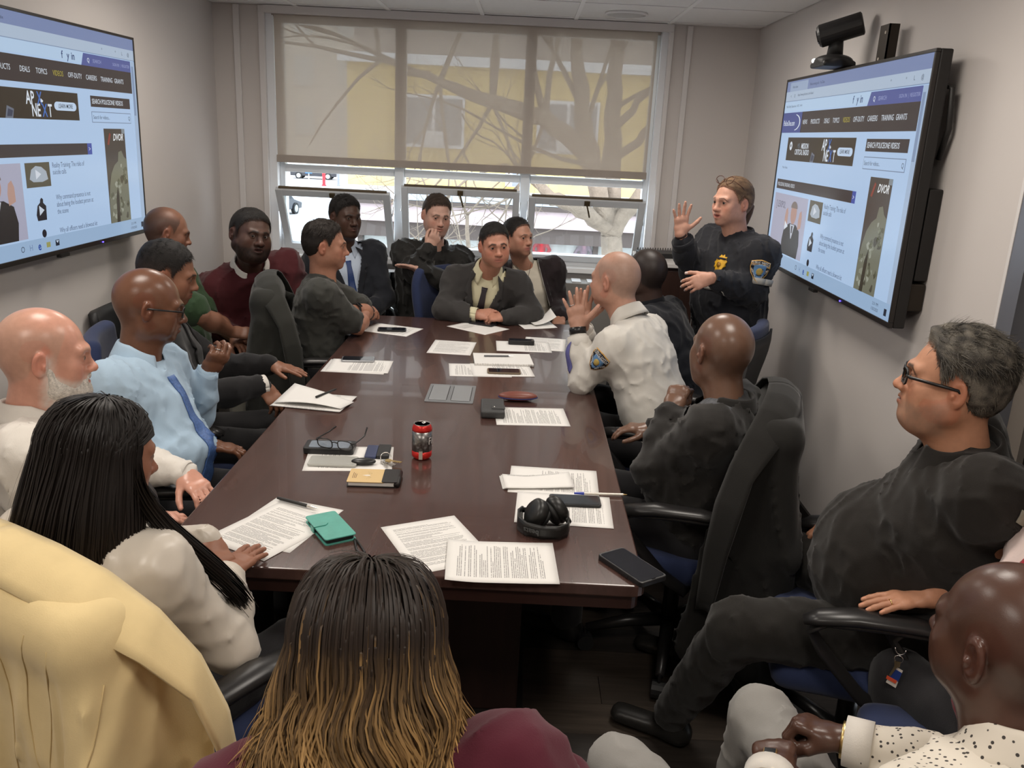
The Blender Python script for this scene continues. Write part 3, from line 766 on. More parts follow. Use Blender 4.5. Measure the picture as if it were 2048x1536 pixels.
def watch(B, side, m_strap, m_case, m_face, at=0.02, r=0.033, square=True):
    wr, el = (B.wrL, B.elL) if side < 0 else (B.wrR, B.elR)
    ax = nrm(wr-el); c = wr-ax*at
    w = band('watch', m_strap, B.root, c, ax, r, r*0.98, 0.022, B.off); return w
def text_mesh(s, size, name='lettering', align='CENTER', bold=0.0, shear=0.0, ext=0.0):
    cu = bpy.data.curves.new(name, 'FONT'); cu.body = s; cu.size = size; cu.align_x = align; cu.align_y = 'CENTER'; cu.offset = bold; cu.shear = shear; cu.extrude = ext; cu.resolution_u = 2
    o = bpy.data.objects.new(name, cu); COL.objects.link(o); dg = bpy.context.evaluated_depsgraph_get()
    me = bpy.data.meshes.new_from_object(o.evaluated_get(dg)); me.name = name
    bpy.data.objects.remove(o); bpy.data.curves.remove(cu); return me

# ------------------------------------------------------------------ the room
XL, XR, YB, YF, ZC = -2.05, 1.45, 5.85, -0.75, 2.5
WX0, WX1, WZ0, WZ1 = -1.66, 0.83, 0.93, 2.46
M_wall = mat('wall_paint', rgb(205, 199, 195), 0.75, noise=0.015, nscale=2.2, bump=0.08, bscale=260)
M_trim = mat('trim_paint', rgb(214, 210, 208), 0.55)
M_tile = mat('ceiling_tile', rgb(226, 224, 222), 0.9, noise=0.02, nscale=60, bump=0.3, bscale=300)
M_tbar = mat('ceiling_bar', rgb(232, 231, 230), 0.5)
M_base = mat('baseboard_rubber', rgb(34, 31, 29), 0.5)
def struct(name, b, m, parent=None, **k):
    o = b.build(name, m, parent, **k)
    if parent is None: o['kind'] = 'structure'
    return o
W = lambda a, b: MB().box(a, b)
struct('wall_left', W((XL-0.12, YF, 0), (XL, YB+0.12, ZC+0.1)), M_wall)
struct('wall_right', MB().box((XR, 2.52, 0), (XR+0.12, YB+0.12, ZC+0.1)).box((XR, 1.48, 2.12), (XR+0.12, 2.52, ZC+0.1)).box((XR, YF, 0), (XR+0.12, 1.48, ZC+0.1)), M_wall)
struct('wall_front', W((XL, YF-0.12, 0), (XR, YF, ZC+0.1)), M_wall)  # unseen wall added behind the camera to close the room for bounced light
wb = MB()
wb.box((XL, YB, 0), (WX0-0.05, YB+0.25, ZC+0.1)).box((WX1+0.05, YB, 0), (XR, YB+0.25, ZC+0.1)).box((WX0-0.05, YB+0.02, 0), (WX1+0.05, YB+0.25, WZ0-0.03)).box((WX0-0.05, YB, WZ1), (WX1+0.05, YB+0.25, ZC+0.1))
struct('wall_back', wb, M_wall)
for i, (x0, x1, dy) in enumerate(((-1.915, -1.875, 0.02), (-1.75, -1.71, 0.03), (0.87, 0.90, 0.03), (0.985, 1.02, 0.02))):
    struct('trim_%d' % (i+1), W((x0, YB-dy, 0), (x1, YB, ZC)), M_trim, bevel=0.004)
struct('trim_5', W((WX0-0.05, YB-0.05, WZ1-0.005), (WX1+0.06, YB, ZC)), M_trim)
struct('baseboard_left', W((XL, YF, 0), (XL+0.012, YB, 0.10)), M_base)
struct('baseboard_right', W((XR-0.012, 2.56, 0), (XR, YB, 0.10)), M_base)
struct('baseboard_back', W((XL+0.012, YB-0.012, 0), (XR-0.012, YB, 0.10)), M_base)

# floor of wood-look planks
fl = struct('floor', W((XL, YF, -0.08), (XR, YB, -0.012)), mat('floor_joint', rgb(30, 26, 23), 0.8))
def plank_mat(i):
    c = [(60, 53, 47), (52, 46, 41), (66, 58, 51), (46, 41, 37)][i]
    return mat('floor_plank_%d' % i, rgb(*c), 0.42, noise=0.35, nscale=6, stretch=(0.6, 9, 9), bump=0.15, bscale=14)
pm = [plank_mat(i) for i in range(4)]
rnd = random.Random(3); meshes = []
for k in range(4):
    b = MB().box((-0.6, -0.0745, -0.012), (0.6, 0.0745, 0.0)); me = b.mesh('plank'); me.materials.append(pm[k]); meshes.append(me)
row = 0; y = YF+0.075
while y < YB-0.02:
    x = XL+0.6-rnd.random()*1.1
    while x-0.6 < XR:
        a, b_ = max(x-0.599, XL+0.001), min(x+0.599, XR-0.001)
        if b_-a > 0.03:
            o = bpy.data.objects.new('plank', meshes[rnd.randrange(4)]); COL.objects.link(o); o.parent = fl
            o.location = ((a+b_)/2, y, 0); o.scale = ((b_-a)/1.2, 1, 1)
        x += 1.2
    y += 0.150; row += 1

# ceiling: lay-in tiles in a white grid
GX = [XL, -1.50, -0.91, -0.32, 0.27, 0.86, XR]; GY = [YB]+[5.72-0.61*i for i in range(11)]; GY = [g for g in GY if g > YF]+[YF]
ce = struct('ceiling', W((XL, YF, ZC+0.03), (XR, YB, ZC+0.10)), M_tile)
bars = MB()
for i in range(len(GX)-1):
    for j in range(len(GY)-1):
        x0, x1, y1, y0 = GX[i], GX[i+1], GY[j], GY[j+1]; cx, cy = (x0+x1)/2, (y0+y1)/2
        if any(abs(cx-lx) < 0.1 and abs(cy-ly) < 0.2 for lx, ly in LAMPS): continue
        W((x0+0.008, y0+0.008, ZC+0.004), (x1-0.008, y1-0.008, ZC+0.03)).build('ceiling_tile', M_tile, ce)
for gx in GX[1:-1]: W((gx-0.012, YF, ZC-0.002), (gx+0.012, YB, ZC+0.03)).build('ceiling_bar', M_tbar, ce)
for gy in GY[1:-1]: W((XL, gy-0.006, ZC), (XR, gy+0.006, ZC+0.028)).build('ceiling_bar', M_tbar, ce)
M_lamp = mat('lamp_diffuser', (0.9, 0.9, 0.9), 0.5, emit=(1.0, 0.92, 0.82), estr=4.0)
for i, (lx, ly) in enumerate(LAMPS):
    t = empty('ceiling_light', (lx, ly, ZC), 0, ('square recessed ceiling light panel, number %d along the ceiling' % (i+1)), 'lamp', 'recessed ceiling light panels')
    t['label'] = 'square recessed ceiling light panel, %s row, %s side' % (('near camera', 'middle', 'window')[i//2], ('left', 'right')[i % 2])
    f = MB()
    for s in (-1, 1):
        f.box((-0.29, s*0.275-0.015, -0.012), (0.29, s*0.275+0.015, 0.02)); f.box((s*0.275-0.015, -0.26, -0.012), (s*0.275+0.015, 0.26, 0.02))
    f.build('frame', M_tbar, t); W((-0.26, -0.26, 0.006), (0.26, 0.26, 0.02)).build('diffuser', M_lamp, t)
sp = empty('ceiling_speaker', (0.55, 5.45, ZC), 0, 'round white speaker grille set in the ceiling near the window', 'speaker')
MB().lathe([(0.125, 0.004), (0.128, -0.004), (0.118, -0.010), (0.116, -0.006)], 40).build('rim', M_tbar, sp, smooth=True)
MB().lathe([(0.116, 0.002), (0.116, -0.006), (0.05, -0.008), (0.0001, -0.008)], 40).build('grille', mat('speaker_grille', rgb(196, 194, 192), 0.8, bump=0.6, bscale=900), sp, smooth=True)

# door on the right, near the camera
M_frame = mat('door_frame_metal', rgb(128, 131, 140), 0.35, metal=0.6)
d = struct('door_1', MB().box((XR-0.02, 2.44, 0), (XR+0.12, 2.52, 2.12)).box((XR-0.02, 1.48, 0), (XR+0.12, 1.56, 2.12)).box((XR-0.02, 1.48, 2.04), (XR+0.12, 2.52, 2.12)), M_frame)
W((XR-0.022, 2.52, 0), (XR-0.001, 2.535, 2.135)).build('frame_seal', M_trim, d)
W((XR+0.03, 2.36, 0.01), (XR+0.075, 2.44, 2.04)).build('door_stile', mat('door_stile', rgb(120, 112, 104), 0.5), d)
W((XR+0.03, 1.56, 0.01), (XR+0.075, 1.66, 2.04)).build('door_stile', MATS['door_stile'], d)
W((XR+0.05, 1.66, 0.01), (XR+0.058, 2.36, 2.04)).build('door_pane', mat('dark_glass', rgb(22, 20, 18), 0.08), d)
W((XR-0.06, 1.72, 0.95), (XR-0.04, 1.75, 1.15)).box((XR-0.05, 1.725, 0.96), (XR+0.05, 1.745, 0.98)).box((XR-0.05, 1.725, 1.12), (XR+0.05, 1.745, 1.14)).build('door_handle', mat('steel', (0.6, 0.6, 0.6), 0.25, 1.0), d)

# window: aluminium frames, three bays with inward tilting lower sashes
M_alu = mat('window_aluminium', rgb(214, 218, 222), 0.42, metal=0.25)
M_glass = bpy.data.materials.new('window_glass'); M_glass.use_nodes = True
def glass_nodes(m, tint=(1, 1, 1), refl=0.06):
    nt = m.node_tree; nt.nodes.clear(); out = nt.nodes.new('ShaderNodeOutputMaterial'); mx = nt.nodes.new('ShaderNodeMixShader')
    t = nt.nodes.new('ShaderNodeBsdfTransparent'); g = nt.nodes.new('ShaderNodeBsdfGlossy'); g.inputs['Roughness'].default_value = 0.02
    t.inputs[0].default_value = (*tint, 1); lw = nt.nodes.new('ShaderNodeFresnel'); lw.inputs[0].default_value = 1.45
    nt.links.new(lw.outputs[0], mx.inputs[0]); nt.links.new(t.outputs[0], mx.inputs[1]); nt.links.new(g.outputs[0], mx.inputs[2]); nt.links.new(mx.outputs[0], out.inputs[0])
glass_nodes(M_glass, (0.93, 0.96, 0.97))
MUL = [WX0, -0.85, 0.0, WX1]; YW = YB+0.09
M_brown = mat('weather_strip', rgb(92, 78, 58), 0.6)
for i in range(3):
    x0, x1 = MUL[i], MUL[i+1]; w = struct('window_%d' % (i+1), MB().box((x0, YW-0.03, WZ0), (x0+0.035, YW+0.05, WZ1)).box((x1-0.035, YW-0.03, WZ0), (x1, YW+0.05, WZ1))
        .box((x0+0.035, YW-0.03, WZ0), (x1-0.035, YW+0.05, WZ0+0.04)).box((x0+0.035, YW-0.03, 1.475), (x1-0.035, YW+0.05, 1.525)).box((x0+0.035, YW-0.03, WZ1-0.05), (x1-0.035, YW+0.05, WZ1)), M_alu, bevel=0.003)
    W((x0+0.035, YW+0.01, 1.525), (x1-0.035, YW+0.016, WZ1-0.05)).build('pane', M_glass, w)
    th = math.radians((30, 17, 24)[i]); hy, hz = YW-0.005, WZ0+0.045
    Mx = Matrix.Translation((0, hy, hz)) @ Matrix.Rotation(th, 4, 'X')
    a, b, hh, fw = x0+0.03, x1-0.03, 0.475, 0.045
    s = MB().box((a, -0.035, 0), (a+fw, 0.0, hh), Mx).box((b-fw, -0.035, 0), (b, 0.0, hh), Mx).box((a+fw, -0.035, 0), (b-fw, 0.0, fw), Mx).box((a+fw, -0.035, hh-fw), (b-fw, 0.0, hh), Mx).build('sash', M_alu, w, bevel=0.002)
    MB().box((a+fw, -0.018, fw), (b-fw, -0.012, hh-fw), Mx).build('sash_pane', M_glass, s)
    MB().box((a+0.02, -0.02, hh+0.001), (b-0.02, -0.005, hh+0.012), Mx).build('weather_strip', M_brown, s)
    cx = (a+b)/2; MB().box((cx-0.018, -0.05, hh-0.035), (cx+0.018, -0.036, hh-0.005), Mx).tube([Mx @ Vector((cx, -0.05, hh-0.03)), Mx @ Vector((cx+0.012, -0.062, hh-0.07)), Mx @ Vector((cx+0.022, -0.062, hh-0.11))], 0.006, 6).build('latch', mat('bronze', rgb(96, 84, 62), 0.45, 0.6), s)
    for sx in (a-0.004, b+0.004):
        MB().tube([(sx, YW-0.01, 1.40), tuple(Mx @ Vector((sx, -0.02, 0.30)))], 0.004, 6).build('stay_arm', mat('steel', 1), w)
for i, mx in enumerate(MUL[1:3]):
    struct('trim_%d' % (6+i), W((mx-0.03, YW-0.05, WZ0), (mx+0.03, YW-0.025, WZ1)), M_alu, bevel=0.003)
struct('window_sill', W((WX0-0.04, YB-0.03, WZ0-0.035), (WX1+0.04, YB+0.08, WZ0)), mat('sill_white', rgb(232, 232, 232), 0.5), bevel=0.004)
for i, xx in enumerate((WX0-0.05, WX1)):
    struct('trim_%d' % (8+i), W((xx, YB-0.002, WZ0), (xx+0.05, YB+0.13, WZ1)), mat('reveal_white', rgb(226, 228, 231), 0.5))
cv = empty('convector_cabinet', (-0.49, 5.72, 0), 0, 'long grey metal heating cabinet below the window', 'heater')
M_cv = mat('convector_grey', rgb(150, 147, 142), 0.5)
MB().box((-1.19, -0.10, 0.06), (1.19, 0.11, 0.86)).build('casing', M_cv, cv, bevel=0.006)
MB().box((-1.19, -0.08, 0), (1.19, 0.11, 0.06)).build('plinth', M_base, cv)
for k in range(22):
    MB().box((-1.14+k*0.104, -0.085, 0.861), (-1.14+k*0.104+0.06, 0.05, 0.868)).build('grille_slat', mat('grille_white', rgb(225, 225, 225), 0.5), cv)

# roller blind: open weave, the trees and the house show through
M_blind = bpy.data.materials.new('blind_weave'); M_blind.use_nodes = True
nt = M_blind.node_tree; nt.nodes.clear(); out = nt.nodes.new('ShaderNodeOutputMaterial')
tr = nt.nodes.new('ShaderNodeBsdfTransparent'); tr.inputs[0].default_value = (0.95, 0.90, 0.84, 1)
tl = nt.nodes.new('ShaderNodeBsdfTranslucent'); tl.inputs[0].default_value = (*rgb(182, 169, 156), 1)
df = nt.nodes.new('ShaderNodeBsdfDiffuse'); df.inputs[0].default_value = (*rgb(190, 179, 168), 1)
m1 = nt.nodes.new('ShaderNodeMixShader'); m1.inputs[0].default_value = 0.82; nt.links.new(tl.outputs[0], m1.inputs[1]); nt.links.new(df.outputs[0], m1.inputs[2])
m2 = nt.nodes.new('ShaderNodeMixShader'); m2.inputs[0].default_value = 0.86; nt.links.new(tr.outputs[0], m2.inputs[1]); nt.links.new(m1.outputs[0], m2.inputs[2])
tcn = nt.nodes.new('ShaderNodeTexCoord'); mp = nt.nodes.new('ShaderNodeMapping'); mp.inputs['Scale'].default_value = (3, 1, 260); nz = nt.nodes.new('ShaderNodeTexNoise'); nz.inputs['Scale'].default_value = 1.0
nt.links.new(tcn.outputs['Object'], mp.inputs[0]); nt.links.new(mp.outputs[0], nz.inputs[0]); mr = nt.nodes.new('ShaderNodeMapRange'); mr.inputs['To Min'].default_value = 0.895; mr.inputs['To Max'].default_value = 0.94
nt.links.new(nz.outputs[0], mr.inputs[0]); nt.links.new(mr.outputs[0], m2.inputs[0]); nt.links.new(m2.outputs[0], out.inputs[0])
bl = empty('roller_blind', (-0.42, YB-0.005, 1.55), 0, 'wide beige roller blind pulled over the upper window', 'blind')
yb = 0.0
MB().grid(lambda u, v: (-1.235+2.455*u, yb+0.004*math.sin(u*9)*math.sin(v*3.1), 0.035+0.865*v), 24, 8).build('fabric', M_blind, bl, smooth=True)
MB().box((-1.24, yb-0.008, -0.012), (1.225, yb+0.008, 0.036)).build('hem_bar', cloth('blind_hem', rgb(160, 150, 141), bump=0.2), bl, bevel=0.004)
MB().tube([(-1.25, yb+0.02, 0.91), (1.24, yb+0.02, 0.91)], 0.022, 12).build('roller_tube', MATS['blind_hem'], bl, smooth=True)

# low cabinet in the back corner
cab = empty('credenza', (1.09, 5.40, 0), 0, 'dark wood cabinet with pale top in the corner by the window', 'cabinet')
M_dkwood = mat('cabinet_wood', rgb(50, 32, 26), 0.4, noise=0.25, nscale=5, stretch=(8, 8, 0.8))
MB().box((-0.34, -0.24, 0.06), (0.33, 0.26, 1.06)).build('carcass', M_dkwood, cab, bevel=0.004)
for s in (-1, 1):
    dd = MB().box((-0.005+s*0.166-0.16, -0.258, 0.10), (-0.005+s*0.166+0.16, -0.241, 1.04)).build('cabinet_door', M_dkwood, cab, bevel=0.003)
    MB().tube([(-0.005+s*0.03, -0.27, 0.7), (-0.005+s*0.03, -0.27, 0.82)], 0.005, 8).build('handle', mat('steel', 1), dd)
MB().box((-0.355, -0.275, 1.06), (0.335, 0.27, 1.085)).build('cabinet_top', mat('cabinet_top', rgb(206, 202, 198), 0.35), cab, bevel=0.003)
MB().box((-0.33, -0.22, 0), (0.32, 0.25, 0.06)).build('plinth', M_base, cab)
Mk = mat('black_plastic', (0.018, 0.017, 0.017), 0.45)
tg = empty('letter_tray', (1.20, 5.33, 1.085), 0.1, 'low black letter tray on the corner cabinet', 'tray')
MB().box((-0.13, -0.10, 0), (0.13, 0.10, 0.006)).build('tray_base', Mk, tg)
for k, (a, b) in enumerate((((-0.13, 0.094, 0), (0.13, 0.10, 0.04)), ((-0.13, -0.10, 0), (-0.124, 0.10, 0.04)), ((0.124, -0.10, 0), (0.13, 0.10, 0.04)))): MB().box(a, b).build('tray_wall', Mk, tg)
for k, dz in enumerate((0.012, 0.030)): MB().box((-0.118, -0.095, dz), (0.118, 0.09, dz+0.01)).build('paper_sheaf', mat('paper_plain', rgb(228, 226, 222), 0.7), tg)
kb = empty('binder_row', (0.87, 5.44, 1.085), 0.2, 'black ring-bound folder lying on the corner cabinet', 'folder')
MB().box((-0.12, -0.09, 0), (0.12, 0.09, 0.03)).build('cover', Mk, kb, bevel=0.003)
for k in range(14): MB().tube([(-0.11+k*0.017, 0.085, 0.02), (-0.11+k*0.017, 0.098, 0.034), (-0.11+k*0.017, 0.088, 0.044), (-0.11+k*0.017, 0.078, 0.032)], 0.0022, 5).build('ring', Mk, kb)
kb.name = 'ring_folder'

# ------------------------------------------------------------------ wall screens
def em(col, k=1.0):
    n = 'screen_%d_%d_%d' % tuple(int(round(c*255)) for c in col)
    if n in MATS: return MATS[n]
    return mat(n, (0.01, 0.01, 0.01), 0.25, spec=0.3, emit=s2l(col), estr=0.92)
C8 = lambda r, g, b: (r/255, g/255, b/255)
PAGE = C8(172, 197, 228); DARK = C8(62, 54, 54); NAVY = C8(84, 92, 148); INK = C8(58, 66, 84)
def tv(name, label, loc, rz, tilt, crop_logo):
    Wd, Hd = 1.68, 0.945
    t = empty(name, loc, rz, label, 'screen'); t.rotation_euler = (tilt, 0, rz)
    bz = mat('tv_bezel', rgb(38, 34, 32), 0.35); bk = mat('tv_back', rgb(28, 26, 25), 0.5)
    MB().box((-Wd/2, 0.012, -Hd/2), (Wd/2, 0.055, Hd/2)).build('housing', bk, t, bevel=0.006)
    f = MB(); e = 0.012
    f.box((-Wd/2, -0.004, -Hd/2), (Wd/2, 0.012, -Hd/2+0.02)).box((-Wd/2, -0.004, Hd/2-e), (Wd/2, 0.012, Hd/2)).box((-Wd/2, -0.004, -Hd/2+0.02), (-Wd/2+e, 0.012, Hd/2-e)).box((Wd/2-e, -0.004, -Hd/2+0.02), (Wd/2, 0.012, Hd/2-e))
    f.build('bezel', bz, t, bevel=0.002)
    MB().cbox((0.0, -0.002, -Hd/2-0.006), (0.07, 0.02, 0.014)).build('sensor_bar', bk, t)
    MB().cbox((0.35, -0.006, -Hd/2+0.008), (0.008, 0.004, 0.006)).build('standby_light', mat('blue_led', (0, 0, 0.1), 0.4, emit=(0.15, 0.1, 1.0), estr=2.5), t)
    mt = MB()
    for sx in (-0.35, 0.45): mt.box((sx-0.03, 0.055, -0.28), (sx+0.03, 0.085, 0.28))
    mt.box((-0.45, 0.085, -0.06), (0.55, 0.10, 0.06)); mt.build('wall_bracket', bk, t)
    if crop_logo:
        MB().tube([(0.80, 0.06, 0.36), (0.83, 0.075, 0.35), (0.835, 0.085, 0.22), (0.80, 0.085, 0.12)], 0.010, 8).build('bracket_handle', bk, t, smooth=True)
        MB().prism([(0.70, 0.055), (0.835, 0.06), (0.82, 0.115), (0.70, 0.115)], -0.30, 0.02).build('bracket_arm', bk, t, bevel=0.006)
        MB().box((0.74, 0.055, -0.41), (0.825, 0.112, -0.31)).build('bracket_foot', mat('dark_steel', rgb(58, 52, 46), 0.45, 0.7), t, bevel=0.006)
    MB().box((-0.55, 0.055, -0.42), (0.55, 0.075, -0.1)).build('rear_cover', bk, t, bevel=0.01)
    x0, z1, sw, sh = -Wd/2+e, Hd/2-e, Wd-2*e, Hd-0.02-e
    sc = MB().box((x0, 0.0, z1-sh), (x0+sw, 0.012, z1)).build('display', em(PAGE), t)
    P = lambda u, v: (x0+sw*u, z1-sh*v)
    lay = [0]
    def poly(nm, pts, col, L=1):
        y = -0.0006*L; V = [(P(u, v)[0], y, P(u, v)[1]) for u, v in pts]
        b = MB(); b.add(V, [tuple(range(len(V)))]); return b.build(nm, em(col), sc)
    def rect(nm, u0, v0, u1, v1, col, L=1): return poly(nm, [(u0, v1), (u1, v1), (u1, v0), (u0, v0)], col, L)
    def txt(s, u, v, size, col, L=3, align='LEFT', bold=0.0, sx=1.0, shear=0.0):
        key = (s, align, bold, shear)
        if key not in TXT: TXT[key] = text_mesh(s, 1.0, 'lettering', align, bold, shear)
        me = TXT[key].copy(); o = link('lettering', me, em(col), sc)
        X, Z = P(u, v); o.location = (X, -0.0006*L, Z); o.rotation_euler = (math.pi/2, 0, 0); o.scale = (size*sx, size, size); return o
    WHT = C8(214, 222, 232)
    rect('title_bar', 0, 0, 1, 0.055, C8(120, 134, 172)); rect('browser_tab', 0.035, 0.008, 0.205, 0.055, C8(150, 166, 192), 2); txt('Police videos', 0.06, 0.033, 0.016, INK)
    txt('Police training vids - YouTube', 0.225, 0.033, 0.017, INK)
    rect('address_bar', 0, 0.055, 1, 0.105, C8(170, 186, 206)); txt('https://www.policeone.com/videos/', 0.12, 0.078, 0.017, INK)
    for u, s in ((0.05, '<'), (0.085, 'O'), (0.80, '*'), (0.88, '*'), (0.92, 'L'), (0.955, '@')): txt(s, u, 0.081, 0.022, INK)
    rect('rule_line', 0, 0.105, 1, 0.108, C8(120, 138, 168), 2); rect('favourites_bar', 0, 0.108, 0.7, 0.16, C8(176, 200, 226))
    txt('Public Safety Department - NYC - H+H', 0.02, 0.135, 0.016, INK)
    for u, s in ((0.585, 'f'), (0.612, 'y'), (0.633, 'in')): txt(s, u, 0.137, 0.042, C8(56, 70, 112), bold=0.02)
    poly('account_bar', [(0.683, 0.168), (0.973, 0.168), (0.973, 0.112), (0.697, 0.112)], NAVY, 2)
    txt('SEARCH', 0.745, 0.142, 0.022, C8(150, 158, 196)); txt('SIGN IN  |  REGISTER', 0.86, 0.142, 0.019, C8(150, 158, 196)); txt('Q', 0.715, 0.142, 0.026, WHT, bold=0.01)
    rect('menu_bar', 0, 0.168, 0.973, 0.275, DARK, 2); rect('logo_panel', 0, 0.168, 0.19, 0.275, C8(72, 82, 138), 3)
    txt('PoliceOne.com', 0.012, 0.225, 0.038, WHT, 4, shear=0.25, sx=0.80, bold=0.008)
    arc = [(0.125+0.055*math.cos(a), 0.221+0.043*math.sin(a)) for a in [math.radians(-78+156*i/16) for i in range(17)]]; arc2 = [(0.120+0.052*math.cos(a), 0.221+0.040*math.sin(a)) for a in [math.radians(78-156*i/16) for i in range(17)]]
    poly('logo_arc', arc+arc2, WHT, 4)
    for s, u, c in (('NEWS', 0.205, WHT), ('PRODUCTS', 0.278, WHT), ('DEALS', 0.392, WHT), ('TOPICS', 0.46, WHT), ('VIDEOS', 0.535, C8(176, 164, 70)), ('OFF-DUTY', 0.608, WHT), ('CAREERS', 0.70, WHT), ('TRAINING', 0.782, WHT), ('GRANTS', 0.862, WHT)): txt(s, u, 0.222, 0.030, c, 4, sx=0.82)
    rect('banner', 0.082, 0.300, 0.648, 0.423, C8(56, 48, 40), 2)
    txt('MSI', 0.185, 0.345, 0.034, C8(110, 120, 130), 3, sx=0.8); txt('MISSION', 0.222, 0.345, 0.036, WHT, 3, sx=0.8, bold=0.012); txt('CRITICAL RADIO', 0.165, 0.377, 0.036, WHT, 3, sx=0.8, bold=0.012)
    poly('round_logo', [(0.120+0.013*math.cos(a), 0.345+0.023*math.sin(a)) for a in [2*math.pi*i/24 for i in range(24)]], WHT, 3); txt('M', 0.120, 0.345, 0.024, C8(56, 48, 40), 4, 'CENTER', bold=0.02)
    poly('radio_picture', [(0.315, 0.423), (0.325, 0.372), (0.352, 0.385), (0.345, 0.423)], C8(104, 110, 124), 3); poly('radio_screen', [(0.322, 0.415), (0.329, 0.384), (0.347, 0.392), (0.341, 0.415)], C8(62, 66, 84), 4)
    txt('AP', 0.405, 0.338, 0.070, WHT, 3, sx=0.72, bold=0.02); txt('X', 0.452, 0.338, 0.070, C8(74, 112, 184), 4, sx=0.72, bold=0.02); txt('NE', 0.425, 0.388, 0.070, WHT, 3, sx=0.72, bold=0.02); txt('X', 0.471, 0.388, 0.070, C8(74, 112, 184), 4, sx=0.72, bold=0.02); txt('T', 0.498, 0.388, 0.070, WHT, 3, sx=0.72, bold=0.02)
    poly('cursor', [(0.468, 0.335), (0.478, 0.345), (0.474, 0.352), (0.466, 0.350)], WHT, 5)
    rr = [(cx+0.014*math.cos(a), 0.363+0.019*math.sin(a)) for cx, s0 in ((0.622, -90), (0.542, 90)) for a in [math.radians(s0+180*i/10) for i in range(11)]]
    poly('button', rr, C8(188, 208, 232), 3); txt('LEARN MORE', 0.582, 0.363, 0.024, C8(40, 42, 50), 4, 'CENTER', sx=0.8, bold=0.01)
    rect('search_header', 0.715, 0.304, 0.951, 0.356, DARK, 2); txt('SEARCH POLICEONE VIDEOS', 0.722, 0.331, 0.030, WHT, 3, sx=0.78, bold=0.006)
    rect('search_field', 0.715, 0.378, 0.951, 0.430, C8(110, 124, 150), 2); rect('search_field_inside', 0.717, 0.381, 0.949, 0.427, PAGE, 3); txt('Search for videos...', 0.722, 0.405, 0.024, INK, 4, sx=0.85); txt('Q', 0.932, 0.405, 0.026, INK, 4)
    txt('Police Videos', 0.06, 0.462, 0.016, INK)
    rect('section_bar', 0.024, 0.528, 0.676, 0.581, DARK, 2); rect('section_arrow', 0.676, 0.528, 0.70, 0.581, C8(70, 84, 160), 2); txt('POLICEONE ORIGINAL VIDEOS', 0.035, 0.556, 0.026, WHT, 3, sx=0.8); txt('>', 0.682, 0.556, 0.03, WHT, 3)
    # large picture: a man in a dark suit with raised hands
    rect('video_picture', 0.024, 0.605, 0.353, 0.924, C8(164, 164, 184), 2); txt('[ LEXIPOL', 0.048, 0.665, 0.048, C8(84, 84, 96), 3, sx=0.78)
    cx = 0.238
    poly('suit_shape', [(cx-0.085, 0.924), (cx-0.088, 0.85), (cx-0.078, 0.785), (cx-0.03, 0.752), (cx+0.032, 0.752), (cx+0.07, 0.78), (cx+0.082, 0.85), (cx+0.075, 0.924)], C8(44, 40, 40), 3)
    poly('shirt_shape', [(cx-0.022, 0.755), (cx+0.022, 0.755), (cx+0.004, 0.83), (cx-0.002, 0.83)], C8(186, 190, 202), 4); poly('tie_shape', [(cx-0.006, 0.762), (cx+0.008, 0.762), (cx+0.007, 0.80), (cx-0.002, 0.80)], C8(50, 46, 50), 5)
    poly('face_shape', [(cx+0.028*math.cos(a), 0.695+0.058*math.sin(a)) for a in [2*math.pi*i/24 for i in range(24)]], C8(172, 136, 124), 4); poly('hair_shape', [(cx+0.031*math.cos(a), 0.668+0.036*math.sin(a)) for a in [math.radians(180+180*i/14) for i in range(15)]], C8(116, 104, 98), 5)
    for s in (-1, 1):
        hx = cx+s*0.066; poly('hand_shape', [(hx-0.014, 0.775), (hx-0.016, 0.725), (hx-0.010, 0.685), (hx+0.004, 0.672), (hx+0.013, 0.70), (hx+0.014, 0.76)], C8(176, 142, 130), 4)
    poly('play_mark', [(0.165, 0.745), (0.198, 0.77), (0.165, 0.795)], C8(210, 216, 226), 6)
    rect('thumbnail', 0.370, 0.606, 0.478, 0.711, C8(84, 78, 64), 2); poly('thumbnail_house', [(0.385, 0.675), (0.395, 0.635), (0.415, 0.62), (0.44, 0.625), (0.46, 0.645), (0.466, 0.68), (0.44, 0.69), (0.40, 0.688)], C8(162, 172, 184), 3); poly('play_mark', [(0.412, 0.635), (0.436, 0.656), (0.412, 0.678)], C8(206, 212, 222), 4)
    for s, u, v in (('Reality Training: The risks of', 0.490, 0.622), ('suicide calls', 0.490, 0.652), ('Why command presence is not', 0.494, 0.765), ('about being the loudest person at', 0.494, 0.797), ('the scene', 0.494, 0.829), ('Why all officers need a blowout kit', 0.496, 0.915)): txt(s, u, v, 0.030, C8(70, 82, 110), 3, sx=0.76)
    poly('figure_thumbnail', [(0.402, 0.856), (0.398, 0.83), (0.406, 0.79), (0.418, 0.778), (0.420, 0.765), (0.426, 0.757), (0.433, 0.765), (0.432, 0.78), (0.444, 0.795), (0.442, 0.856)], C8(34, 32, 40), 3); poly('play_mark', [(0.412, 0.79), (0.434, 0.812), (0.412, 0.834)], C8(196, 206, 220), 4)
    poly('figure_thumbnail', [(0.424+0.010*math.cos(a), 0.914+0.018*math.sin(a)) for a in [2*math.pi*i/14 for i in range(14)]], C8(34, 32, 40), 3)
    rect('advert', 0.775, 0.458, 0.902, 0.932, C8(72, 64, 58), 2); txt('DVOR', 0.826, 0.502, 0.044, C8(226, 228, 230), 3, shear=0.3, sx=0.85, bold=0.02); poly('advert_mark', [(0.790, 0.535), (0.806, 0.478), (0.815, 0.485), (0.800, 0.54)], C8(134, 64, 52), 3); rect('advert_corner', 0.882, 0.458, 0.902, 0.482, C8(128, 136, 142), 3)
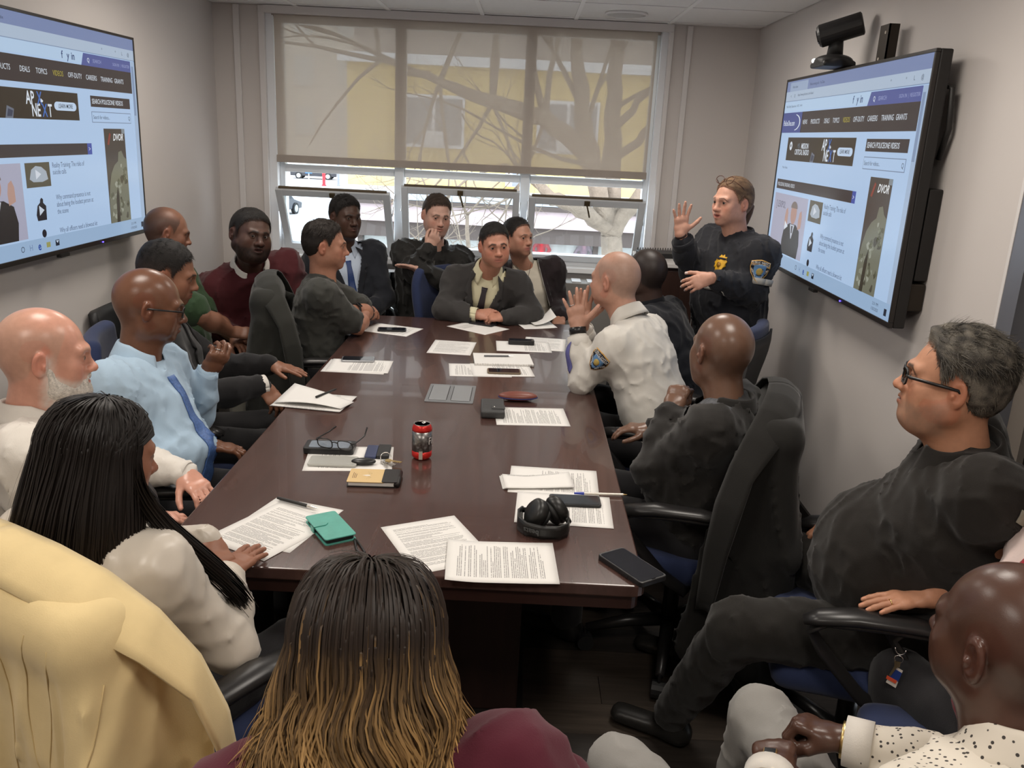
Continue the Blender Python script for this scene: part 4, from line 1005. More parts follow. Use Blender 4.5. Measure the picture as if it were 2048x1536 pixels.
    poly('camouflage_figure', [(0.776, 0.932), (0.778, 0.80), (0.786, 0.74), (0.800, 0.68), (0.822, 0.64), (0.846, 0.62), (0.852, 0.575), (0.872, 0.568), (0.885, 0.60), (0.902, 0.615), (0.902, 0.932)], C8(112, 112, 96), 3)
    rr_ = random.Random(5)
    for q in range(46):
        u, v = 0.785+0.112*rr_.random(), 0.63+0.29*rr_.random()
        if v < 0.74 and u < 0.83: continue
        s = 0.004+0.007*rr_.random(); poly('camouflage_patch', [(u+s*(0.5+rr_.random())*math.cos(a), v+1.8*s*(0.5+rr_.random())*math.sin(a)) for a in [2*math.pi*i/7 for i in range(7)]], [C8(88, 88, 70), C8(134, 136, 120), C8(74, 70, 58), C8(150, 152, 138)][q % 4], 4)
    poly('camouflage_fold', [(0.812, 0.932), (0.818, 0.80), (0.832, 0.75), (0.836, 0.80), (0.832, 0.932)], C8(58, 52, 42), 5)
    rect('scroll_bar', 0.975, 0.112, 1.0, 0.932, C8(160, 180, 206), 2); rect('scroll_thumb', 0.977, 0.136, 0.990, 0.387, C8(128, 146, 176), 3)
    rect('task_bar', 0, 0.932, 1, 1, C8(150, 176, 206), 2); txt('Type here to search', 0.05, 0.966, 0.018, INK, 3)
    rect('start_mark', 0.012, 0.955, 0.026, 0.978, INK, 3)
    for u, s, c in ((0.325, 'O', INK), (0.36, 'H', C8(110, 132, 168)), (0.397, 'e', C8(40, 70, 150))): txt(s, u, 0.966, 0.048 if s == 'e' else 0.034, c, 3, 'CENTER', bold=0.02 if s == 'e' else 0)
    rect('folder_icon', 0.428, 0.955, 0.446, 0.978, C8(150, 150, 90), 3); rect('mail_icon', 0.470, 0.953, 0.488, 0.980, C8(30, 36, 50), 3); poly('mail_icon_flap', [(0.472, 0.956), (0.486, 0.956), (0.479, 0.968)], C8(190, 206, 226), 4)
    txt('2:31 PM', 0.90, 0.956, 0.017, INK, 3); txt('1/30/2020', 0.895, 0.978, 0.017, INK, 3); rect('notice_icon', 0.968, 0.956, 0.982, 0.984, C8(40, 44, 56), 3)
    return t
TXT = {}
tv('wall_display', 'large flat screen on the right wall below the camera, showing a web page', (1.335, 3.86, 1.65), -math.pi/2, 0.0, True)
tv('wall_display', 'large flat screen on the left wall, cut off by the picture edge', (-1.955, 3.61, 1.68), math.pi/2, 0.0, False)

# ceiling-side brackets and cameras of the right screen
pc = empty('video_camera', (1.315, 3.98, 2.128), 0, 'black conference camera perched on top of the right screen', 'camera')
F = Field(); F.ell((0, 0, 0.030), (0.075, 0.105, 0.026), k=0.01); F.box((0, 0, 0.012), (0.07, 0.095, 0.012), r=0.01, k=0.02)
V, Q = F.mesh(0.004); link('base', np_mesh('base', V, Q), Mk, pc)
MB().tube([(0, -0.01, 0.05), (0, -0.01, 0.12)], [0.034, 0.028], 16).build('neck', Mk, pc, smooth=True)
cd = Vector((-0.62, -0.55, 0.12)).normalized(); cc = Vector((0.0, -0.02, 0.150)); cd = Vector((-0.80, 0.35, -0.28)).normalized()
hd = MB().tube([cc-cd*0.10, cc-cd*0.095, cc+cd*0.075, cc+cd*0.085], [0.040, 0.048, 0.048, 0.040], 24).build('camera_head', Mk, pc, smooth=False)
MB().tube([cc+cd*0.083, cc+cd*0.090], [0.030, 0.028], 20).build('lens', mat('lens_black', (0.005, 0.005, 0.008), 0.05), hd)
MB().ell((-0.068, 0.045, 0.030), (0.010, 0.018, 0.010)).build('status_light', mat('white_led', (0.9, 0.9, 0.9), 0.3, emit=(1, 1, 1), estr=2.0), pc, smooth=True)
br = empty('steel_bracket', (1.36, 3.62, 2.12), 0, 'dark slotted steel plate sticking up behind the right screen', 'bracket')
MB().box((0.02, -0.045, 0.0), (0.026, 0.045, 0.145)).box((0.02, -0.045, 0.0), (0.06, -0.040, 0.145)).build('plate', mat('dark_steel', rgb(58, 52, 46), 0.45, 0.7), br)
for yy, zz in ((-0.015, 0.115), (0.02, 0.02)): MB().tube([(0.0185, yy, zz), (0.0202, yy, zz)], 0.006, 10).build('hole', mat('pale_hole', rgb(190, 180, 168), 0.6), br)

# ------------------------------------------------------------------ outside the window
ZG = -3.2
gr = struct('ground_pavement', MB().box((-60, 6.3, ZG-0.1), (60, 120, ZG)), mat('pavement', rgb(206, 204, 200), 0.9, noise=0.06, nscale=0.6))
struct('ground_road', MB().box((-60, 46, ZG), (8, 110, ZG+0.01)), mat('asphalt', rgb(176, 178, 182), 0.9, noise=0.08, nscale=0.8))
bd = empty('yellow_building', (4.0, 24.0, ZG), 0, 'yellow brick building with shop fronts across the street', 'building')
mat('far_glass', rgb(120, 124, 132), 0.2); M_yel = mat('yellow_brick', rgb(210, 184, 116), 0.9, noise=0.12, nscale=3, bump=0.2, bscale=16); M_bw = mat('building_white', rgb(214, 216, 222), 0.7); M_dk = mat('shop_dark', rgb(72, 62, 58), 0.7)
zz = lambda a: a-ZG
MB().box((-9.0, 0.6, zz(-0.1)), (18, 12, zz(3.5))).build('upper_wall', M_yel, bd)
MB().box((-9.2, 0.3, zz(3.5)), (18.2, 12, zz(3.75))).build('cornice', M_bw, bd)
MB().box((-9.0, 1.6, zz(3.75)), (18, 12, zz(8.5))).build('penthouse_wall', mat('grey_brick', rgb(150, 140, 132), 0.9, noise=0.1, nscale=2), bd)
MB().box((-9.0, -0.6, zz(-0.02)), (18, 2.0, zz(0.25))).build('shop_roof', mat('lead_roof', rgb(150, 158, 168), 0.6), bd)
MB().box((-9.0, -0.5, zz(-0.62)), (18, 0.2, zz(-0.15))).build('sign_band', mat('mauve_band', rgb(168, 152, 154), 0.8, noise=0.1, nscale=3), bd)
MB().box((-9.0, -0.62, zz(-0.16)), (18, 0.25, zz(-0.03))).build('gutter', M_dk, bd)
MB().box((-9.0, -0.35, zz(-1.05)), (18, 0.0, zz(-0.62))).build('shutter_box', M_dk, bd)
MB().box((-9.0, 0.25, 0), (18, 0.5, zz(-0.62))).build('shop_back', mat('shop_inside', rgb(226, 216, 210), 0.8), bd)
for k in range(12):
    MB().box((-8.6+2.2*k, -0.06, 0), (-8.46+2.2*k, 0.24, zz(-0.7))).build('pier', M_dk, bd)
    if k < 11: MB().box((-8.46+2.2*k, 0.0, 0.4), (-6.40+2.2*k, 0.02, zz(-1.05))).build('shop_pane', M_glass, bd)
for k in range(5):
    x = -6.6+3.7*k; w = MB().box((x-0.85, 0.50, zz(1.35)), (x+0.85, 0.60, zz(2.75))).build('window', M_bw, bd)
    for q in (-1, 1): MB().box((x+q*0.41-0.36, 0.46, zz(1.45)), (x+q*0.41+0.36, 0.505, zz(2.65))).build('pane', MATS['far_glass'], w)
    MB().box((x-0.3, 0.25, zz(1.42)), (x+0.3, 0.55, zz(1.80))).build('air_conditioner', mat('ac_grey', rgb(186, 186, 190), 0.6), w)
for k in range(4):
    x = -4.2+4.2*k; w = MB().box((x-0.35, 0.50, zz(0.40)), (x+0.35, 0.60, zz(0.95))).build('window', M_bw, bd); MB().box((x-0.16, 0.46, zz(0.42)), (x+0.16, 0.51, zz(0.82))).build('pane', MATS['far_glass'], w)
fb = empty('backdrop_building', (-30, 95.0, ZG), 0, 'pale building added far off to tone down the sky behind the blind', 'building')  # added backdrop, keeps white sky from showing through the left blind bay
MB().box((-30, 0, 0), (22, 12, 30)).build('facade', mat('pale_facade', rgb(196, 186, 174), 0.9, noise=0.05, nscale=0.4), fb)
for i_ in range(10):
    for j_ in range(5): MB().box((-27+4.6*i_, -0.15, 4+5*j_), (-25+4.6*i_, 0.0, 7+5*j_)).build('window', mat('far_pale_glass', rgb(184, 180, 174), 0.3), fb)
def mannequin(x, y, z, col, label):
    t = empty('mannequin', (x, y, ZG), 0, label, 'mannequin'); m = mat('dress_%d' % int(col[0]), rgb(*col), 0.8); F = Field()
    h = z-ZG; F.cone((0, 0, h+0.30), (0, 0, h), 0.13, 0.10, k=0.1); F.cone((0, 0, h), (0, 0, h-0.45), 0.10, 0.24, k=0.1)
    for s in (-1, 1): F.cone((s*0.13, 0, h+0.30), (s*0.24, -0.02, h+0.08), 0.05, 0.045, k=0.05); F.cone((s*0.24, -0.02, h+0.08), (s*0.12, -0.08, h-0.05), 0.045, 0.035, k=0.03)
    V, Q = F.mesh(0.03); link('dress', np_mesh('dress', V, Q), m, t)
    F = Field(); F.ell((0, 0, h+0.52), (0.08, 0.09, 0.11)); F.cone((0, 0, h+0.45), (0, 0, h+0.30), 0.045, 0.05); V, Q = F.mesh(0.025); link('bust', np_mesh('bust', V, Q), mat('mannequin_skin', rgb(226, 200, 80), 0.6), t)
    MB().tube([(0, 0, 0), (0, 0, h-0.4)], 0.03, 8).build('stand', Mk, t)
mannequin(0.55, 24.12, -1.35, (196, 26, 44), 'shop mannequin in a bright red dress beyond the right-hand window')
mannequin(1.75, 24.12, -1.40, (150, 120, 132), 'shop mannequin in a dull mauve dress behind the tree')
mannequin(3.55, 24.12, -1.38, (168, 70, 60), 'shop mannequin in a rust dress right of the tree trunk')

def tree(root, segs, twigs, m, seed, name='bare_tree'):
    rr = random.Random(seed)
    for nm, pts, r in segs: 
        P = [Vector(p) for p in pts]; Qp = []; Rr = []
        for i in range(len(P)-1):
            for k in range(4): 
                t = k/4; Qp.append(P[i].lerp(P[i+1], t)+Vector((rr.uniform(-1, 1), rr.uniform(-1, 1), rr.uniform(-1, 1)))*0.03); Rr.append((r[i]*(1-t)+r[i+1]*t)*rr.uniform(0.93, 1.07))
        Qp.append(P[-1]); Rr.append(r[-1]); MB().tube([q-root.location for q in Qp], Rr, 10).build(nm, m, root, smooth=True)
    def grow(b, p, d, L, r, n):
        if n == 0 or r < 0.003: return
        pts = [p]; q = p.copy(); dd = d.copy()
        for k in range(4):
            dd = (dd+Vector((rr.uniform(-1, 1), rr.uniform(-0.6, 0.6), rr.uniform(-0.6, 0.9)))*0.28).normalized(); q = q+dd*L/4; pts.append(q.copy())
            if k >= 1 and rr.random() < 0.85:
                e = (dd+Vector((rr.uniform(-1, 1), rr.uniform(-0.5, 0.5), rr.uniform(-0.5, 1)))*0.9).normalized(); grow(b, q.copy(), e, L*0.62, r*0.5, n-1)
        b.tube([x-root.location for x in pts], [r*(1-0.16*k) for k in range(5)], 5)
    for p, d, L, r, n in twigs:
        b = MB(); grow(b, Vector(p), Vector(d).normalized(), L, r, n); o = b.build('twigs', m, root, smooth=True); o['kind'] = 'stuff'
M_bark = mat('bark', rgb(112, 100, 88), 0.95, noise=0.3, nscale=6, bump=0.8, bscale=25, bdist=0.02)
T0 = (1.601, 13.500, -0.994); T1 = (1.389, 13.500, 0.356); T2 = (0.976, 13.400, 1.405); T3 = (0.808, 13.300, 2.193); T4 = (0.625, 13.200, 3.279); T4b = (0.438, 13.000, 4.651)
R2 = (1.350, 13.800, 1.410); R3 = (1.294, 13.900, 2.232); R4 = (1.313, 14.000, 3.256); R5 = (1.282, 14.000, 4.907)
L1 = (0.885, 13.400, 1.621); L2 = (0.246, 13.000, 2.033); L3 = (-0.516, 12.700, 2.216); L4 = (-1.237, 12.400, 2.453); L5 = (-2.032, 12.200, 2.672)
K1 = (1.155, 13.400, 0.548); K2 = (0.768, 13.000, 0.790); K3 = (0.417, 12.800, 0.912); K4 = (0.067, 12.600, 1.247); K5 = (-0.296, 12.500, 1.373)
S1 = (1.375, 13.800, 1.487); S2 = (1.745, 13.200, 1.879); S3 = (2.028, 13.000, 2.447); Sb1 = (1.395, 13.800, 2.012); Sb2 = (1.746, 13.600, 2.460); Sb3 = (2.078, 13.500, 2.754)
N1 = (1.407, 13.500, 0.434); N2 = (1.692, 13.300, 0.923); N3 = (2.058, 13.000, 1.397); N4 = (1.345, 13.600, 1.038)
tr1 = empty('bare_tree', (T0[0], 13.5, ZG), 0, 'big bare grey tree with forked trunk outside the right-hand window', 'tree')
tree(tr1, [('trunk', [(T0[0], 13.5, ZG), T0, T1], [0.211, 0.186, 0.167]), ('limb', [T1, T2, T3, T4, T4b], [0.149, 0.161, 0.124, 0.081, 0.037]), ('limb', [T1, N4, R2, R3, R4, R5], [0.136, 0.143, 0.167, 0.124, 0.105, 0.050]),
    ('limb', [T2, L1, L2, L3, L4, L5], [0.149, 0.136, 0.124, 0.099, 0.062, 0.025]), ('limb', [N1, K1, K2, K3, K4, K5], [0.124, 0.118, 0.105, 0.093, 0.062, 0.031]), ('limb', [R2, S1, S2, S3], [0.074, 0.068, 0.062, 0.043]), ('limb', [R3, Sb1, Sb2, Sb3], [0.062, 0.062, 0.050, 0.037]), ('limb', [T1, N1, N2, N3], [0.136, 0.136, 0.112, 0.087])],
    [(L2, (0.2, 0, 1), 2.6, 0.05, 5), (L3, (0.3, 0, 1), 2.4, 0.045, 5), (L4, (0.2, 0, 1), 2.2, 0.04, 5), (L5, (-0.3, 0, 1), 2.2, 0.035, 5), (L5, (-0.6, 0, -0.5), 1.6, 0.03, 5), (L4, (0.4, 0, -1), 1.6, 0.03, 5), (L3, (0.5, 0, -1), 1.5, 0.03, 5), (T2, (-1, 0, 0.3), 1.8, 0.04, 5), (T4, (0.6, 0, 0.5), 1.8, 0.04, 5), (Sb3, (0.5, 0, 0.6), 1.5, 0.03, 4), (L3, (-0.3, 0, 1), 2.2, 0.05, 5), (L3, (-0.6, 0, -0.8), 1.6, 0.035, 4), (L4, (-1, 0, 0.3), 2.0, 0.05, 4), (L4, (-0.5, 0, -1), 1.3, 0.03, 4), (L2, (-0.6, 0, 1), 2.4, 0.06, 4), (L2, (-0.3, 0, -1), 1.3, 0.03, 4), (T3, (-0.7, 0, 0.8), 2.0, 0.05, 4), (T4, (-0.6, 0, 0.8), 1.8, 0.05, 4), (R4, (0.7, 0, 0.6), 1.8, 0.05, 4), (S3, (0.4, 0, 0.8), 1.5, 0.04, 3), (K5, (-0.8, 0, -0.2), 1.2, 0.03, 4), (K4, (-0.4, 0, -0.9), 1.0, 0.025, 4), (L1, (0.3, 0, 1), 1.8, 0.05, 4), (L5, (-1, 0, 0.1), 1.8, 0.035, 4), (K3, (-0.7, 0, 0.6), 1.2, 0.03, 4), (R3, (0.6, 0, 0.5), 1.6, 0.04, 4)], M_bark, 11)
tr2 = empty('bare_tree', (-1.2, 17.0, ZG), 0, 'slender bare sapling seen through the middle window', 'tree')
q0 = (-1.106, 17.000, -1.050); q1 = (-1.196, 17.000, 0.234)
tree(tr2, [('trunk', [(q0[0], 17, ZG), q0, q1], [0.06, 0.05, 0.035])], [(q1, (-0.4, 0, 1), 1.6, 0.025, 4), (q1, (0.6, 0, 1), 1.5, 0.025, 4), (q0, (-0.9, 0, 0.7), 1.7, 0.025, 4), (q0, (0.9, 0, 0.6), 1.6, 0.025, 4)], MATS['bark'], 5)
tr2.location.x = q0[0]

def car(loc, rz, col, label, van=False):
    t = empty('parked_car', loc, rz, label, 'car'); m = mat('car_paint_%d_%d' % (int(col[0]), int(col[2])), rgb(*col), 0.25, coat=0.5); g = mat('car_glass', (0.02, 0.025, 0.03), 0.08); k = mat('tyre', (0.015, 0.015, 0.015), 0.8); h = mat('hub', rgb(170, 172, 176), 0.35, 0.8)
    Mr = Matrix.Rotation(math.pi/2, 4, 'X')
    if van: prof = [(-2.3, 0.35), (2.3, 0.35), (2.35, 0.9), (1.9, 1.1), (1.45, 1.85), (-2.25, 1.9), (-2.35, 0.8)]; win = [(1.35, 1.1), (1.75, 1.12), (1.38, 1.75), (0.5, 1.75), (0.5, 1.1)]
    else: prof = [(-2.2, 0.3), (2.2, 0.3), (2.25, 0.65), (1.3, 0.88), (0.55, 1.40), (-0.9, 1.42), (-1.7, 0.98), (-2.25, 0.9)]; win = [(-1.4, 0.95), (1.05, 0.92), (0.5, 1.32), (-0.85, 1.34)]
    MB().prism(prof, -0.85, 0.85, Mr).build('car_body', m, t, bevel=0.05)
    for s in (-1, 1): MB().prism(win, s*0.86-0.01, s*0.86+0.01, Mr).build('side_window', g, t)
    for wx in (-1.4, 1.4):
        for s in (-1, 1):
            w = MB().tube([(wx, s*0.72, 0.33), (wx, s*0.90, 0.33)], 0.33, 20).build('wheel', k, t); MB().tube([(wx, s*0.895, 0.33), (wx, s*0.91, 0.33)], 0.21, 14).build('hub_cap', h, w)
pA = (-19.517, 86.170, -3.200); pB = (-13.171, 48.957, -3.200); pC = (-15.517, 77.325, -3.200); pD = (-14.898, 83.869, -3.200)
car((pA[0]-1.0, pA[1]-1, ZG), 0.05, (34, 34, 40), 'dark car with bright wheels parked far down the street')
car((pB[0]-1.2, pB[1], ZG), 1.35, (30, 34, 44), 'dark saloon car close to the left window edge')
car((pC[0]+2.2, pC[1]+3, ZG), 0.03, (232, 234, 238), 'white van parked behind the red post', True)
car((pD[0]+3.4, pD[1]+8, ZG), 0.0, (60, 62, 70), 'grey car farthest down the street')
def post(px, py, h, r, col, label, name='street_post', plate=None):
    p = px; t = empty(name, (p[0], p[1], ZG), 0, label, 'post'); MB().tube([(0, 0, 0), (0, 0, h)], r, 10).build('pole', mat('post_%d_%d' % (col[0], col[1]), rgb(*col), 0.6), t)
    MB().lathe([(r*1.6, 0), (r*1.6, 0.1), (r, 0.14)], 10).build('foot', MATS['post_%d_%d' % (col[0], col[1])], t)
    if plate: MB().box((-0.3, -r-0.02, h-0.6), (0.3, -r, h)).build('plate', mat('plate_blue', rgb(40, 110, 190), 0.5), t)
a_ = (-17.446, 75.642, -3.200); b_ = (-18.839, 75.985, -3.200); c_ = (-16.381, 76.572, -3.200); d_ = (-8.255, 45.722, -3.200)
post(a_, 0, 1.7, 0.13, (220, 40, 50), 'bright red post by the far kerb', 'red_post')
post(b_, 0, 1.6, 0.05, (150, 150, 150), 'blue sign on a thin pole by the far kerb', 'sign_post', True)
post(c_, 0, 3.2, 0.10, (122, 128, 136), 'thick grey lamp post beside the white van', 'lamp_post')
post(d_, 0, 3.0, 0.05, (140, 146, 150), 'thin leaning grey pole on the near pavement', 'thin_pole')

# ------------------------------------------------------------------ the conference table
TX0, TX1, TY0, TY1, TZ = -0.875, 0.345, 1.86, 4.86, 0.74
M_mah = mat('mahogany', rgb(74, 53, 48), 0.22, noise=0.20, nscale=4, stretch=(14, 0.9, 8), coat=0.25, bump=0.03, bscale=40, spec=0.5)
tbl = empty('conference_table', ((TX0+TX1)/2, (TY0+TY1)/2, 0), 0, 'long dark mahogany conference table in the middle of the room', 'table')
hx, hy = (TX1-TX0)/2, (TY1-TY0)/2
MB().bbox((-hx, -hy, TZ-0.032), (hx, hy, TZ), 0.03, 4).build('tabletop', M_mah, tbl, bevel=0.004)
MB().bbox((-hx+0.012, -hy+0.012, TZ-0.07), (hx-0.012, hy-0.012, TZ-0.032), 0.03, 4).build('edge_band', mat('mahogany_edge', rgb(48, 29, 25), 0.35, noise=0.15, nscale=6), tbl)
M_ped = mat('table_base_wood', rgb(44, 28, 24), 0.45, noise=0.2, nscale=5, stretch=(8, 8, 0.8))
for s in (-1, 1):
    MB().box((-0.32, s*0.85-0.22, 0.04), (0.32, s*0.85+0.22, TZ-0.07)).build('pedestal', M_ped, tbl, bevel=0.006)
    MB().box((-0.34, s*0.85-0.24, 0), (0.34, s*0.85+0.24, 0.04)).build('plinth', M_base, tbl)
MB().box((-0.02, -0.63, 0.2), (0.02, 0.63, TZ-0.07)).build('modesty_panel', M_ped, tbl)
cb = MB().box((0.0, 0, 0), (0.001, 0.001, 0.001)); tx, ty = tbl.location.x, tbl.location.y
pb = MB().bbox((-0.36-tx, 3.25-ty, TZ-0.002), (-0.165-tx, 3.50-ty, TZ+0.003), 0.006).build('cable_box_frame', mat('cable_grey', rgb(134, 136, 138), 0.4, 0.3), tbl)
M_lid = mat('cable_lid', rgb(150, 152, 154), 0.38, 0.3); M_slot = mat('slot_black', (0.01, 0.01, 0.01), 0.6)
for x0, x1 in ((-0.345, -0.275), (-0.255, -0.180)):
    MB().box((x0-tx, 3.27-ty, TZ+0.003), (x1-tx, 3.48-ty, TZ+0.0055)).build('cable_lid', M_lid, pb, bevel=0.001)
    for xx in (x0-0.003, x1+0.001): MB().box((xx-tx, 3.28-ty, TZ+0.003), (xx+0.002-tx, 3.475-ty, TZ+0.0034)).build('cable_slot', M_slot, pb)

# ------------------------------------------------------------------ the people in the room
BLKH = (0.012, 0.010, 0.009); BRNH = (0.045, 0.028, 0.018)
M_silver = mat('silver', (0.75, 0.73, 0.70), 0.25, 1.0); M_gold = mat('gold', (0.80, 0.58, 0.25), 0.28, 1.0)
M_blackp = mat('black_frame', (0.012, 0.011, 0.011), 0.3); M_lensc = bpy.data.materials.new('spectacle_lens'); M_lensc.use_nodes = True; glass_nodes(M_lensc, (0.92, 0.92, 0.92))
M_shoe = mat('black_leather', (0.015, 0.014, 0.013), 0.35)
M_white = cloth('white_cotton', rgb(218, 213, 205)); M_blacks = cloth('black_suiting', rgb(27, 26, 27)); M_trs = cloth('dark_trouser', rgb(40, 39, 41))

def vcut(B, w0=0.085, depth=0.34, top=0.02, back=0.0):
    def f(V):
        q = V-B.nk; u = q @ B.r; v = q @ B.up; w = q @ B.f
        hw = w0*np.clip(1+(v-top)/depth, 0, 1)
        return (w > back) & (np.abs(u) < hw) & (v < 0.12) & (v > -depth)
    return f
def suit(B, mj, ms, mt=None, w0=0.085, depth=0.34, t=0.018, seed=2, collar_gap=26, tie=True, shirt_t=0.004, lap=True, amp=0.004):
    garment(B, 'shirt', ms, t=shirt_t, seed=seed, amp=0.002, keepbvh=True, res=0.015); bs = B.bvh
    if tie and mt is not None:
        patch('tie', [(-0.018, -0.062), (0.018, -0.062), (0.014, -0.088), (0.036, -0.40), (0.0, -0.44), (-0.036, -0.40), (-0.014, -0.088)], mt, B.root, bs, B.nk, -B.r, B.up, 0.006, 0.004)
    collar('shirt_collar', ms, B.root, B.nk+B.up*0.005+B.f*0.012, nrm(B.up+0.15*B.f), B.f, r=0.062, gap=collar_gap, off=B.off, h=0.034, drop=0.03)
    garment(B, 'jacket', mj, t=t, seed=seed+3, amp=amp, ff=30, cut=vcut(B, w0, depth), skirt=0.10)
    if lap:
        for s in (-1, 1):
            P = [(0.060, 0.012), (0.098, -0.010), (0.112, -0.105), (0.088, -0.118), (0.102, -0.135), (0.016, -depth-0.02), (-0.004, -depth-0.02), (w0*0.55, -depth*0.42), (w0*0.88, -0.05)]
            P = [(s*x, y) for x, y in P]
            if s < 0: P = P[::-1]
            patch('lapel', P, mj, B.root, B.bvh, B.nk, -B.r, B.up, 0.006, 0.004)
    collar('jacket_collar', mj, B.root, B.nk-B.up*0.012-B.f*0.006, nrm(B.up), B.f, r=0.078, gap=72, off=B.off, h=0.030, leaf=0.036, drop=0.0, spread=0.045)
def cuffs(B, m, sides=(-1, 1), r=0.036, at=0.012, h=0.045):
    for s in sides:
        wr, el = (B.wrL, B.elL) if s < 0 else (B.wrR, B.elR); ax = nrm(wr-el); band('cuff', m, B.root, wr-ax*at, ax, r*1.03, r, h, B.off)
def wrist_watch(B, s, ms, mf, at=0.03, r=0.034, nrmal=(0, 0, 1), size=0.017):
    wr, el = (B.wrL, B.elL) if s < 0 else (B.wrR, B.elR); ax = nrm(wr-el); c = wr-ax*at
    w = band('watch_strap', ms, B.root, c, ax, r, r, 0.020, B.off, solid=0.003)
    n = V3(nrmal); n = nrm(n-ax*(n @ ax)); sd = np.cross(ax, n); M = frame(c+n*(r+0.001)-B.off, ax, sd, n)
    MB().box((-size, -size*0.85, 0), (size, size*0.85, 0.009), M).build('watch_case', mf, w, bevel=0.003)
    MB().box((-size*0.8, -size*0.68, 0.009), (size*0.8, size*0.68, 0.0098), M).build('watch_face', mat('watch_glass', (0.01, 0.012, 0.015), 0.08), w)
def finger_ring(B, s, fi, m, hand_dir, dors, pose, sc=1.0, t=0.45, ts=None):
    F = Field(); wr, el = (B.wrL, B.elL) if s < 0 else (B.wrR, B.elR)
    y = nrm(hand_dir); z = V3(dors); z = nrm(z-y*(z @ y)); x = np.cross(y, z)*(-s if ts is None else ts); P = POSES[pose] if isinstance(pose, str) else pose
    bx = (0.029, 0.0098, -0.0095, -0.0275)[fi]; by = (0.083, 0.088, 0.084, 0.075)[fi]; ln = (0.071, 0.079, 0.073, 0.057)[fi]
    a = math.radians(P['sp'][fi]); d = y*math.cos(a)+x*math.sin(a); c = math.radians(P['c'][fi][0]); dd = d*math.cos(c)-z*math.sin(c)
    p = wr+(y*by+x*bx)*sc+dd*ln*0.46*t*sc
    ring_at('ring', m, B.root, p, dd, 0.0100*sc, 0.0016, B.off)

# 1 -- bald man with white beard at the near left of the table
hs = dict(skin=rgb(206, 146, 122), beard=dict(col=rgb(214, 208, 200), a=0.95, kind='full'), stub=dict(col=rgb(178, 150, 132), a=0.45, top=0.9, recede=0.05, fz=0.03), brow=rgb(170, 140, 120), fat=0.25, browa=0.5, scale=1.03, wide=1.03)
B = person('bald man with white beard and white shirt, nearest seat on the left', hs, (-1.24, 2.16, 1.17), 62, 6, 0, (-1.30, 2.13, 0.975), (-1.28, 2.10, 0.53), 62, elL=(-1.20, 2.44, 0.76), wrL=(-0.99, 2.40, 0.745), elR=(-1.12, 1.88, 0.72), wrR=(-0.98, 2.08, 0.72), belly=1.2, w=1.1, d=1.05, gloss=True, hres=0.00386, hands={'L': dict(pose='drape', dir=(0.7, -0.55, -0.3)), 'R': dict(pose='relaxed')}, armfull=False)
F_ = Field(); F_.ell((0, 0.040, -0.082), (0.068, 0.062, 0.050), k=0.02); F_.ell((0, 0.072, -0.108), (0.040, 0.034, 0.034), k=0.03)
for s in (-1, 1): F_.cone((s*0.072, 0.006, -0.028), (s*0.060, 0.022, -0.075), 0.008, 0.022, k=0.03); F_.cone((s*0.006, 0.099, -0.052), (s*0.030, 0.086, -0.068), 0.006, 0.007, k=0.008)
F_.ell((0, 0.104, -0.0665), (0.020, 0.02, 0.0065), k=0.008, sub=True)
v, q = F_.mesh(0.003, disp=lambda P: 0.0022*wobble(P, 3, 420)); N_ = len(v); ccol = np.tile(np.array(rgb(210, 203, 194)), (N_, 1))*(1+0.25*wobble(v, 6, 500))[:, None]
v = B.Hc+(v*1.03) @ B.A.T; link('beard', np_mesh('beard', v-B.off, q, ccol), HAIRM, B.root)
garment(B, 'shirt', M_white, seed=11, amp=0.005, t=0.012); collar('shirt_collar', M_white, B.root, B.nk+B.up*0.005+B.f*0.01, nrm(B.up+0.1*B.f), B.f, r=0.067, off=B.off)
patch('striped_tie', [(-0.018, -0.07), (0.018, -0.07), (0.036, -0.42), (0.0, -0.46), (-0.036, -0.42)], mat('striped_tie', rgb(30, 30, 34), 0.5), B.root, B.bvh, B.nk, -B.r, B.up, 0.006, 0.004)
trousers(B, M_trs); shoes(B, M_shoe); cuffs(B, M_white, (-1,)); P1 = B

# 2 -- woman with long dark hair at the near left corner
hs = dict(skin=rgb(150, 98, 72), scale=0.95, jaw=0.9, eyes=True)
hL = (0.62, -0.66, -0.38); hR = (0.25, 0.85, 0.05)
B = person('woman with very long straight dark hair and white satin blouse at the near left corner', hs, (-0.82, 1.60, 1.125), 42, 14, 0, (-0.865, 1.555, 0.955), (-0.83, 1.56, 0.50), 26, elL=(-0.92, 1.82, 0.77), wrL=(-0.715, 1.845, 0.815), elR=(-0.585, 1.60, 0.69), wrR=(-0.655, 1.775, 0.765), shR=(-0.71, 1.525, 0.915), shL=(-1.01, 1.63, 0.91), w=0.88, d=0.9, lim=0.92, bust=0.8, hres=0.005, hands={'L': dict(pose='drape', dir=hL, dors=(0.5, -0.1, 0.85), s=0.95, res=0.0038), 'R': dict(pose='flat', dir=hR, dors=(0, 0, 1), s=0.93, res=0.0038)}, armfull=False)
M_satin = mat('white_satin', rgb(208, 199, 186), 0.34, noise=0.03, nscale=8, sheen=0.2, spec=0.5)
garment(B, 'blouse', M_satin, seed=21, amp=0.0032, t=0.014, ff=40, skirt=0.13, res=0.011); collar('blouse_collar', M_satin, B.root, B.nk+B.up*0.0, B.up, B.f, r=0.062, off=B.off)
cuffs(B, M_satin, (-1, 1), r=0.037, at=0.022, h=0.05); trousers(B, M_trs); shoes(B, M_shoe); finger_ring(B, -1, 2, M_silver, hL, (0.5, -0.1, 0.85), 'drape', 0.95); P2 = B

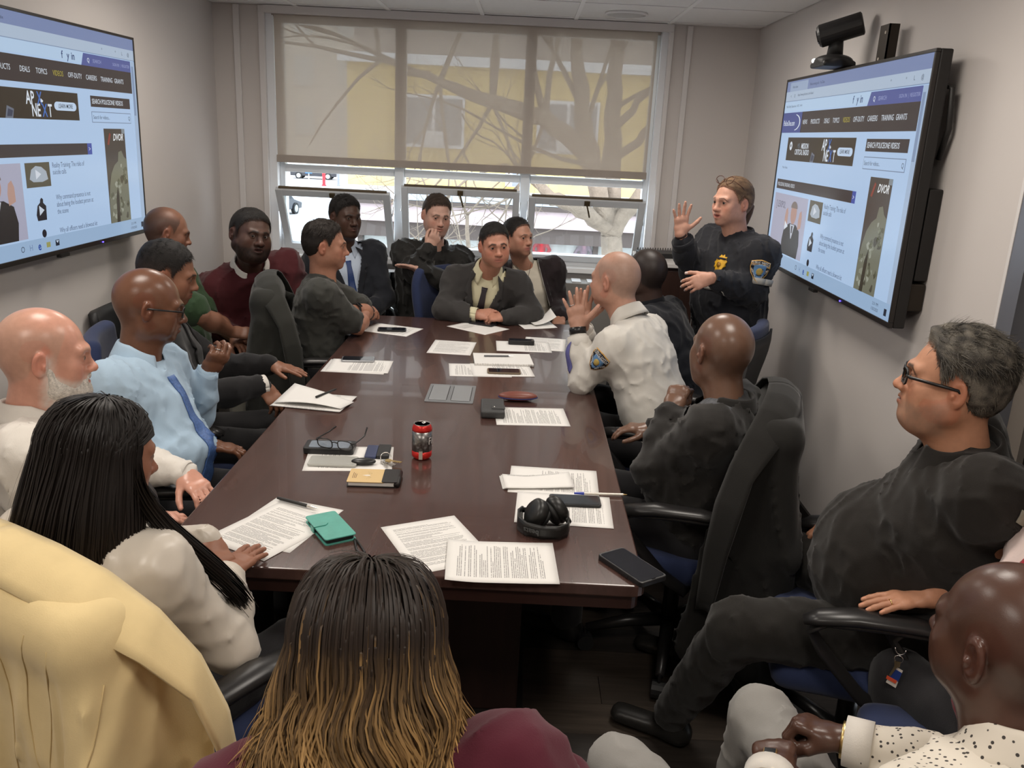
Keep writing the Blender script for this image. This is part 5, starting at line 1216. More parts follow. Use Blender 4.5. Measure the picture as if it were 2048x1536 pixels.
# 3 -- bald man in light blue shirt with glasses
hs = dict(skin=rgb(112, 72, 50), stub=dict(col=rgb(70, 46, 36), a=0.15), brow=(0.015, 0.01, 0.008), lip=1.1, nose=1.15, beard=dict(col=rgb(70, 46, 36), a=0.25, kind='stubble'), open=0.7, lips=rgb(104, 60, 50))
fd = (0.75, -0.25, 0.35)
B = person('bald man in a light blue shirt, blue tie and dark glasses', hs, (-1.21, 2.74, 1.19), 64, 12, 0, (-1.265, 2.715, 0.995), (-1.24, 2.68, 0.53), 94, elR=(-1.17, 2.49, 0.715), wrR=(-1.03, 2.70, 0.725), elL=(-1.17, 2.98, 0.72), wrL=(-1.105, 2.93, 0.915), gloss=True, belly=0.55, w=1.05, hands={'R': dict(pose='drape', dir=(0.75, 0.35, -0.25)), 'L': dict(pose='curl', dir=(0.55, -0.10, 0.75), dors=(0.45, -0.75, -0.3), res=0.0038)}, armfull=False)
M_sky = cloth('sky_blue_shirt', rgb(168, 192, 212)); garment(B, 'shirt', M_sky, seed=31, amp=0.0048, t=0.012, ff=34, res=0.010)
collar('shirt_collar', M_sky, B.root, B.nk+B.up*0.008+B.f*0.012, nrm(B.up+0.2*B.f), B.f, r=0.064, off=B.off, gap=22, leaf=0.048, drop=0.035)
patch('tie', [(-0.020, -0.055), (0.020, -0.055), (0.015, -0.085), (0.042, -0.42), (0.0, -0.47), (-0.042, -0.42), (-0.015, -0.085)], mat('blue_tie', rgb(74, 104, 158), 0.45, noise=0.35, nscale=160), B.root, B.bvh, B.nk, -B.r, B.up, 0.007, 0.005)
cuffs(B, M_sky, (-1, 1), at=0.02, h=0.055, r=0.037); trousers(B, M_trs); shoes(B, M_shoe); eyeglasses(B, M_blackp, M_lensc, rw=0.026, rh=0.016, temple=0.0032); finger_ring(B, -1, 2, M_silver, (0.55, -0.10, 0.75), (0.45, -0.75, -0.3), 'curl'); P3 = B

# 4 -- man in black suit leaning forward behind him
hs = dict(skin=rgb(140, 92, 66), hair=dict(col=BLKH, t=0.006, top=0.013, soft=0.02, lump=0.2, side=rgb(60, 40, 32), sidea=0.35), brow=BLKH, beard=dict(col=(0.02, 0.014, 0.011), a=0.75, kind='goatee'), open=0.6, lips=rgb(140, 84, 72), nose=1.1)
B = person('man with cropped dark hair and goatee in a black suit on the left', hs, (-1.38, 3.31, 1.20), 74, 16, 4, (-1.435, 3.295, 1.005), (-1.42, 3.23, 0.53), 72, elR=(-1.21, 3.08, 0.76), wrR=(-1.01, 3.25, 0.775), elL=(-1.27, 3.55, 0.75), wrL=(-1.06, 3.56, 0.775), w=1.08, belly=0.3, hands={'R': dict(pose='relaxed', dir=(0.62, -0.10, -0.70), dors=(0.6, -0.5, 0.6)), 'L': dict(pose='flat', dir=(0.9, -0.15, -0.12))}, armfull=False)
suit(B, M_blacks, M_white, None, tie=False, seed=41, w0=0.06, depth=0.30); cuffs(B, M_white, (1,), r=0.040, at=0.0, h=0.03); trousers(B, M_blacks); shoes(B, M_shoe)
band('bead_bracelet', mat('dark_beads', (0.02, 0.016, 0.014), 0.4), B.root, B.wrL, nrm(B.wrL-B.elL), 0.036, 0.036, 0.016, B.off); P4 = B

# 5 -- man in a green shirt by the left wall
hs = dict(skin=rgb(132, 88, 66), stub=dict(col=rgb(52, 40, 34), a=0.7, top=0.9, recede=0.04, fz=0.02), brow=BLKH, beard=dict(col=(0.02, 0.015, 0.012), a=0.7, kind='stubble'), open=0.6, wide=1.02)
B = person('balding man in a dark green short-sleeved shirt by the left wall', hs, (-1.784, 4.303, 1.235), 64, 14, 0, (-1.76, 4.20, 1.045), (-1.80, 4.16, 0.53), 84, shR=(-1.68, 4.02, 0.99), elR=(-1.518, 3.980, 0.881), wrR=(-1.426, 4.120, 0.776), elL=(-1.62, 4.40, 0.78), wrL=(-1.44, 4.22, 0.72), w=1.12, lim=1.1, belly=0.6, hands={'R': dict(pose='curl', dir=(0.8, 0.3, -0.1), dors=(0, -0.6, 0.8))})
M_green = cloth('green_shirt', rgb(46, 66, 42)); garment(B, 'shirt', M_green, seed=51, long=False, frac=0.75, amp=0.005); collar('shirt_collar', M_green, B.root, B.nk-B.up*0.01, B.up, B.f, r=0.064, h=0.022, leaf=0.03, off=B.off)
trousers(B, cloth('khaki_trouser', rgb(150, 148, 136))); shoes(B, M_shoe); P5 = B

# 6 -- large man in a maroon sweater
hs = dict(skin=rgb(82, 56, 45), hair=dict(col=BLKH, t=0.006, top=0.010, soft=0.02, lump=0.15), brow=BLKH, beard=dict(col=(0.008, 0.007, 0.007), a=0.92, kind='full'), fat=1.0, wide=1.14, jaw=1.18, nose=1.3, lip=1.25, lips=rgb(84, 50, 46), mouth=0.6, scale=1.06, gaze=(0.25, 1, 0))
B = person('large bearded man in a maroon sweater in the back left corner', hs, (-1.408, 4.448, 1.225), 138, 2, -8, (-1.47, 4.58, 1.02), (-1.46, 4.78, 0.53), 140, elR=(-1.70, 4.40, 0.74), wrR=(-1.45, 4.34, 0.70), elL=(-1.20, 4.62, 0.76), wrL=(-1.28, 4.42, 0.71), w=1.36, d=1.25, lim=1.3, belly=1.5, shw=0.20, shdrop=0.07, hands={'L': dict(pose='relaxed'), 'R': dict(pose='relaxed')}, armfull=False)
M_maroon = cloth('maroon_knit', rgb(68, 24, 28)); garment(B, 'sweater', M_maroon, seed=61, amp=0.007, ff=26, t=0.014)
collar('shirt_collar', M_white, B.root, B.nk+B.up*0.012+B.f*0.02, nrm(B.up+0.3*B.f), B.f, r=0.078, off=B.off, gap=35, leaf=0.035); trousers(B, M_trs); shoes(B, M_shoe); P6 = B

# 7 -- young man in grey polo, arms folded
hs = dict(skin=rgb(178, 122, 94), hair=dict(col=(0.018, 0.013, 0.010), t=0.006, top=0.016, front=0.008, lump=0.3, comb=-0.6, lift=0.2, n=3000), brow=BLKH, lips=rgb(168, 104, 90), jaw=0.95, beard=dict(col=rgb(110, 74, 58), a=0.25, kind='stubble'))
B = person('young man in a grey polo shirt with folded arms at the table', hs, (-0.998, 4.350, 1.200), 80, 4, 0, (-1.025, 4.345, 1.005), (-1.06, 4.31, 0.53), 76, elR=(-0.83, 4.30, 0.79), wrR=(-0.83, 4.55, 0.815), elL=(-0.82, 4.62, 0.80), wrL=(-0.88, 4.42, 0.855), w=0.98, hands={'R': dict(pose='relaxed', dir=(0.2, 0.9, -0.05)), 'L': dict(pose='flat', dir=(-0.4, -0.85, -0.05))})
M_polo = cloth('grey_polo', rgb(60, 60, 56)); garment(B, 'polo_shirt', M_polo, seed=71, long=False, frac=0.78, amp=0.005, res=0.010); collar('polo_collar', M_polo, B.root, B.nk-B.up*0.005+B.f*0.01, nrm(B.up+0.1*B.f), B.f, r=0.064, h=0.024, leaf=0.036, drop=0.02, off=B.off)
trousers(B, M_trs); shoes(B, M_shoe); wrist_watch(B, -1, Mk, Mk, at=0.03, nrmal=(0.4, -0.5, 0.9))
for k_ in (0.10, 0.125): band('tattoo_band', mat('tattoo', rgb(70, 52, 46), 0.5), B.root, B.elL+(B.wrL-B.elL)*k_*1.6, nrm(B.wrL-B.elL), 0.0435, 0.0435, 0.008, B.off, solid=0.0008)
P7 = B

# 8 -- man in a dark suit with blue tie by the window
hs = dict(skin=rgb(74, 50, 38), hair=dict(col=BLKH, t=0.008, top=0.016, lump=0.25), brow=BLKH, nose=1.25, lip=1.2, fat=0.3, wide=1.05, lips=rgb(96, 60, 54), gaze=(0.2, 1, 0))
B = person('man in a dark suit and blue tie sitting by the left window', hs, (-1.089, 5.300, 1.257), 138, 4, 0, (-1.116, 5.360, 1.040), (-1.08, 5.42, 0.53), 158, elR=(-1.34, 5.22, 0.74), wrR=(-1.10, 5.10, 0.66), elL=(-0.84, 5.28, 0.76), wrL=(-0.95, 5.08, 0.68), w=1.12, belly=0.4, armfull=False)
suit(B, cloth('navy_suit', rgb(34, 36, 42)), cloth('pale_blue_shirt', rgb(186, 198, 214)), mat('royal_tie', rgb(40, 62, 110), 0.4, noise=0.3, nscale=120), seed=81, w0=0.10); trousers(B, M_trs); shoes(B, M_shoe); P8 = B

# 9 -- man in a black jacket with hand over his mouth
hs = dict(skin=rgb(196, 150, 130), hair=dict(col=(0.042, 0.028, 0.020), t=0.006, top=0.013, lump=0.3, recede=0.012, side=rgb(90, 80, 74), sidea=0.5), brow=(0.05, 0.035, 0.025), open=0.6, beard=dict(col=rgb(130, 96, 80), a=0.3, kind='stubble'), fat=0.3, wide=1.03, gaze=(0.25, 1, -0.05))
hd9 = (0.80, 0.05, 0.62)
B = person('short-haired man in a black jacket with one hand over his mouth', hs, (-0.537, 5.380, 1.283), 158, 10, -4, (-0.559, 5.460, 1.048), (-0.62, 5.46, 0.53), 170, elR=(-0.655, 5.220, 0.942), wrR=(-0.564, 5.200, 1.096), elL=(-0.42, 5.25, 0.86), wrL=(-0.594, 5.140, 0.969), w=1.15, hands={'R': dict(pose='curl', dir=(0.40, 0.10, 0.75), dors=(0.35, -0.9, -0.1), res=0.0038), 'L': dict(pose='flat', dir=(-1, 0.05, 0.22), dors=(0.2, 0.4, 1.0), res=0.0038)}, armfull=False)
M_bj = cloth('black_jacket', rgb(32, 31, 29), rough=0.7); garment(B, 'jacket', M_bj, seed=91, amp=0.008, ff=34, t=0.02, skirt=0.1); collar('jacket_collar', M_bj, B.root, B.nk+B.up*0.0, nrm(B.up+0.1*B.f), B.f, r=0.072, h=0.045, leaf=0.045, gap=30, off=B.off); trousers(B, M_trs); shoes(B, M_shoe)
patch('zip_line', [(-0.006, -0.06), (0.006, -0.06), (0.006, -0.42), (-0.006, -0.42)], mat('zip_dark', rgb(60, 58, 54), 0.5), B.root, B.bvh, B.nk, -B.r, B.up, 0.004, 0.003); P9 = B

# 10 -- man in a charcoal suit at the head of the table
hs = dict(skin=rgb(190, 130, 104), hair=dict(col=BLKH, t=0.005, top=0.011, soft=0.022, lump=0.12, side=rgb(84, 60, 48), sidea=0.45, fz=-0.004), brow=BLKH, browt=0.0052, lips=rgb(180, 108, 96), gaze=(-0.12, 1, 0), open=0.72, beard=dict(col=rgb(120, 80, 62), a=0.3, kind='stubble'), nose=1.1)
B = person('man in a charcoal suit and dark tie leaning on the far end of the table', hs, (-0.151, 4.813, 1.185), 166, 4, 5, (-0.19, 4.955, 1.01), (-0.28, 5.14, 0.53), 182, shR=(-0.375, 4.985, 0.955), shL=(-0.02, 4.95, 0.945), elR=(-0.44, 4.84, 0.795), wrR=(-0.245, 4.79, 0.785), elL=(0.09, 4.88, 0.78), wrL=(-0.075, 4.76, 0.785), w=1.05, hands={'R': dict(pose='drape', dir=(0.95, 0.02, 0.02), dors=(0, -0.6, 0.75), res=0.0038), 'L': dict(pose='curl', dir=(-0.8, 0.0, -0.05), dors=(0, -0.35, 0.9), res=0.0038)}, armfull=False)
suit(B, cloth('charcoal_suit', rgb(58, 56, 55)), cloth('cream_shirt', rgb(214, 208, 176)), mat('plum_tie', rgb(46, 40, 46), 0.45), seed=101, w0=0.095); cuffs(B, MATS['cream_shirt'], (1,), r=0.041, at=0.012, h=0.045); trousers(B, MATS['charcoal_suit']); shoes(B, M_shoe); P10 = B

# 11 -- woman in a cream turtleneck
hs = dict(skin=rgb(186, 132, 106), hair=dict(col=BLKH, t=0.007, top=0.009, lump=0.05, soft=0.014, fz=0.002, comb=-1.6, lift=0.02, L=2.0), brow=BLKH, browt=0.003, lips=rgb(176, 96, 92), jaw=0.88, wide=0.96, scale=0.95, gaze=(0.35, 1, 0.12), nose=0.95)
B = person('woman in a cream turtleneck and dark open jacket beside the suited man', hs, (-0.026, 5.218, 1.190), 136, -2, 0, (0.02, 5.29, 1.0), (0.08, 5.42, 0.53), 176, elL=(0.25, 5.32, 0.77), wrL=(0.255, 5.10, 0.735), elR=(-0.20, 5.26, 0.72), wrR=(-0.08, 5.08, 0.70), w=0.95, lim=0.95, bust=0.9, belly=0.3, hands={'L': dict(pose='curl', dir=(-0.1, -0.8, -0.3)), 'R': dict(pose='relaxed')}, armfull=False)
M_cream = cloth('cream_knit', rgb(206, 198, 182)); garment(B, 'turtleneck', M_cream, seed=111, t=0.006, amp=0.003); band('turtle_collar', M_cream, B.root, B.nk+(B.Hc-B.nk)*0.22, B.Hc-B.nk, 0.064, 0.060, 0.07, B.off, solid=0.005)
M_dj = cloth('dark_velvet_jacket', rgb(38, 30, 32)); garment(B, 'jacket', M_dj, seed=115, t=0.02, amp=0.005, cut=lambda V, B=B: (((V-B.nk) @ B.f) > 0.0) & (np.abs(((V-B.nk) @ B.r)+0.01) < 0.085+0.10*np.clip(-((V-B.nk) @ B.up)/0.5, 0, 1)) & (((V-B.nk) @ B.up) > -0.6))
MB().tube([B.nk+B.up*0.03+B.f*0.07+B.r*0.045, B.nk-B.up*0.04+B.f*0.115+B.r*0.02, B.nk-B.up*0.07+B.f*0.13, B.nk-B.up*0.04+B.f*0.115-B.r*0.02, B.nk+B.up*0.03+B.f*0.07-B.r*0.045], 0.0012, 5).build('necklace', mat('dark_chain', rgb(60, 44, 34), 0.4, 0.6), B.root, off=B.off)
MB().ell(B.nk-B.up*0.075+B.f*0.132, (0.005, 0.005, 0.007)).build('pendant', mat('dark_chain', 1), B.root, off=B.off)
for s_ in (-1, 1):
    ed = [(0.01+s_*(0.085+0.10*k_/10*0.9), 0.03-0.45*k_/10) for k_ in range(11)]; P_ = [(x-s_*0.006, y) for x, y in ed]+[(x+s_*0.020, y) for x, y in ed[::-1]]
    patch('jacket_edge', P_ if s_ < 0 else P_[::-1], M_dj, B.root, B.bvh, B.nk, -B.r, B.up, 0.004, 0.004); patch('zip_line', [(x-s_*0.008, y) for x, y in ed]+[(x-s_*0.003, y) for x, y in ed[::-1]], mat('zip_pale', rgb(150, 146, 140), 0.4, 0.5), B.root, B.bvh, B.nk, -B.r, B.up, 0.006, 0.003)
trousers(B, M_trs); shoes(B, M_shoe); P11 = B

# 12 -- officer in a white uniform shirt, hands raised
hs = dict(skin=rgb(190, 140, 116), stub=dict(col=rgb(150, 130, 118), a=0.55, top=0.85, fz=0.02, recede=0.03), brow=(0.06, 0.05, 0.04), scale=1.02)
HLd = (-0.16, 0.10, 0.95); HLz = (0.05, -0.95, 0.15); HRd = (-0.02, 0.0, 0.95)
B = person('balding officer in a white uniform shirt holding up both hands at the table', hs, (0.405, 3.66, 1.205), -52, 4, 0, (0.485, 3.60, 1.02), (0.66, 3.42, 0.53), -64, elL=(0.285, 3.50, 0.79), wrL=(0.255, 3.565, 1.005), elR=(0.34, 3.86, 0.79), wrR=(0.285, 3.70, 0.995), shL=(0.405, 3.45, 0.965), w=1.06, d=1.0, hands={'L': dict(pose='spread', dir=HLd, dors=HLz, res=0.0038), 'R': dict(pose='spread', dir=HRd, dors=(-0.3, 0.9, 0.0), res=0.0038)}, armfull=False)
M_unif = cloth('uniform_white', rgb(210, 206, 198)); garment(B, 'uniform_shirt', M_unif, seed=121, amp=0.0042, t=0.013, ff=30, cuff=0.045, res=0.010); collar('shirt_collar', M_unif, B.root, B.nk+B.up*0.012, nrm(B.up+0.1*B.f), B.f, r=0.065, h=0.04, leaf=0.05, off=B.off)
cuffs(B, M_unif, (-1, 1), r=0.046, at=0.068, h=0.06); band('watch_strap', M_blackp, B.root, B.wrL-nrm(B.wrL-B.elL)*0.012, nrm(B.wrL-B.elL), 0.036, 0.035, 0.028, B.off); trousers(B, M_trs); shoes(B, M_shoe); finger_ring(B, -1, 2, M_silver, HLd, HLz, 'spread'); P12 = B

# 13 -- man in a dark navy sweater behind him
hs = dict(skin=rgb(72, 52, 44), stub=dict(col=rgb(34, 28, 26), a=0.85), brow=BLKH)
B = person('dark-haired man in a navy sweater half hidden behind the officer', hs, (0.611, 4.180, 1.165), -42, 2, 0, (0.665, 4.16, 0.98), (0.86, 4.05, 0.53), -60, w=1.05, hres=0.005, armfull=False)
M_navy = cloth('navy_knit', rgb(22, 24, 30)); garment(B, 'sweater', M_navy, seed=131, amp=0.005, t=0.014); band('sweater_collar', M_navy, B.root, B.nk+(B.Hc-B.nk)*0.12, B.Hc-B.nk, 0.068, 0.064, 0.05, B.off, solid=0.006); trousers(B, M_trs); shoes(B, M_shoe); P13 = B

# 14 -- standing officer in a navy jacket
hs = dict(skin=rgb(206, 150, 124), hair=dict(col=rgb(92, 70, 52), t=0.009, top=0.014, lump=0.1, soft=0.016, fz=0.004, comb=-1.6, lift=0.02, L=1.2, n=3000, grey=rgb(136, 108, 80)), brow=rgb(70, 46, 36), browt=0.003, lips=rgb(176, 84, 78), jaw=0.95, mouth=0.5, scale=0.95, gaze=(-0.1, 1, 0.05))
B = person('standing woman officer in a navy uniform jacket, gesturing with one raised hand', hs, (1.015, 4.270, 1.518), -122, 2, 0, (1.075, 4.30, 1.33), (1.09, 4.33, 0.90), -118, elR=(0.87, 4.33, 1.165), wrR=(0.777, 4.240, 1.354), elL=(1.134, 4.120, 1.107), wrL=(0.899, 4.020, 1.178), sit=False, w=0.98, bust=0.9, d=1.05, belly=0.3, hands={'R': dict(pose='spread', dir=(-0.05, -0.02, 0.95), dors=(-0.15, 0.95, 0.1), s=0.93, res=0.0038), 'L': dict(pose='drape', dir=(-0.85, -0.05, -0.33), dors=(-0.2, -0.9, 0.3), s=0.93, res=0.0038, nails=rgb(230, 214, 208))})
M_nj = cloth('navy_jacket', rgb(33, 34, 39), rough=0.75); garment(B, 'uniform_jacket', M_nj, seed=141, amp=0.006, t=0.022, skirt=0.12, cuff=0.04, res=0.009); collar('jacket_collar', M_nj, B.root, B.nk-B.up*0.01, nrm(B.up+0.1*B.f), B.f, r=0.072, h=0.04, leaf=0.05, gap=35, drop=0.03, off=B.off)
M_refl = mat('reflective_grey', rgb(176, 172, 164), 0.5)
F_ = Field(); F_.ecap(B.pel-np.array((0, 0, 0.05)), B.pel+np.array((0, 0, 0.05)), B.r, (0.18, 0.145), (0.175, 0.14), k=0.05)
for s_ in (-1, 1): F_.cone(B.pel+B.r*s_*0.085, np.array((*(B.pel+B.r*s_*0.10)[:2], 0.10)), 0.105, 0.075, k=0.04)
v, q = F_.mesh(0.012, disp=folds(4, 0.004, 30)); link('trousers', np_mesh('trousers', v-B.off, q), cloth('grey_black_trouser', rgb(46, 46, 44)), B.root); shoes(B, M_shoe)
patch('reflective_stripe', [(-0.20, -0.205), (0.20, -0.205), (0.20, -0.235), (-0.20, -0.235)], M_refl, B.root, B.bvh, B.nk, -B.r, B.up, 0.004, 0.002)
band('reflective_band', M_refl, B.root, B.shL+(B.elL-B.shL)*0.72, nrm(B.elL-B.shL), 0.084, 0.080, 0.03, B.off); band('reflective_band', M_refl, B.root, B.shR+(B.elR-B.shR)*0.72, nrm(B.elR-B.shR), 0.084, 0.080, 0.03, B.off)
band('rolled_cuff', M_nj, B.root, B.wrR-nrm(B.wrR-B.elR)*0.055, nrm(B.wrR-B.elR), 0.054, 0.052, 0.04, B.off, solid=0.006); wrist_watch(B, -1, Mk, Mk, at=0.02, nrmal=(-0.1, -1, 0.3), size=0.014)
band('wrist_tattoo', MATS['tattoo'], B.root, B.wrR-nrm(B.wrR-B.elR)*0.004, nrm(B.wrR-B.elR), 0.0295, 0.0295, 0.012, B.off, solid=0.0006)
P14 = B

# 15 -- bald man with a dark jacket, fist near his chin
hs = dict(skin=rgb(116, 84, 66), stub=dict(col=rgb(76, 58, 48), a=0.3, top=0.5), brow=BLKH, fat=0.5, wide=1.05, scale=1.03)
B = person('bald man in a dark jacket seen from behind with a fist by his chin', hs, (0.675, 2.75, 1.135), -24, 0, 0, (0.705, 2.69, 0.955), (0.67, 2.71, 0.52), -64, elL=(0.475, 2.66, 0.725), wrL=(0.535, 2.78, 0.905), elR=(0.72, 3.02, 0.74), wrR=(0.52, 3.02, 0.75), w=1.05, belly=0.5, gloss=True, lim=1.05, hands={'L': dict(pose='fist', dir=(0.35, 0.35, 0.75), dors=(-0.5, -0.75, 0.35), res=0.0038)}, armfull=False)
M_plaid = mat('grey_check', rgb(88, 90, 94), 0.8, noise=0.5, nscale=110); garment(B, 'shirt', M_plaid, t=0.006, seed=151, amp=0.002)
M_dkj = cloth('dark_olive_jacket', rgb(34, 32, 30), rough=0.75)
def cut15(V, B=B):
    q = V-B.nk; u = q @ B.r; v = q @ B.up; w = q @ B.f
    return (v > -0.13) & (u < 0.02) & (u > -0.15) & (w > -0.035) & (w < 0.11) & (np.linalg.norm(q, axis=1) < 0.155)
garment(B, 'jacket', M_dkj, t=0.018, seed=155, amp=0.006, cut=cut15); collar('jacket_collar', M_dkj, B.root, B.nk-B.up*0.005, B.up, B.f, r=0.078, h=0.03, leaf=0.05, gap=80, off=B.off, drop=0.0)
trousers(B, M_trs); shoes(B, M_shoe); P15 = B

# 16 -- big man in a black polo with glasses
hs = dict(skin=rgb(190, 132, 98), hair=dict(col=(0.030, 0.027, 0.024), t=0.010, top=0.024, front=0.008, lump=0.35, lf=120, soft=0.03, comb=-1.0, lift=0.06, n=5000, L=1.1, sw=0.0010, grey=rgb(112, 106, 96), gb=0.25, recede=0.012), brow=(0.02, 0.016, 0.014), beard=dict(col=rgb(128, 112, 100), a=0.55, kind='stubble'), fat=0.9, wide=1.05, jaw=1.1, nose=1.15, scale=1.07, lips=rgb(170, 104, 84))
hL16 = (-0.93, 0.06, -0.22); hR16 = (-0.75, 0.25, -0.45)
B = person('heavy man in a black polo shirt and black-framed glasses on the right', hs, (1.078, 2.037, 1.250), -64, -4, 0, (1.13, 1.995, 1.05), (1.17, 2.12, 0.54), -62, shL=(1.11, 1.84, 1.03), elL=(1.210, 1.880, 0.989), wrL=(1.055, 1.895, 0.735), elR=(1.28, 2.34, 0.80), wrR=(1.04, 2.42, 0.70), knL=(0.625, 2.008, 0.550), anL=(0.535, 2.242, 0.100), knR=(0.84, 2.52, 0.53), anR=(0.66, 2.65, 0.09), w=1.2, d=1.15, lim=1.18, belly=1.35, hres=0.00384, hands={'L': dict(pose='flat', dir=hL16, dors=(0, 0, 1), res=0.0038), 'R': dict(pose='relaxed', dir=hR16, res=0.0038)})
M_bpolo = cloth('black_polo', rgb(34, 31, 28)); garment(B, 'polo_shirt', M_bpolo, seed=161, long=False, frac=0.85, amp=0.0042, t=0.014, ff=24, res=0.009); collar('polo_collar', M_bpolo, B.root, B.nk+B.up*0.020+B.f*0.01, nrm(B.up+0.08*B.f), B.f, r=0.080, h=0.030, leaf=0.055, drop=0.03, gap=20, off=B.off)
eyeglasses(B, M_blackp, M_lensc, rw=0.026, rh=0.018, thick=0.0024, temple=0.0042, top=0.0034); trousers(B, cloth('black_trouser', rgb(34, 32, 29)), res=0.010); shoes(B, M_shoe); finger_ring(B, -1, 2, M_gold, hL16, (0, 0, 1), 'flat')
ax_ = nrm(B.elL-B.shL); n16 = nrm((-0.35, -0.93, 0.05)); n16 = nrm(n16-ax_*(n16 @ ax_)); patch('side_panel', [(0.0, 0.02), (0.030, 0.02), (0.020, -0.10), (0.012, -0.20), (-0.022, -0.20), (-0.014, -0.10)], cloth('grey_panel', rgb(150, 146, 132)), B.root, B.bvh, B.shL, np.cross(-ax_, n16), -ax_, 0.004, 0.002, torso=False)
P16 = B

# 17 -- bald man at the lower right in a patterned shirt
hs = dict(skin=rgb(84, 56, 44), stub=dict(col=rgb(58, 40, 34), a=0.25, top=0.6), brow=BLKH, beard=dict(col=rgb(70, 58, 52), a=0.5, kind='stubble'), scale=1.05, ear=1.08, wide=1.02, neck=0.062)
B = person('bald man in a white patterned shirt and grey trousers at the lower right', hs, (0.772, 1.160, 1.075), -26, 2, 0, (0.797, 1.080, 0.905), (0.68, 1.06, 0.46), -40, elL=(0.42, 1.10, 0.665), wrL=(0.515, 1.335, 0.655), elR=(0.90, 1.32, 0.68), wrR=(0.685, 1.43, 0.665), shL=(0.585, 0.985, 0.855), knL=(0.26, 1.47, 0.53), knR=(0.60, 1.66, 0.53), anL=(0.20, 1.62, 0.10), anR=(0.60, 1.80, 0.10), w=1.12, gloss=True, hres=0.0039, belly=0.2, hands={'L': dict(pose='fist', dir=(0.30, 0.85, 0.0), dors=(-0.25, 0.0, 0.95), res=0.0038, s=1.04), 'R': dict(pose='fist', dir=(-0.75, 0.45, 0.05), dors=(0.1, 0.2, 0.95), res=0.0038, s=1.04)}, armfull=False)
M_pat = bpy.data.materials.new('patterned_white'); M_pat.use_nodes = True
nt = M_pat.node_tree; bs = nt.nodes['Principled BSDF']; bs.inputs['Roughness'].default_value = 0.8; tcn = nt.nodes.new('ShaderNodeTexCoord'); vo = nt.nodes.new('ShaderNodeTexVoronoi'); vo.inputs['Scale'].default_value = 88; vo.inputs['Randomness'].default_value = 0.75
rp = nt.nodes.new('ShaderNodeMapRange'); rp.inputs['From Min'].default_value = 0.22; rp.inputs['From Max'].default_value = 0.26; mxn = nt.nodes.new('ShaderNodeMix'); mxn.data_type = 'RGBA'
mxn.inputs['A'].default_value = (*rgb(62, 58, 54), 1); mxn.inputs['B'].default_value = (*rgb(222, 214, 200), 1)
nt.links.new(tcn.outputs['Object'], vo.inputs['Vector']); nt.links.new(vo.outputs['Distance'], rp.inputs[0]); nt.links.new(rp.outputs[0], mxn.inputs['Factor']); nt.links.new(mxn.outputs['Result'], bs.inputs['Base Color'])
garment(B, 'shirt', M_pat, seed=171, amp=0.006, t=0.014, ff=26, res=0.010, cuff=0.03); collar('shirt_collar', M_pat, B.root, B.nk+B.up*0.008, nrm(B.up+0.08*B.f), B.f, r=0.073, h=0.042, leaf=0.055, drop=0.03, off=B.off)
cuffs(B, M_white, (-1, 1), r=0.047, at=0.026, h=0.05); trousers(B, cloth('grey_trouser', rgb(146, 144, 140)), res=0.010); shoes(B, M_shoe)
wrist_watch(B, -1, M_silver, M_gold, at=-0.004, nrmal=(-0.3, -0.3, 0.9), size=0.015, r=0.034); band('gold_bracelet', M_gold, B.root, B.wrR, nrm(B.wrR-B.elR), 0.034, 0.034, 0.010, B.off, solid=0.004); P17 = B

# 18 -- person at the right picture edge, red tie
hs = dict(skin=rgb(176, 126, 100), hair=dict(col=BRNH, t=0.006, top=0.012), brow=BRNH)
B = person('person in a white shirt and red tie cut off by the right picture edge', hs, (1.18, 1.60, 1.21), -80, 4, 0, (1.205, 1.60, 1.01), (1.19, 1.61, 0.53), -82, elL=(1.22, 1.36, 0.76), wrL=(1.14, 1.42, 0.56), elR=(1.27, 1.80, 0.76), wrR=(1.16, 1.76, 0.58), knL=(1.02, 1.90, 0.50), knR=(1.20, 1.96, 0.50), belly=0.2, w=1.0, hres=0.005, armfull=False)
M_pink = cloth('pale_pink_shirt', rgb(222, 202, 196)); garment(B, 'shirt', M_pink, seed=181, t=0.012); collar('shirt_collar', M_pink, B.root, B.nk+B.up*0.005, B.up, B.f, off=B.off)
patch('tie', [(-0.022, -0.055), (0.022, -0.055), (0.055, -0.40), (0.0, -0.47), (-0.055, -0.40)], cloth('red_tie', rgb(150, 32, 44)), B.root, B.bvh, B.nk, -B.r, B.up, 0.007, 0.004); trousers(B, M_trs); shoes(B, M_shoe); P18 = B

# 19 -- woman with wavy two-tone hair in front
hs = dict(skin=rgb(196, 140, 112), scale=0.97, jaw=0.9)
B = person('woman with long wavy two-tone hair and burgundy sweater at the near table end', hs, (-0.185, 1.030, 1.090), -4, 24, 0, (-0.172, 0.955, 0.925), (-0.15, 0.88, 0.48), 2, elR=(0.165, 1.08, 0.72), wrR=(0.08, 1.30, 0.70), elL=(-0.405, 1.10, 0.66), wrL=(-0.315, 1.14, 0.90), shR=(0.015, 0.98, 0.935), shL=(-0.345, 0.97, 0.87), w=1.02, lim=1.02, bust=0.6, hres=0.005, hands={'R': dict(pose='relaxed'), 'L': dict(pose='curl', dir=(0.5, 0.2, 0.8), dors=(-0.8, 0.1, 0.4))})
M_burg = cloth('burgundy_knit', rgb(84, 30, 44)); garment(B, 'sweater', M_burg, seed=191, amp=0.005, t=0.018, ff=24, arms=(1,)); 
F_ = Field(); F_.cone(B.shL, B.shL+(B.elL-B.shL)*0.55, 0.072, 0.066, k=0.03); v, q = F_.mesh(0.008, disp=folds(5, 0.004, 36)); link('sleeve', np_mesh('sleeve', v-B.off, q), M_burg, B.root)
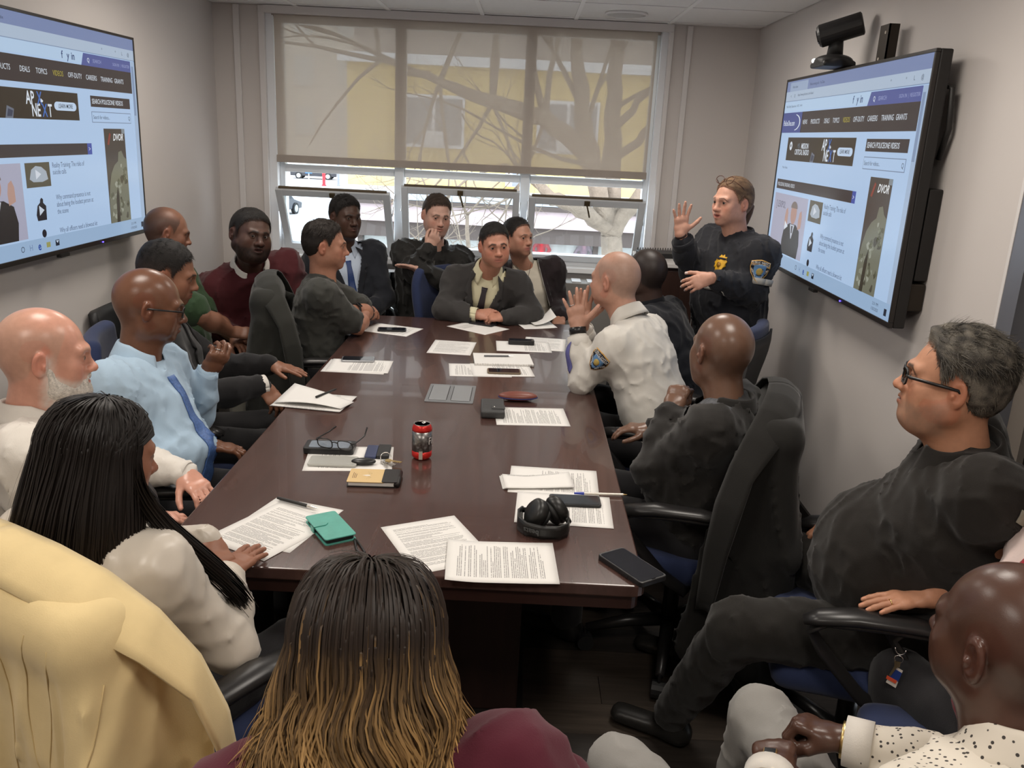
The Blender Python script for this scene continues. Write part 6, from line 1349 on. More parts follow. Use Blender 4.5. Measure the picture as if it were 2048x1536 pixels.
trousers(B, M_trs); shoes(B, M_shoe); ring_at('red_string', mat('red_thread', rgb(190, 30, 30), 0.7), B.root, B.elL+(B.wrL-B.elL)*0.1, B.wrL-B.elL, 0.046, 0.0018, B.off); P19 = B

# ------------------------------------------------------------------ chairs and the coats over them
M_blue = cloth('blue_upholstery', rgb(44, 54, 86), nscale=30); M_arm = mat('arm_black', (0.018, 0.017, 0.017), 0.32, spec=0.5); M_shell = mat('chair_shell', (0.02, 0.02, 0.021), 0.5)
def make_office_chair():
    t = empty('office_chair', (0, 0, 0), 0, 'x', 'chair', 'blue swivel office chairs')
    F = Field(); F.box((0, 0, 0.425), (0.245, 0.24, 0.045), r=0.04, k=0.02); F.ell((0, 0.17, 0.43), (0.23, 0.09, 0.045), k=0.04); V, Q = F.mesh(0.016); link('seat', np_mesh('seat', V, Q), M_blue, t)
    def back(u, v, o):
        x = (u-0.5)*2; hw = 0.225+0.02*math.sin(v*math.pi)-0.05*max(0, v-0.75)**2*16*0.6; z = 0.52+0.47*v
        return (x*hw, -0.225-0.045*v+0.035*x*x-o+0.012*math.sin(v*6), z)
    b = MB().grid(lambda u, v: back(u, v, 0), 12, 12).build('backrest', M_blue, t, smooth=True, solid=0.06)
    b.modifiers.new('round', 'SUBSURF').levels = 1
    MB().grid(lambda u, v: back(0.06+0.88*u, 0.05+0.85*v, 0.040), 8, 8).build('back_shell', M_shell, t, smooth=True, solid=0.012)
    MB().tube([(0, -0.10, 0.36), (0, -0.27, 0.38), (0, -0.31, 0.50), (0, -0.31, 0.62)], 0.022, 8, flat=(2.0, 0.6)).build('back_stem', M_shell, t, smooth=True)
    for s in (-1, 1):
        a = MB().tube([(s*0.285, -0.17, 0.665), (s*0.290, -0.08, 0.675), (s*0.295, 0.06, 0.672), (s*0.297, 0.15, 0.655), (s*0.296, 0.185, 0.640)], [0.014, 0.021, 0.023, 0.021, 0.012], 10, flat=(1.7, 0.8)).build('arm_pad', M_arm, t, smooth=True)
        MB().tube([(s*0.285, -0.15, 0.655), (s*0.292, 0.0, 0.655), (s*0.295, 0.13, 0.645), (s*0.293, 0.165, 0.615), (s*0.288, 0.13, 0.56), (s*0.278, 0.02, 0.44), (s*0.250, -0.05, 0.385), (s*0.18, -0.06, 0.375)], 0.013, 8, flat=(1.9, 0.8)).build('arm_loop', M_arm, a, smooth=True)
    MB().tube([(0, 0, 0.10), (0, 0, 0.38)], 0.028, 12).build('gas_column', M_arm, t, smooth=True)
    MB().box((-0.12, -0.14, 0.355), (0.12, 0.12, 0.383)).build('mechanism', M_shell, t)
    for k in range(5):
        an = math.radians(90+72*k+20); c, s = math.cos(an), math.sin(an)
        l = MB().tube([(c*0.03, s*0.03, 0.125), (c*0.16, s*0.16, 0.115), (c*0.30, s*0.30, 0.085)], [0.026, 0.022, 0.015], 8).build('leg', M_arm, t, smooth=True)
        MB().tube([(c*0.30-s*0.022, s*0.30+c*0.022, 0.030), (c*0.30+s*0.022, s*0.30-c*0.022, 0.030)], 0.030, 12).tube([(c*0.30, s*0.30, 0.05), (c*0.30, s*0.30, 0.09)], 0.006, 6).build('caster', M_shell, l, smooth=False)
    return t
def make_guest_chair():
    t = empty('guest_chair', (0, 0, 0), 0, 'x', 'chair', 'side chairs with metal arms'); ch = mat('satin_metal', rgb(188, 186, 182), 0.28, 1.0)
    F = Field(); F.box((0, 0, 0.43), (0.22, 0.22, 0.035), r=0.03, k=0.02); V, Q = F.mesh(0.016); link('seat', np_mesh('seat', V, Q), M_shell, t)
    MB().grid(lambda u, v: ((u-0.5)*0.42, -0.20-0.05*v+0.03*(2*u-1)**2, 0.52+0.36*v), 8, 8).build('backrest', M_shell, t, smooth=True, solid=0.035)
    for s in (-1, 1):
        MB().tube([(s*0.235, 0.20, 0.01), (s*0.24, 0.21, 0.45), (s*0.24, 0.20, 0.63), (s*0.24, 0.15, 0.665), (s*0.24, -0.10, 0.665), (s*0.235, -0.20, 0.62), (s*0.23, -0.22, 0.45), (s*0.225, -0.25, 0.01)], 0.012, 8, flat=(1.5, 0.8)).build('side_frame', ch, t, smooth=True)
    MB().tube([(-0.235, 0.0, 0.40), (0.235, 0.0, 0.40)], 0.010, 8).build('cross_bar', ch, t)
    return t
def put(proto, first, loc, yaw, label):
    o = proto if first else copy_tree(proto)
    o.location = (loc[0], loc[1], 0); o.rotation_euler = (0, 0, -math.radians(yaw)); o['label'] = label; return o
oc = make_office_chair()
OCH = [((-1.24, 2.09), 62, 'blue office chair under the bald man with the white beard'), ((-0.80, 1.63), 28, 'blue office chair with a cream coat over its back'), ((-1.18, 2.70), 72, 'blue office chair of the man in light blue'),
       ((-1.37, 3.25), 72, 'blue office chair of the man in the black suit on the left'), ((-1.00, 4.31), 76, 'blue office chair with an olive coat, under the man with folded arms'), ((-0.30, 5.09), 128, 'blue office chair at the far end of the table'),
       ((0.63, 3.45), -66, 'blue office chair under the officer in the white shirt'), ((0.88, 4.03), -60, 'blue office chair of the man in the navy sweater'), ((0.60, 2.74), -74, 'blue office chair with a black coat over its back'),
       ((1.02, 2.15), -74, 'black-armed office chair of the heavy man in the black polo'), ((0.70, 1.03), -40, 'blue office chair of the bald man at the lower right'), ((1.10, 1.58), -82, 'office chair of the person cut off at the right edge'), ((-0.15, 0.90), 2, 'blue office chair of the woman with wavy hair')]
for i, (l, y, lb) in enumerate(OCH): put(oc, i == 0, l, y, lb)
gc = make_guest_chair()
for i, (l, y, lb) in enumerate([((-1.08, 5.40), 158, 'metal-armed chair of the man in the dark suit by the window'), ((-0.62, 5.38), 172, 'metal-armed chair of the man covering his mouth'), ((0.09, 5.40), 176, 'metal-armed chair of the woman in the turtleneck'), ((-1.81, 4.14), 84, 'side chair of the man in the green shirt'), ((-1.46, 4.80), 140, 'side chair of the large man in maroon')]): put(gc, i == 0, l, y, lb)

def coat(name, label, loc, yaw, m, seed, cream=False, w=1.0, h=1.0, top=0.99, cut=None, hump=True):
    t = empty(name, (loc[0], loc[1], 0), -math.radians(yaw), label, 'coat'); F = Field(); zt = top
    F.box((0, -0.285, zt-0.32*h), (0.250*w, 0.060, 0.31*h), r=0.035, k=0.03)
    F.ecap((-0.225*w, -0.28, zt-0.075), (0.225*w, -0.28, zt-0.075), (0, 0, 1), (0.055, 0.068), (0.055, 0.068), k=0.05)
    if hump: F.ecap((0, -0.27, zt-0.05), (0, -0.275, zt-0.01), (1, 0, 0), (0.17*w, 0.06), (0.14*w, 0.05), k=0.06)
    for s in (-1, 1):
        F.cone((s*0.225*w, -0.285, zt-0.085), (s*0.275*w, -0.335, zt-0.40*h), 0.058, 0.056, k=0.018); F.cone((s*0.275*w, -0.335, zt-0.40*h), (s*0.265*w, -0.33, zt-0.78*h), 0.056, 0.050, k=0.014)
        F.ecap((s*0.265*w, -0.215, zt-0.12), (s*0.325*w, -0.16, zt-0.76*h), (0, 1, 0), (0.06, 0.022), (0.12, 0.024), k=0.04)
    for sx in (-0.2, 0.0, 0.2): F.ecap((sx*w, -0.285, zt-0.55*h), (sx*w*1.1, -0.30, zt-0.84*h), (1, 0, 0), (0.11, 0.06), (0.14, 0.07), k=0.06)
    def disp(P):
        q = wobble(P*np.array((1, 1, 0.22)), seed, 46); return -0.016*(np.clip(1-np.abs(q)*2.2, 0, 1)**2-0.3)*smooth01(zt-0.04, zt-0.22, P[..., 2])
    V, Q = F.mesh(0.0115, disp=disp); V = smoothverts(V, Q, 1, 0.4); V, Q, _ = keep_faces(V, Q, V[:, 2] > 0.0)
    link('coat_body', np_mesh('coat_body', V, Q), m, t); bv = bvh_of(V, Q)
    return t, bv
M_crm = cloth('cream_wool', rgb(226, 203, 152), nscale=14, bump=0.25); M_crm2 = cloth('cream_wool_seam', rgb(206, 182, 132))
ct, bv = coat('cream_coat', 'long cream wool coat draped over the near left chair back', (-0.80, 1.63), 28, M_crm, 3, True, w=1.22, top=1.0)
def on_coat(name, poly, m, parent, off=0.003, solid=0.003, D=(0, 1, 0), O=(0, -0.30, 0.9), X=(1, 0, 0), bv=bv):
    class _P: pass
    X_, Y_ = nrm(X), np.array((0, 0, 1.)); Z = -nrm(D); B_ = MB(); pts = []
    for (u, v) in poly:
        p = V3(O)+X_*u+Y_*v; h = bv.ray_cast(Vector(p+Z*0.5), Vector(-Z), 1.0); pts.append(V3(h[0])+Z*off if h[0] is not None else p)
    B_.add(pts, [tuple(range(len(pts)))]); return B_.build(name, m, parent, solid=solid)
def seam(pts, r=0.0012, D=(0, 1, 0), bv=bv, ct=ct, m=M_crm2, name='seam', off=0.0005):
    Z = -nrm(D); out = []
    for (x, z) in pts:
        h = bv.ray_cast(Vector((x, -0.30, z))+Vector(Z)*0.5, Vector(-Z), 1.0)
        if h[0] is not None: out.append(h[0]+Vector(Z)*off)
    if len(out) > 2: MB().tube(out, r, 5).build(name, m, ct, smooth=True)
lin = lambda a, b, n=14, bow=0.0: [(a[0]+(b[0]-a[0])*i/n+bow*math.sin(math.pi*i/n), a[1]+(b[1]-a[1])*i/n) for i in range(n+1)]
for s in (-1, 1):
    seam(lin((s*0.10, 0.955), (s*0.09, 0.30), bow=s*0.02)); seam(lin((s*0.20, 0.95), (s*0.215, 0.62), bow=-s*0.035)); seam(lin((s*0.26, 0.94), (s*0.245, 0.40), bow=-s*0.03)); seam(lin((s*0.335, 0.88), (s*0.33, 0.42), bow=s*0.01))
seam(lin((-0.16, 0.60), (-0.02, 0.585))); seam(lin((0.03, 0.575), (0.16, 0.57)))
for k, (x, z) in enumerate(((-0.012, 0.60), (0.022, 0.585))):
    tb = on_coat('belt_tab', [(x-0.014, z-0.095-0.9+0.9), (x, z-0.112), (x+0.014, z-0.095), (x+0.014, z+0.05), (x, z+0.066), (x-0.014, z+0.05)], M_crm, ct, off=0.006, solid=0.005, O=(0, -0.30, 0.0))
    for zz_ in (z-0.095, z+0.045):
        h = bv.ray_cast(Vector((x, -0.8, zz_)), Vector((0, 1, 0)), 1.0)
        if h[0] is not None: MB().ell(h[0]+Vector((0, -0.010, 0)), (0.003, 0.003, 0.003), 8, 6).build('rivet', mat('rivet_brown', rgb(70, 40, 24), 0.4), tb)
def fold_collar(t, m, zt=1.0, w=1.04):
    K = [(0.0, -0.235, 0.045), (0.10, -0.23, 0.038), (0.19, -0.215, 0.012), (0.26, -0.185, -0.05), (0.305, -0.15, -0.14), (0.330, -0.12, -0.26), (0.340, -0.105, -0.42), (0.345, -0.10, -0.62)]
    Wd = [(0.0, -0.105, -0.035), (0.02, -0.105, -0.040), (0.035, -0.10, -0.045), (0.045, -0.085, -0.04), (0.05, -0.07, -0.03), (0.05, -0.08, -0.01), (0.03, -0.07, 0.0), (0.02, -0.05, 0.0)]
    for s in (-1, 1):
        def fn(u, v, s=s):
            k = u*(len(K)-1); i = min(int(k), len(K)-2); f = k-i; f = f*f*(3-2*f); a = Vector(K[i]).lerp(Vector(K[i+1]), f); d = Vector(Wd[i]).lerp(Vector(Wd[i+1]), f)
            p = a+d*v+Vector((0, -0.008, 0.020))*math.sin(v*math.pi)*(1-0.5*u); return (s*p.x*w, p.y, p.z+zt)
        MB().grid(fn, 26, 6).build('coat_collar', m, t, smooth=True, solid=0.007)
fold_collar(ct, M_crm, 1.0, 1.22)
for (x, y, z) in ((0.40, -0.225, 0.60), (0.415, -0.20, 0.43)):
    h = bv.ray_cast(Vector((x+0.2, y-0.3, z)), Vector((-0.45, 0.75, 0)).normalized(), 1.0)
    if h[0] is not None:
        nn = Vector((0.45, -0.75, 0)).normalized(); c = h[0]; b = MB().tube([c, c+nn*0.006, c+nn*0.008], [0.019, 0.019, 0.013], 18).build('coat_button', mat('button_black', (0.012, 0.012, 0.012), 0.15), ct)
M_blk = cloth('black_coat', rgb(30, 29, 27)); c2, bv2 = coat('black_coat', 'black coat hanging over the chair back of the bald man by his fist', (0.60, 2.74), -74, M_blk, 8, w=1.0, h=1.05, top=1.0, hump=False)
fold_collar(c2, M_blk, 1.0, 1.0)
M_olv = cloth('olive_coat', rgb(44, 44, 40)); c3, bv3 = coat('olive_coat', 'dark olive coat hanging over the chair of the man with folded arms', (-1.00, 4.31), 76, M_olv, 12, w=0.95, h=0.9, top=1.02)
fold_collar(c3, M_olv, 1.02, 0.95)

# ------------------------------------------------------------------ long hair
def long_hair(B, n, S, col0, col1, zend, zvar, wave=0.0, wl=0.09, back=0.03, mass=True, seed=2, rad=0.0016, spread=0.02, blend=(0.35, 0.9), lockn=90, face=0.035, thick=0.012, side_out=0.0, endxy=(0, 0), tipout=0.0):
    rs = np.random.RandomState(seed); sc = B.head.get('scale', 1.0); A = B.A
    C0 = np.array((0, -0.020, 0.022)); rad3 = np.array((0.084, 0.108, 0.103))
    P0 = []; lock = []
    # roots spread over the scalp
    for i in range(n):
        while True:
            d = rs.normal(size=3); d /= np.linalg.norm(d)
            p = C0+d*rad3
            if p[2] > 0.0 and hairline(p[None], 0.0, 0.0)[0] > 0.0: break
        P0.append(d)
    D = np.array(P0); th0 = np.arccos(np.clip(D[:, 2], -1, 1)); az = np.arctan2(D[:, 0], D[:, 1])     # azimuth from the front
    # hair parts in the middle: everything runs to the sides and back
    sgn = np.sign(az+1e-6); az_end = np.where(np.abs(az) < math.radians(62), sgn*math.radians(face*1000*2+0) if False else sgn*math.radians(78)+0.25*az, az)
    cen = D[rs.choice(n, lockn, replace=False)]; k = np.argmax(D @ cen.T+rs.normal(size=(n, lockn))*0.004, axis=1); ph = 2.2*np.arctan2(cen[:, 0], -cen[:, 1])+rs.rand(lockn)*2.0; am = 0.6+0.6*rs.rand(lockn); fr = 0.92+0.16*rs.rand(lockn); lay = (rs.rand(n)**0.7)
    zr = zend+zvar*(rs.rand(lockn)[k]-0.5)+0.03*rs.normal(size=n); paths = np.zeros((n, S, 3)); Ls = np.linspace(0, 1, S); nA = int(S*0.36)
    thE = math.radians(94)
    for j in range(S):
        if j <= nA:
            q = j/nA; th = th0+(np.maximum(thE, th0+0.15)-th0)*q; a = az+(az_end-az)*min(1, q*1.25)
            r = (1+ (0.05+thick/0.08*lay*0.6)*min(1, q*2.5))
            loc = C0+np.stack([np.sin(th)*np.sin(a), np.sin(th)*np.cos(a), np.cos(th)], 1)*rad3*r[:, None]
            paths[:, j] = B.Hc+(loc*sc) @ A.T
        else:
            q = (j-nA)/(S-1-nA); e = paths[:, nA]; zt = e[:, 2]+(zr-e[:, 2])*q
            out = e[:, :2]-B.Hc[:2]; out = out/(np.linalg.norm(out, axis=1)[:, None]+1e-6)
            sag = (spread*math.sin(min(1, q*1.1)*math.pi*0.5)+tipout*q*q)*(0.45+0.75*lay)
            bk = -B.A[:2, 1]*back*min(1, q*1.6)
            xy = e[:, :2]+out*sag[:, None]+bk+np.array(endxy)*q*q
            if wave:
                w = wave*min(1, q*2.6)*am[k]*np.sin(q*(e[:, 2]-zr)/wl*6.28*fr[k]+ph[k]); tang = np.stack([-out[:, 1], out[:, 0]], 1)
                xy = xy+tang*w[:, None]+out*(0.6*wave*min(1, q*1.8)*np.cos(q*(e[:, 2]-zr)/wl*6.28*fr[k]+ph[k]))[:, None]
            paths[:, j] = np.concatenate([xy, zt[:, None]], 1)
    paths += rs.normal(size=(n, 1, 3))*0.0015
    tip = smooth01(blend[0], blend[1], Ls)[None, :]*(0.25+0.75*(rs.rand(lockn)[k] > 0.30)[:, None]*rs.rand(lockn)[k][:, None]*1.4)
    if wave > 0.01:
        st = (rs.rand(lockn) < 0.20)[k]*(rs.rand(n) < 0.35); tip = np.maximum(tip, st[:, None]*0.55*smooth01(0.06, 0.5, Ls)[None, :])
    tip = np.clip(tip, 0, 1)[..., None]; jit = (0.86+0.28*rs.rand(n))[:, None, None]
    C = (np.array(col0)*(1-tip)+np.array(col1)*tip)*jit
    R = rad*(1-0.55*Ls**3)[None, :]*(0.7+0.6*rs.rand(n))[:, None]
    return strand_mesh(paths, R, C, B.Hc-np.array((0, 0, 0.10))), paths
def hair_mass(B, fall, col, res=0.008, col2=None):
    F = Field(); A = B.A; sc = B.head.get('scale', 1.0); R = A
    F.ell(B.Hc+A @ (np.array((0, -0.020, 0.022))*sc), np.array((0.080, 0.103, 0.098))*sc, R, k=0.02)
    for (a, b, side, r0, r1) in fall: F.ecap(a, b, side, r0, r1, k=0.04)
    # keep the face free
    f = B.Hc+A @ (np.array((0, 0.105, -0.045))*sc); F.ell(f, np.array((0.062, 0.075, 0.115))*sc, R, k=0.015, sub=True)
    V, Q = F.mesh(res); V = smoothverts(V, Q, 1, 0.4); a_ = smooth01(-0.10, -0.24, V[:, 2]-B.Hc[2])[:, None]; return V, Q, np.array(col)*(1-a_)+np.array(col2 if col2 is not None else col)*a_
# woman at the near left: long straight dark hair
B = P2; bk = -B.A[:, 1]; bk[2] = 0; bk = nrm(bk); rt = B.A[:, 0]
fall = [(B.Hc+bk*0.045-np.array((0, 0, 0.06)), B.Hc+bk*0.085-np.array((0, 0, 0.20)), rt, (0.070, 0.045), (0.105, 0.040)), (B.Hc+bk*0.085-np.array((0, 0, 0.20)), B.Hc+bk*0.090-np.array((0, 0, 0.26)), rt, (0.105, 0.040), (0.095, 0.030))]
(sv, sq, scol), _ = long_hair(B, 7500, 14, (0.0105, 0.0078, 0.0068), (0.026, 0.014, 0.009), B.Hc[2]-0.30, 0.07, back=0.035, spread=0.030, seed=4, rad=0.0015, blend=(0.6, 1.0), lockn=60, thick=0.012, wave=0.003, wl=0.3)
v, q, c = merge([hair_mass(B, fall, (0.008, 0.006, 0.005)), (sv, sq, scol)]); link('hair', np_mesh('hair', v-B.off, q, c), HAIRL, B.root)
# a lock that falls in front of her right shoulder
rs = np.random.RandomState(9); n = 500; S = 14; t = np.linspace(0, 1, S)[None, :, None]
a0 = B.Hc+B.A @ np.array((0.075, 0.02, 0.0)); a1 = B.Hc+B.A @ np.array((0.105, 0.03, -0.12)); a2 = V3((-0.630, 1.66, 0.86)); a3 = V3((-0.575, 1.66, 0.765))
j0 = rs.normal(size=(n, 1, 3))*0.010; P = (1-t)**3*(a0+j0*0.6)+3*t*(1-t)**2*(a1+j0)+3*t*t*(1-t)*(a2+j0*1.2)+t**3*(a3+j0*1.0)
v, q, c = strand_mesh(P, np.tile((0.0013*(1-0.6*np.linspace(0, 1, S)**3))[None], (n, 1)), np.tile(np.array((0.012, 0.009, 0.0075)), (n, S, 1))*(0.7+0.7*rs.rand(n))[:, None, None]); link('hair_lock', np_mesh('hair_lock', v-B.off, q, c), HAIRL, B.root)
# woman in front: long wavy hair, dark roots and blonde ends
B = P19; bk = -B.A[:, 1]; bk[2] = 0; bk = nrm(bk); rt = B.A[:, 0]
fall = [(B.Hc+bk*0.05-np.array((0, 0, 0.06)), B.Hc+bk*0.10-np.array((0, 0, 0.22)), rt, (0.075, 0.05), (0.11, 0.045)), (B.Hc+bk*0.10-np.array((0, 0, 0.22)), B.Hc+bk*0.11-np.array((0, 0, 0.28)), rt, (0.11, 0.045), (0.10, 0.035))]
(sv, sq, scol), _ = long_hair(B, 6800, 33, (0.022, 0.014, 0.010), rgb(200, 158, 100), B.Hc[2]-0.36, 0.16, wave=0.020, wl=0.125, back=0.05, spread=0.040, seed=6, rad=0.0013, blend=(0.28, 0.72), lockn=150, thick=0.036, tipout=0.045)
v, q, c = merge([hair_mass(B, fall, (0.014, 0.009, 0.007), col2=(0.075, 0.045, 0.02)), (sv, sq, scol)]); link('hair', np_mesh('hair', v-B.off, q, c), HAIRL, B.root)
# pony tail and spectacles on the head of the standing officer
B = P14; b0 = H2W(B, (0, -0.105, 0.0)); b1 = H2W(B, (0.01, -0.13, -0.06)); b2 = H2W(B, (0.02, -0.11, -0.16))
MB().tube([b0, (b0+b1)/2+B.A @ np.array((0, -0.012, 0)), b1, (b1+b2)/2, b2], [0.024, 0.030, 0.028, 0.022, 0.008], 12).build('pony_tail', mat('brown_hair', rgb(92, 68, 48), 0.5, noise=0.4, nscale=160, stretch=(1, 1, 0.2)), B.root, smooth=True, off=B.off)
T = MB()
for s in (-1, 1):
    T.tube([H2W(B, (s*0.034+0.027*math.cos(a), 0.058-0.010*math.sin(a), 0.112+0.018*math.sin(a)+0.004*math.cos(a)*s)) for a in [2*math.pi*i/24 for i in range(24)]], 0.0018, 6, closed=True); T.tube([H2W(B, p) for p in ((s*0.060, 0.055, 0.110), (s*0.078, 0.02, 0.085), (s*0.083, -0.03, 0.045))], 0.0018, 6)
T.tube([H2W(B, p) for p in ((-0.008, 0.060, 0.115), (0, 0.062, 0.118), (0.008, 0.060, 0.115))], 0.0018, 6); T.build('spectacles', mat('tortoise', rgb(86, 50, 38), 0.3), B.root, smooth=True, off=B.off)

# ------------------------------------------------------------------ badges and shoulder patches
def shield(s): return [(s*x, s*y) for x, y in ((-0.5, 0.50), (-0.25, 0.56), (0, 0.60), (0.25, 0.56), (0.5, 0.50), (0.53, 0.20), (0.44, -0.15), (0.22, -0.46), (0, -0.64), (-0.22, -0.46), (-0.44, -0.15), (-0.53, 0.20))]
M_pg = mat('patch_gold', rgb(206, 160, 84), 0.6); M_pn = mat('patch_navy', rgb(26, 26, 36), 0.8); M_pb = mat('patch_blue', rgb(104, 146, 190), 0.8); M_pw = mat('patch_white', rgb(214, 212, 208), 0.8); M_py = mat('patch_yellow', rgb(190, 164, 90), 0.7)
def emblem(B, O, X, Y, size, texts=True):
    Z = np.cross(nrm(X), nrm(Y))
    e = patch('shoulder_patch', shield(size), M_pg, B.root, B.bvh, O, X, Y, 0.003, 0.002, cell=0.012, torso=False)
    if e is None: return
    def sub(nm, pts, m, off): patch(nm, pts, m, e, B.bvh, O, X, Y, off, 0.0012, cell=0.012, torso=False)
    sub('patch_ground', shield(size*0.92), M_pn, 0.0055); sub('patch_field', [(p[0]*0.62, p[1]*0.66-size*0.06) for p in shield(size)], M_pb, 0.0070)
    sub('patch_emblem', [(size*0.17*math.cos(a), size*(-0.04+0.19*math.sin(a))) for a in [2*math.pi*i/14 for i in range(14)]], M_py, 0.0085)
    sub('patch_ribbon', [(-size*0.16, -size*0.24), (0, -size*0.28), (size*0.16, -size*0.24), (size*0.16, -size*0.20), (0, -size*0.24), (-size*0.16, -size*0.20)], M_pn, 0.0090)
    def letter(s, u, v, sz, rot=0.0):
        key = (s, 'CENTER', 0.02, 0)
        if key not in TXT: TXT[key] = text_mesh(s, 1.0, 'lettering', 'CENTER', 0.02)
        me = TXT[key].copy(); xs, ys = nrm(X), nrm(Y); c_, s_ = math.cos(rot), math.sin(rot); n = len(me.vertices); co = np.zeros(n*3); me.vertices.foreach_get('co', co); co = co.reshape(-1, 3)
        uv = np.stack([u+sz*(co[:, 0]*c_-co[:, 1]*s_), v+sz*(co[:, 0]*s_+co[:, 1]*c_)], 1); out = []
        for (a, b) in uv:
            p = V3(O)+xs*a+ys*b; h = B.bvh[0].ray_cast(Vector(p+Z*0.25), Vector(-Z), 0.6); out.append((V3(h[0]) if h[0] is not None else p)+Z*0.0078)
        me.vertices.foreach_set('co', (np.array(out)-B.off).ravel()); me.update(); link('lettering', me, M_pw, e)
    letter('PUBLIC SAFETY', 0, size*0.43, size*0.15); letter('DEPARTMENT', 0, size*0.30, size*0.15); letter('NEW YORK', size*0.30, -size*0.14, size*0.12, math.radians(58)); letter('HOSPITALS', -size*0.30, -size*0.14, size*0.12, math.radians(-58))
B = P12; ax = nrm(B.elL-B.shL); nv = nrm((-0.35, -0.95, 0.05)); Yv = -ax; Xv = nrm(np.cross(Yv, nv)); emblem(B, B.shL+ax*0.075, Xv, Yv, 0.082)
patch('cuff_stripe', [(-0.013, 0.04), (0.013, 0.06), (0.016, -0.05), (0.0, -0.075), (-0.013, -0.06)], mat('stripe_blue', rgb(92, 92, 150), 0.7), B.root, B.bvh, B.elL+(B.wrL-B.elL)*0.48, nrm(np.cross(nrm(B.wrL-B.elL), nrm((-0.85, -0.5, 0)))), nrm(B.wrL-B.elL), 0.003, 0.002, torso=False)
B = P14; ax = nrm(B.elL-B.shL); nv = nrm((-0.15, -1.0, 0.1)); Yv = -ax; Xv = nrm(np.cross(Yv, nv)); emblem(B, B.shL+ax*0.085, Xv, Yv, 0.088)
M_bg = mat('badge_gold', rgb(214, 164, 40), 0.45)
pts = [(0.036*math.cos(a)*(1.0 if i % 2 else 0.82), 0.036*math.sin(a)*(1.15 if i % 2 else 0.92)) for i, a in enumerate([2*math.pi*k/22 for k in range(22)])]
bo = B.nk-B.up*0.100-B.r*0.075; e = patch('badge', pts, M_bg, B.root, B.bvh, bo, -B.r, B.up, 0.004, 0.003)
if e:
    patch('badge_scroll', [(-0.026, 0.018), (0.026, 0.018), (0.026, 0.026), (-0.026, 0.026)], M_pn, e, B.bvh, bo, -B.r, B.up, 0.008, 0.001); patch('badge_centre', [(0.012*math.cos(a), -0.006+0.012*math.sin(a)) for a in [2*math.pi*k/14 for k in range(14)]], mat('badge_dark_gold', rgb(150, 108, 30), 0.5), e, B.bvh, bo, -B.r, B.up, 0.008, 0.001)
    patch('badge_tab', [(-0.016, -0.058), (0.016, -0.058), (0.013, -0.044), (-0.013, -0.044)], M_pw, e, B.bvh, bo, -B.r, B.up, 0.004, 0.001)

# ------------------------------------------------------------------ things on the table
def print_mat(name, kind, ruled=False):
    if name in MATS: return MATS[name]
    m = mat(name, rgb(232, 230, 226), 0.6, spec=0.3); nt = m.node_tree; N, L = nt.nodes, nt.links; bs = N['Principled BSDF']
    tc = N.new('ShaderNodeTexCoord'); sp = N.new('ShaderNodeSeparateXYZ'); L.new(tc.outputs['Object'], sp.inputs[0])
    def math_(op, a, b=None, c=None):
        n = N.new('ShaderNodeMath'); n.operation = op
        for i, v in enumerate((a, b, c)):
            if v is None: continue
            if isinstance(v, (int, float)): n.inputs[i].default_value = v
            else: L.new(v, n.inputs[i])
        return n.outputs[0]
    x, y = sp.outputs[0], sp.outputs[1]; pitch = 0.0047
    row = math_('FLOOR', math_('DIVIDE', y, pitch)); fr = math_('FRACT', math_('DIVIDE', y, pitch)); line = math_('MULTIPLY', math_('GREATER_THAN', fr, 0.30), math_('LESS_THAN', fr, 0.74))
    cmb = N.new('ShaderNodeCombineXYZ'); L.new(math_('MULTIPLY', x, 330), cmb.inputs[0]); L.new(math_('MULTIPLY', row, 3.7), cmb.inputs[1]); nz = N.new('ShaderNodeTexNoise'); nz.inputs['Scale'].default_value = 1.0; nz.inputs['Detail'].default_value = 2; L.new(cmb.outputs[0], nz.inputs['Vector'])
    word = math_('GREATER_THAN', nz.outputs[0], 0.40)
    cm2 = N.new('ShaderNodeCombineXYZ'); L.new(math_('MULTIPLY', row, 7.31), cm2.inputs[1]); wn = N.new('ShaderNodeTexWhiteNoise'); L.new(cm2.outputs[0], wn.inputs['Vector'])
    lo, hi = {'full': (-0.112, 0.112), 'top': (-0.02, 0.115), 'low': (-0.115, 0.045), 'few': (0.03, 0.10), 'half': (-0.115, 0.0)}[kind]
    rowon = math_('GREATER_THAN', wn.outputs[0], 0.12); end = math_('SUBTRACT', 0.083, math_('MULTIPLY', math_('POWER', wn.outputs[0], 5.0), 0.09))
    inx = math_('MULTIPLY', math_('GREATER_THAN', x, -0.083), math_('LESS_THAN', x, end)); iny = math_('MULTIPLY', math_('GREATER_THAN', y, lo), math_('LESS_THAN', y, hi))
    ink = math_('MULTIPLY', math_('MULTIPLY', math_('MULTIPLY', line, word), rowon), math_('MULTIPLY', inx, iny)); mx = N.new('ShaderNodeMix'); mx.data_type = 'RGBA'
    mx.inputs['A'].default_value = (*rgb(232, 230, 226), 1); mx.inputs['B'].default_value = (*rgb(150, 148, 146), 1); L.new(ink, mx.inputs['Factor']); L.new(mx.outputs['Result'], bs.inputs['Base Color']); return m
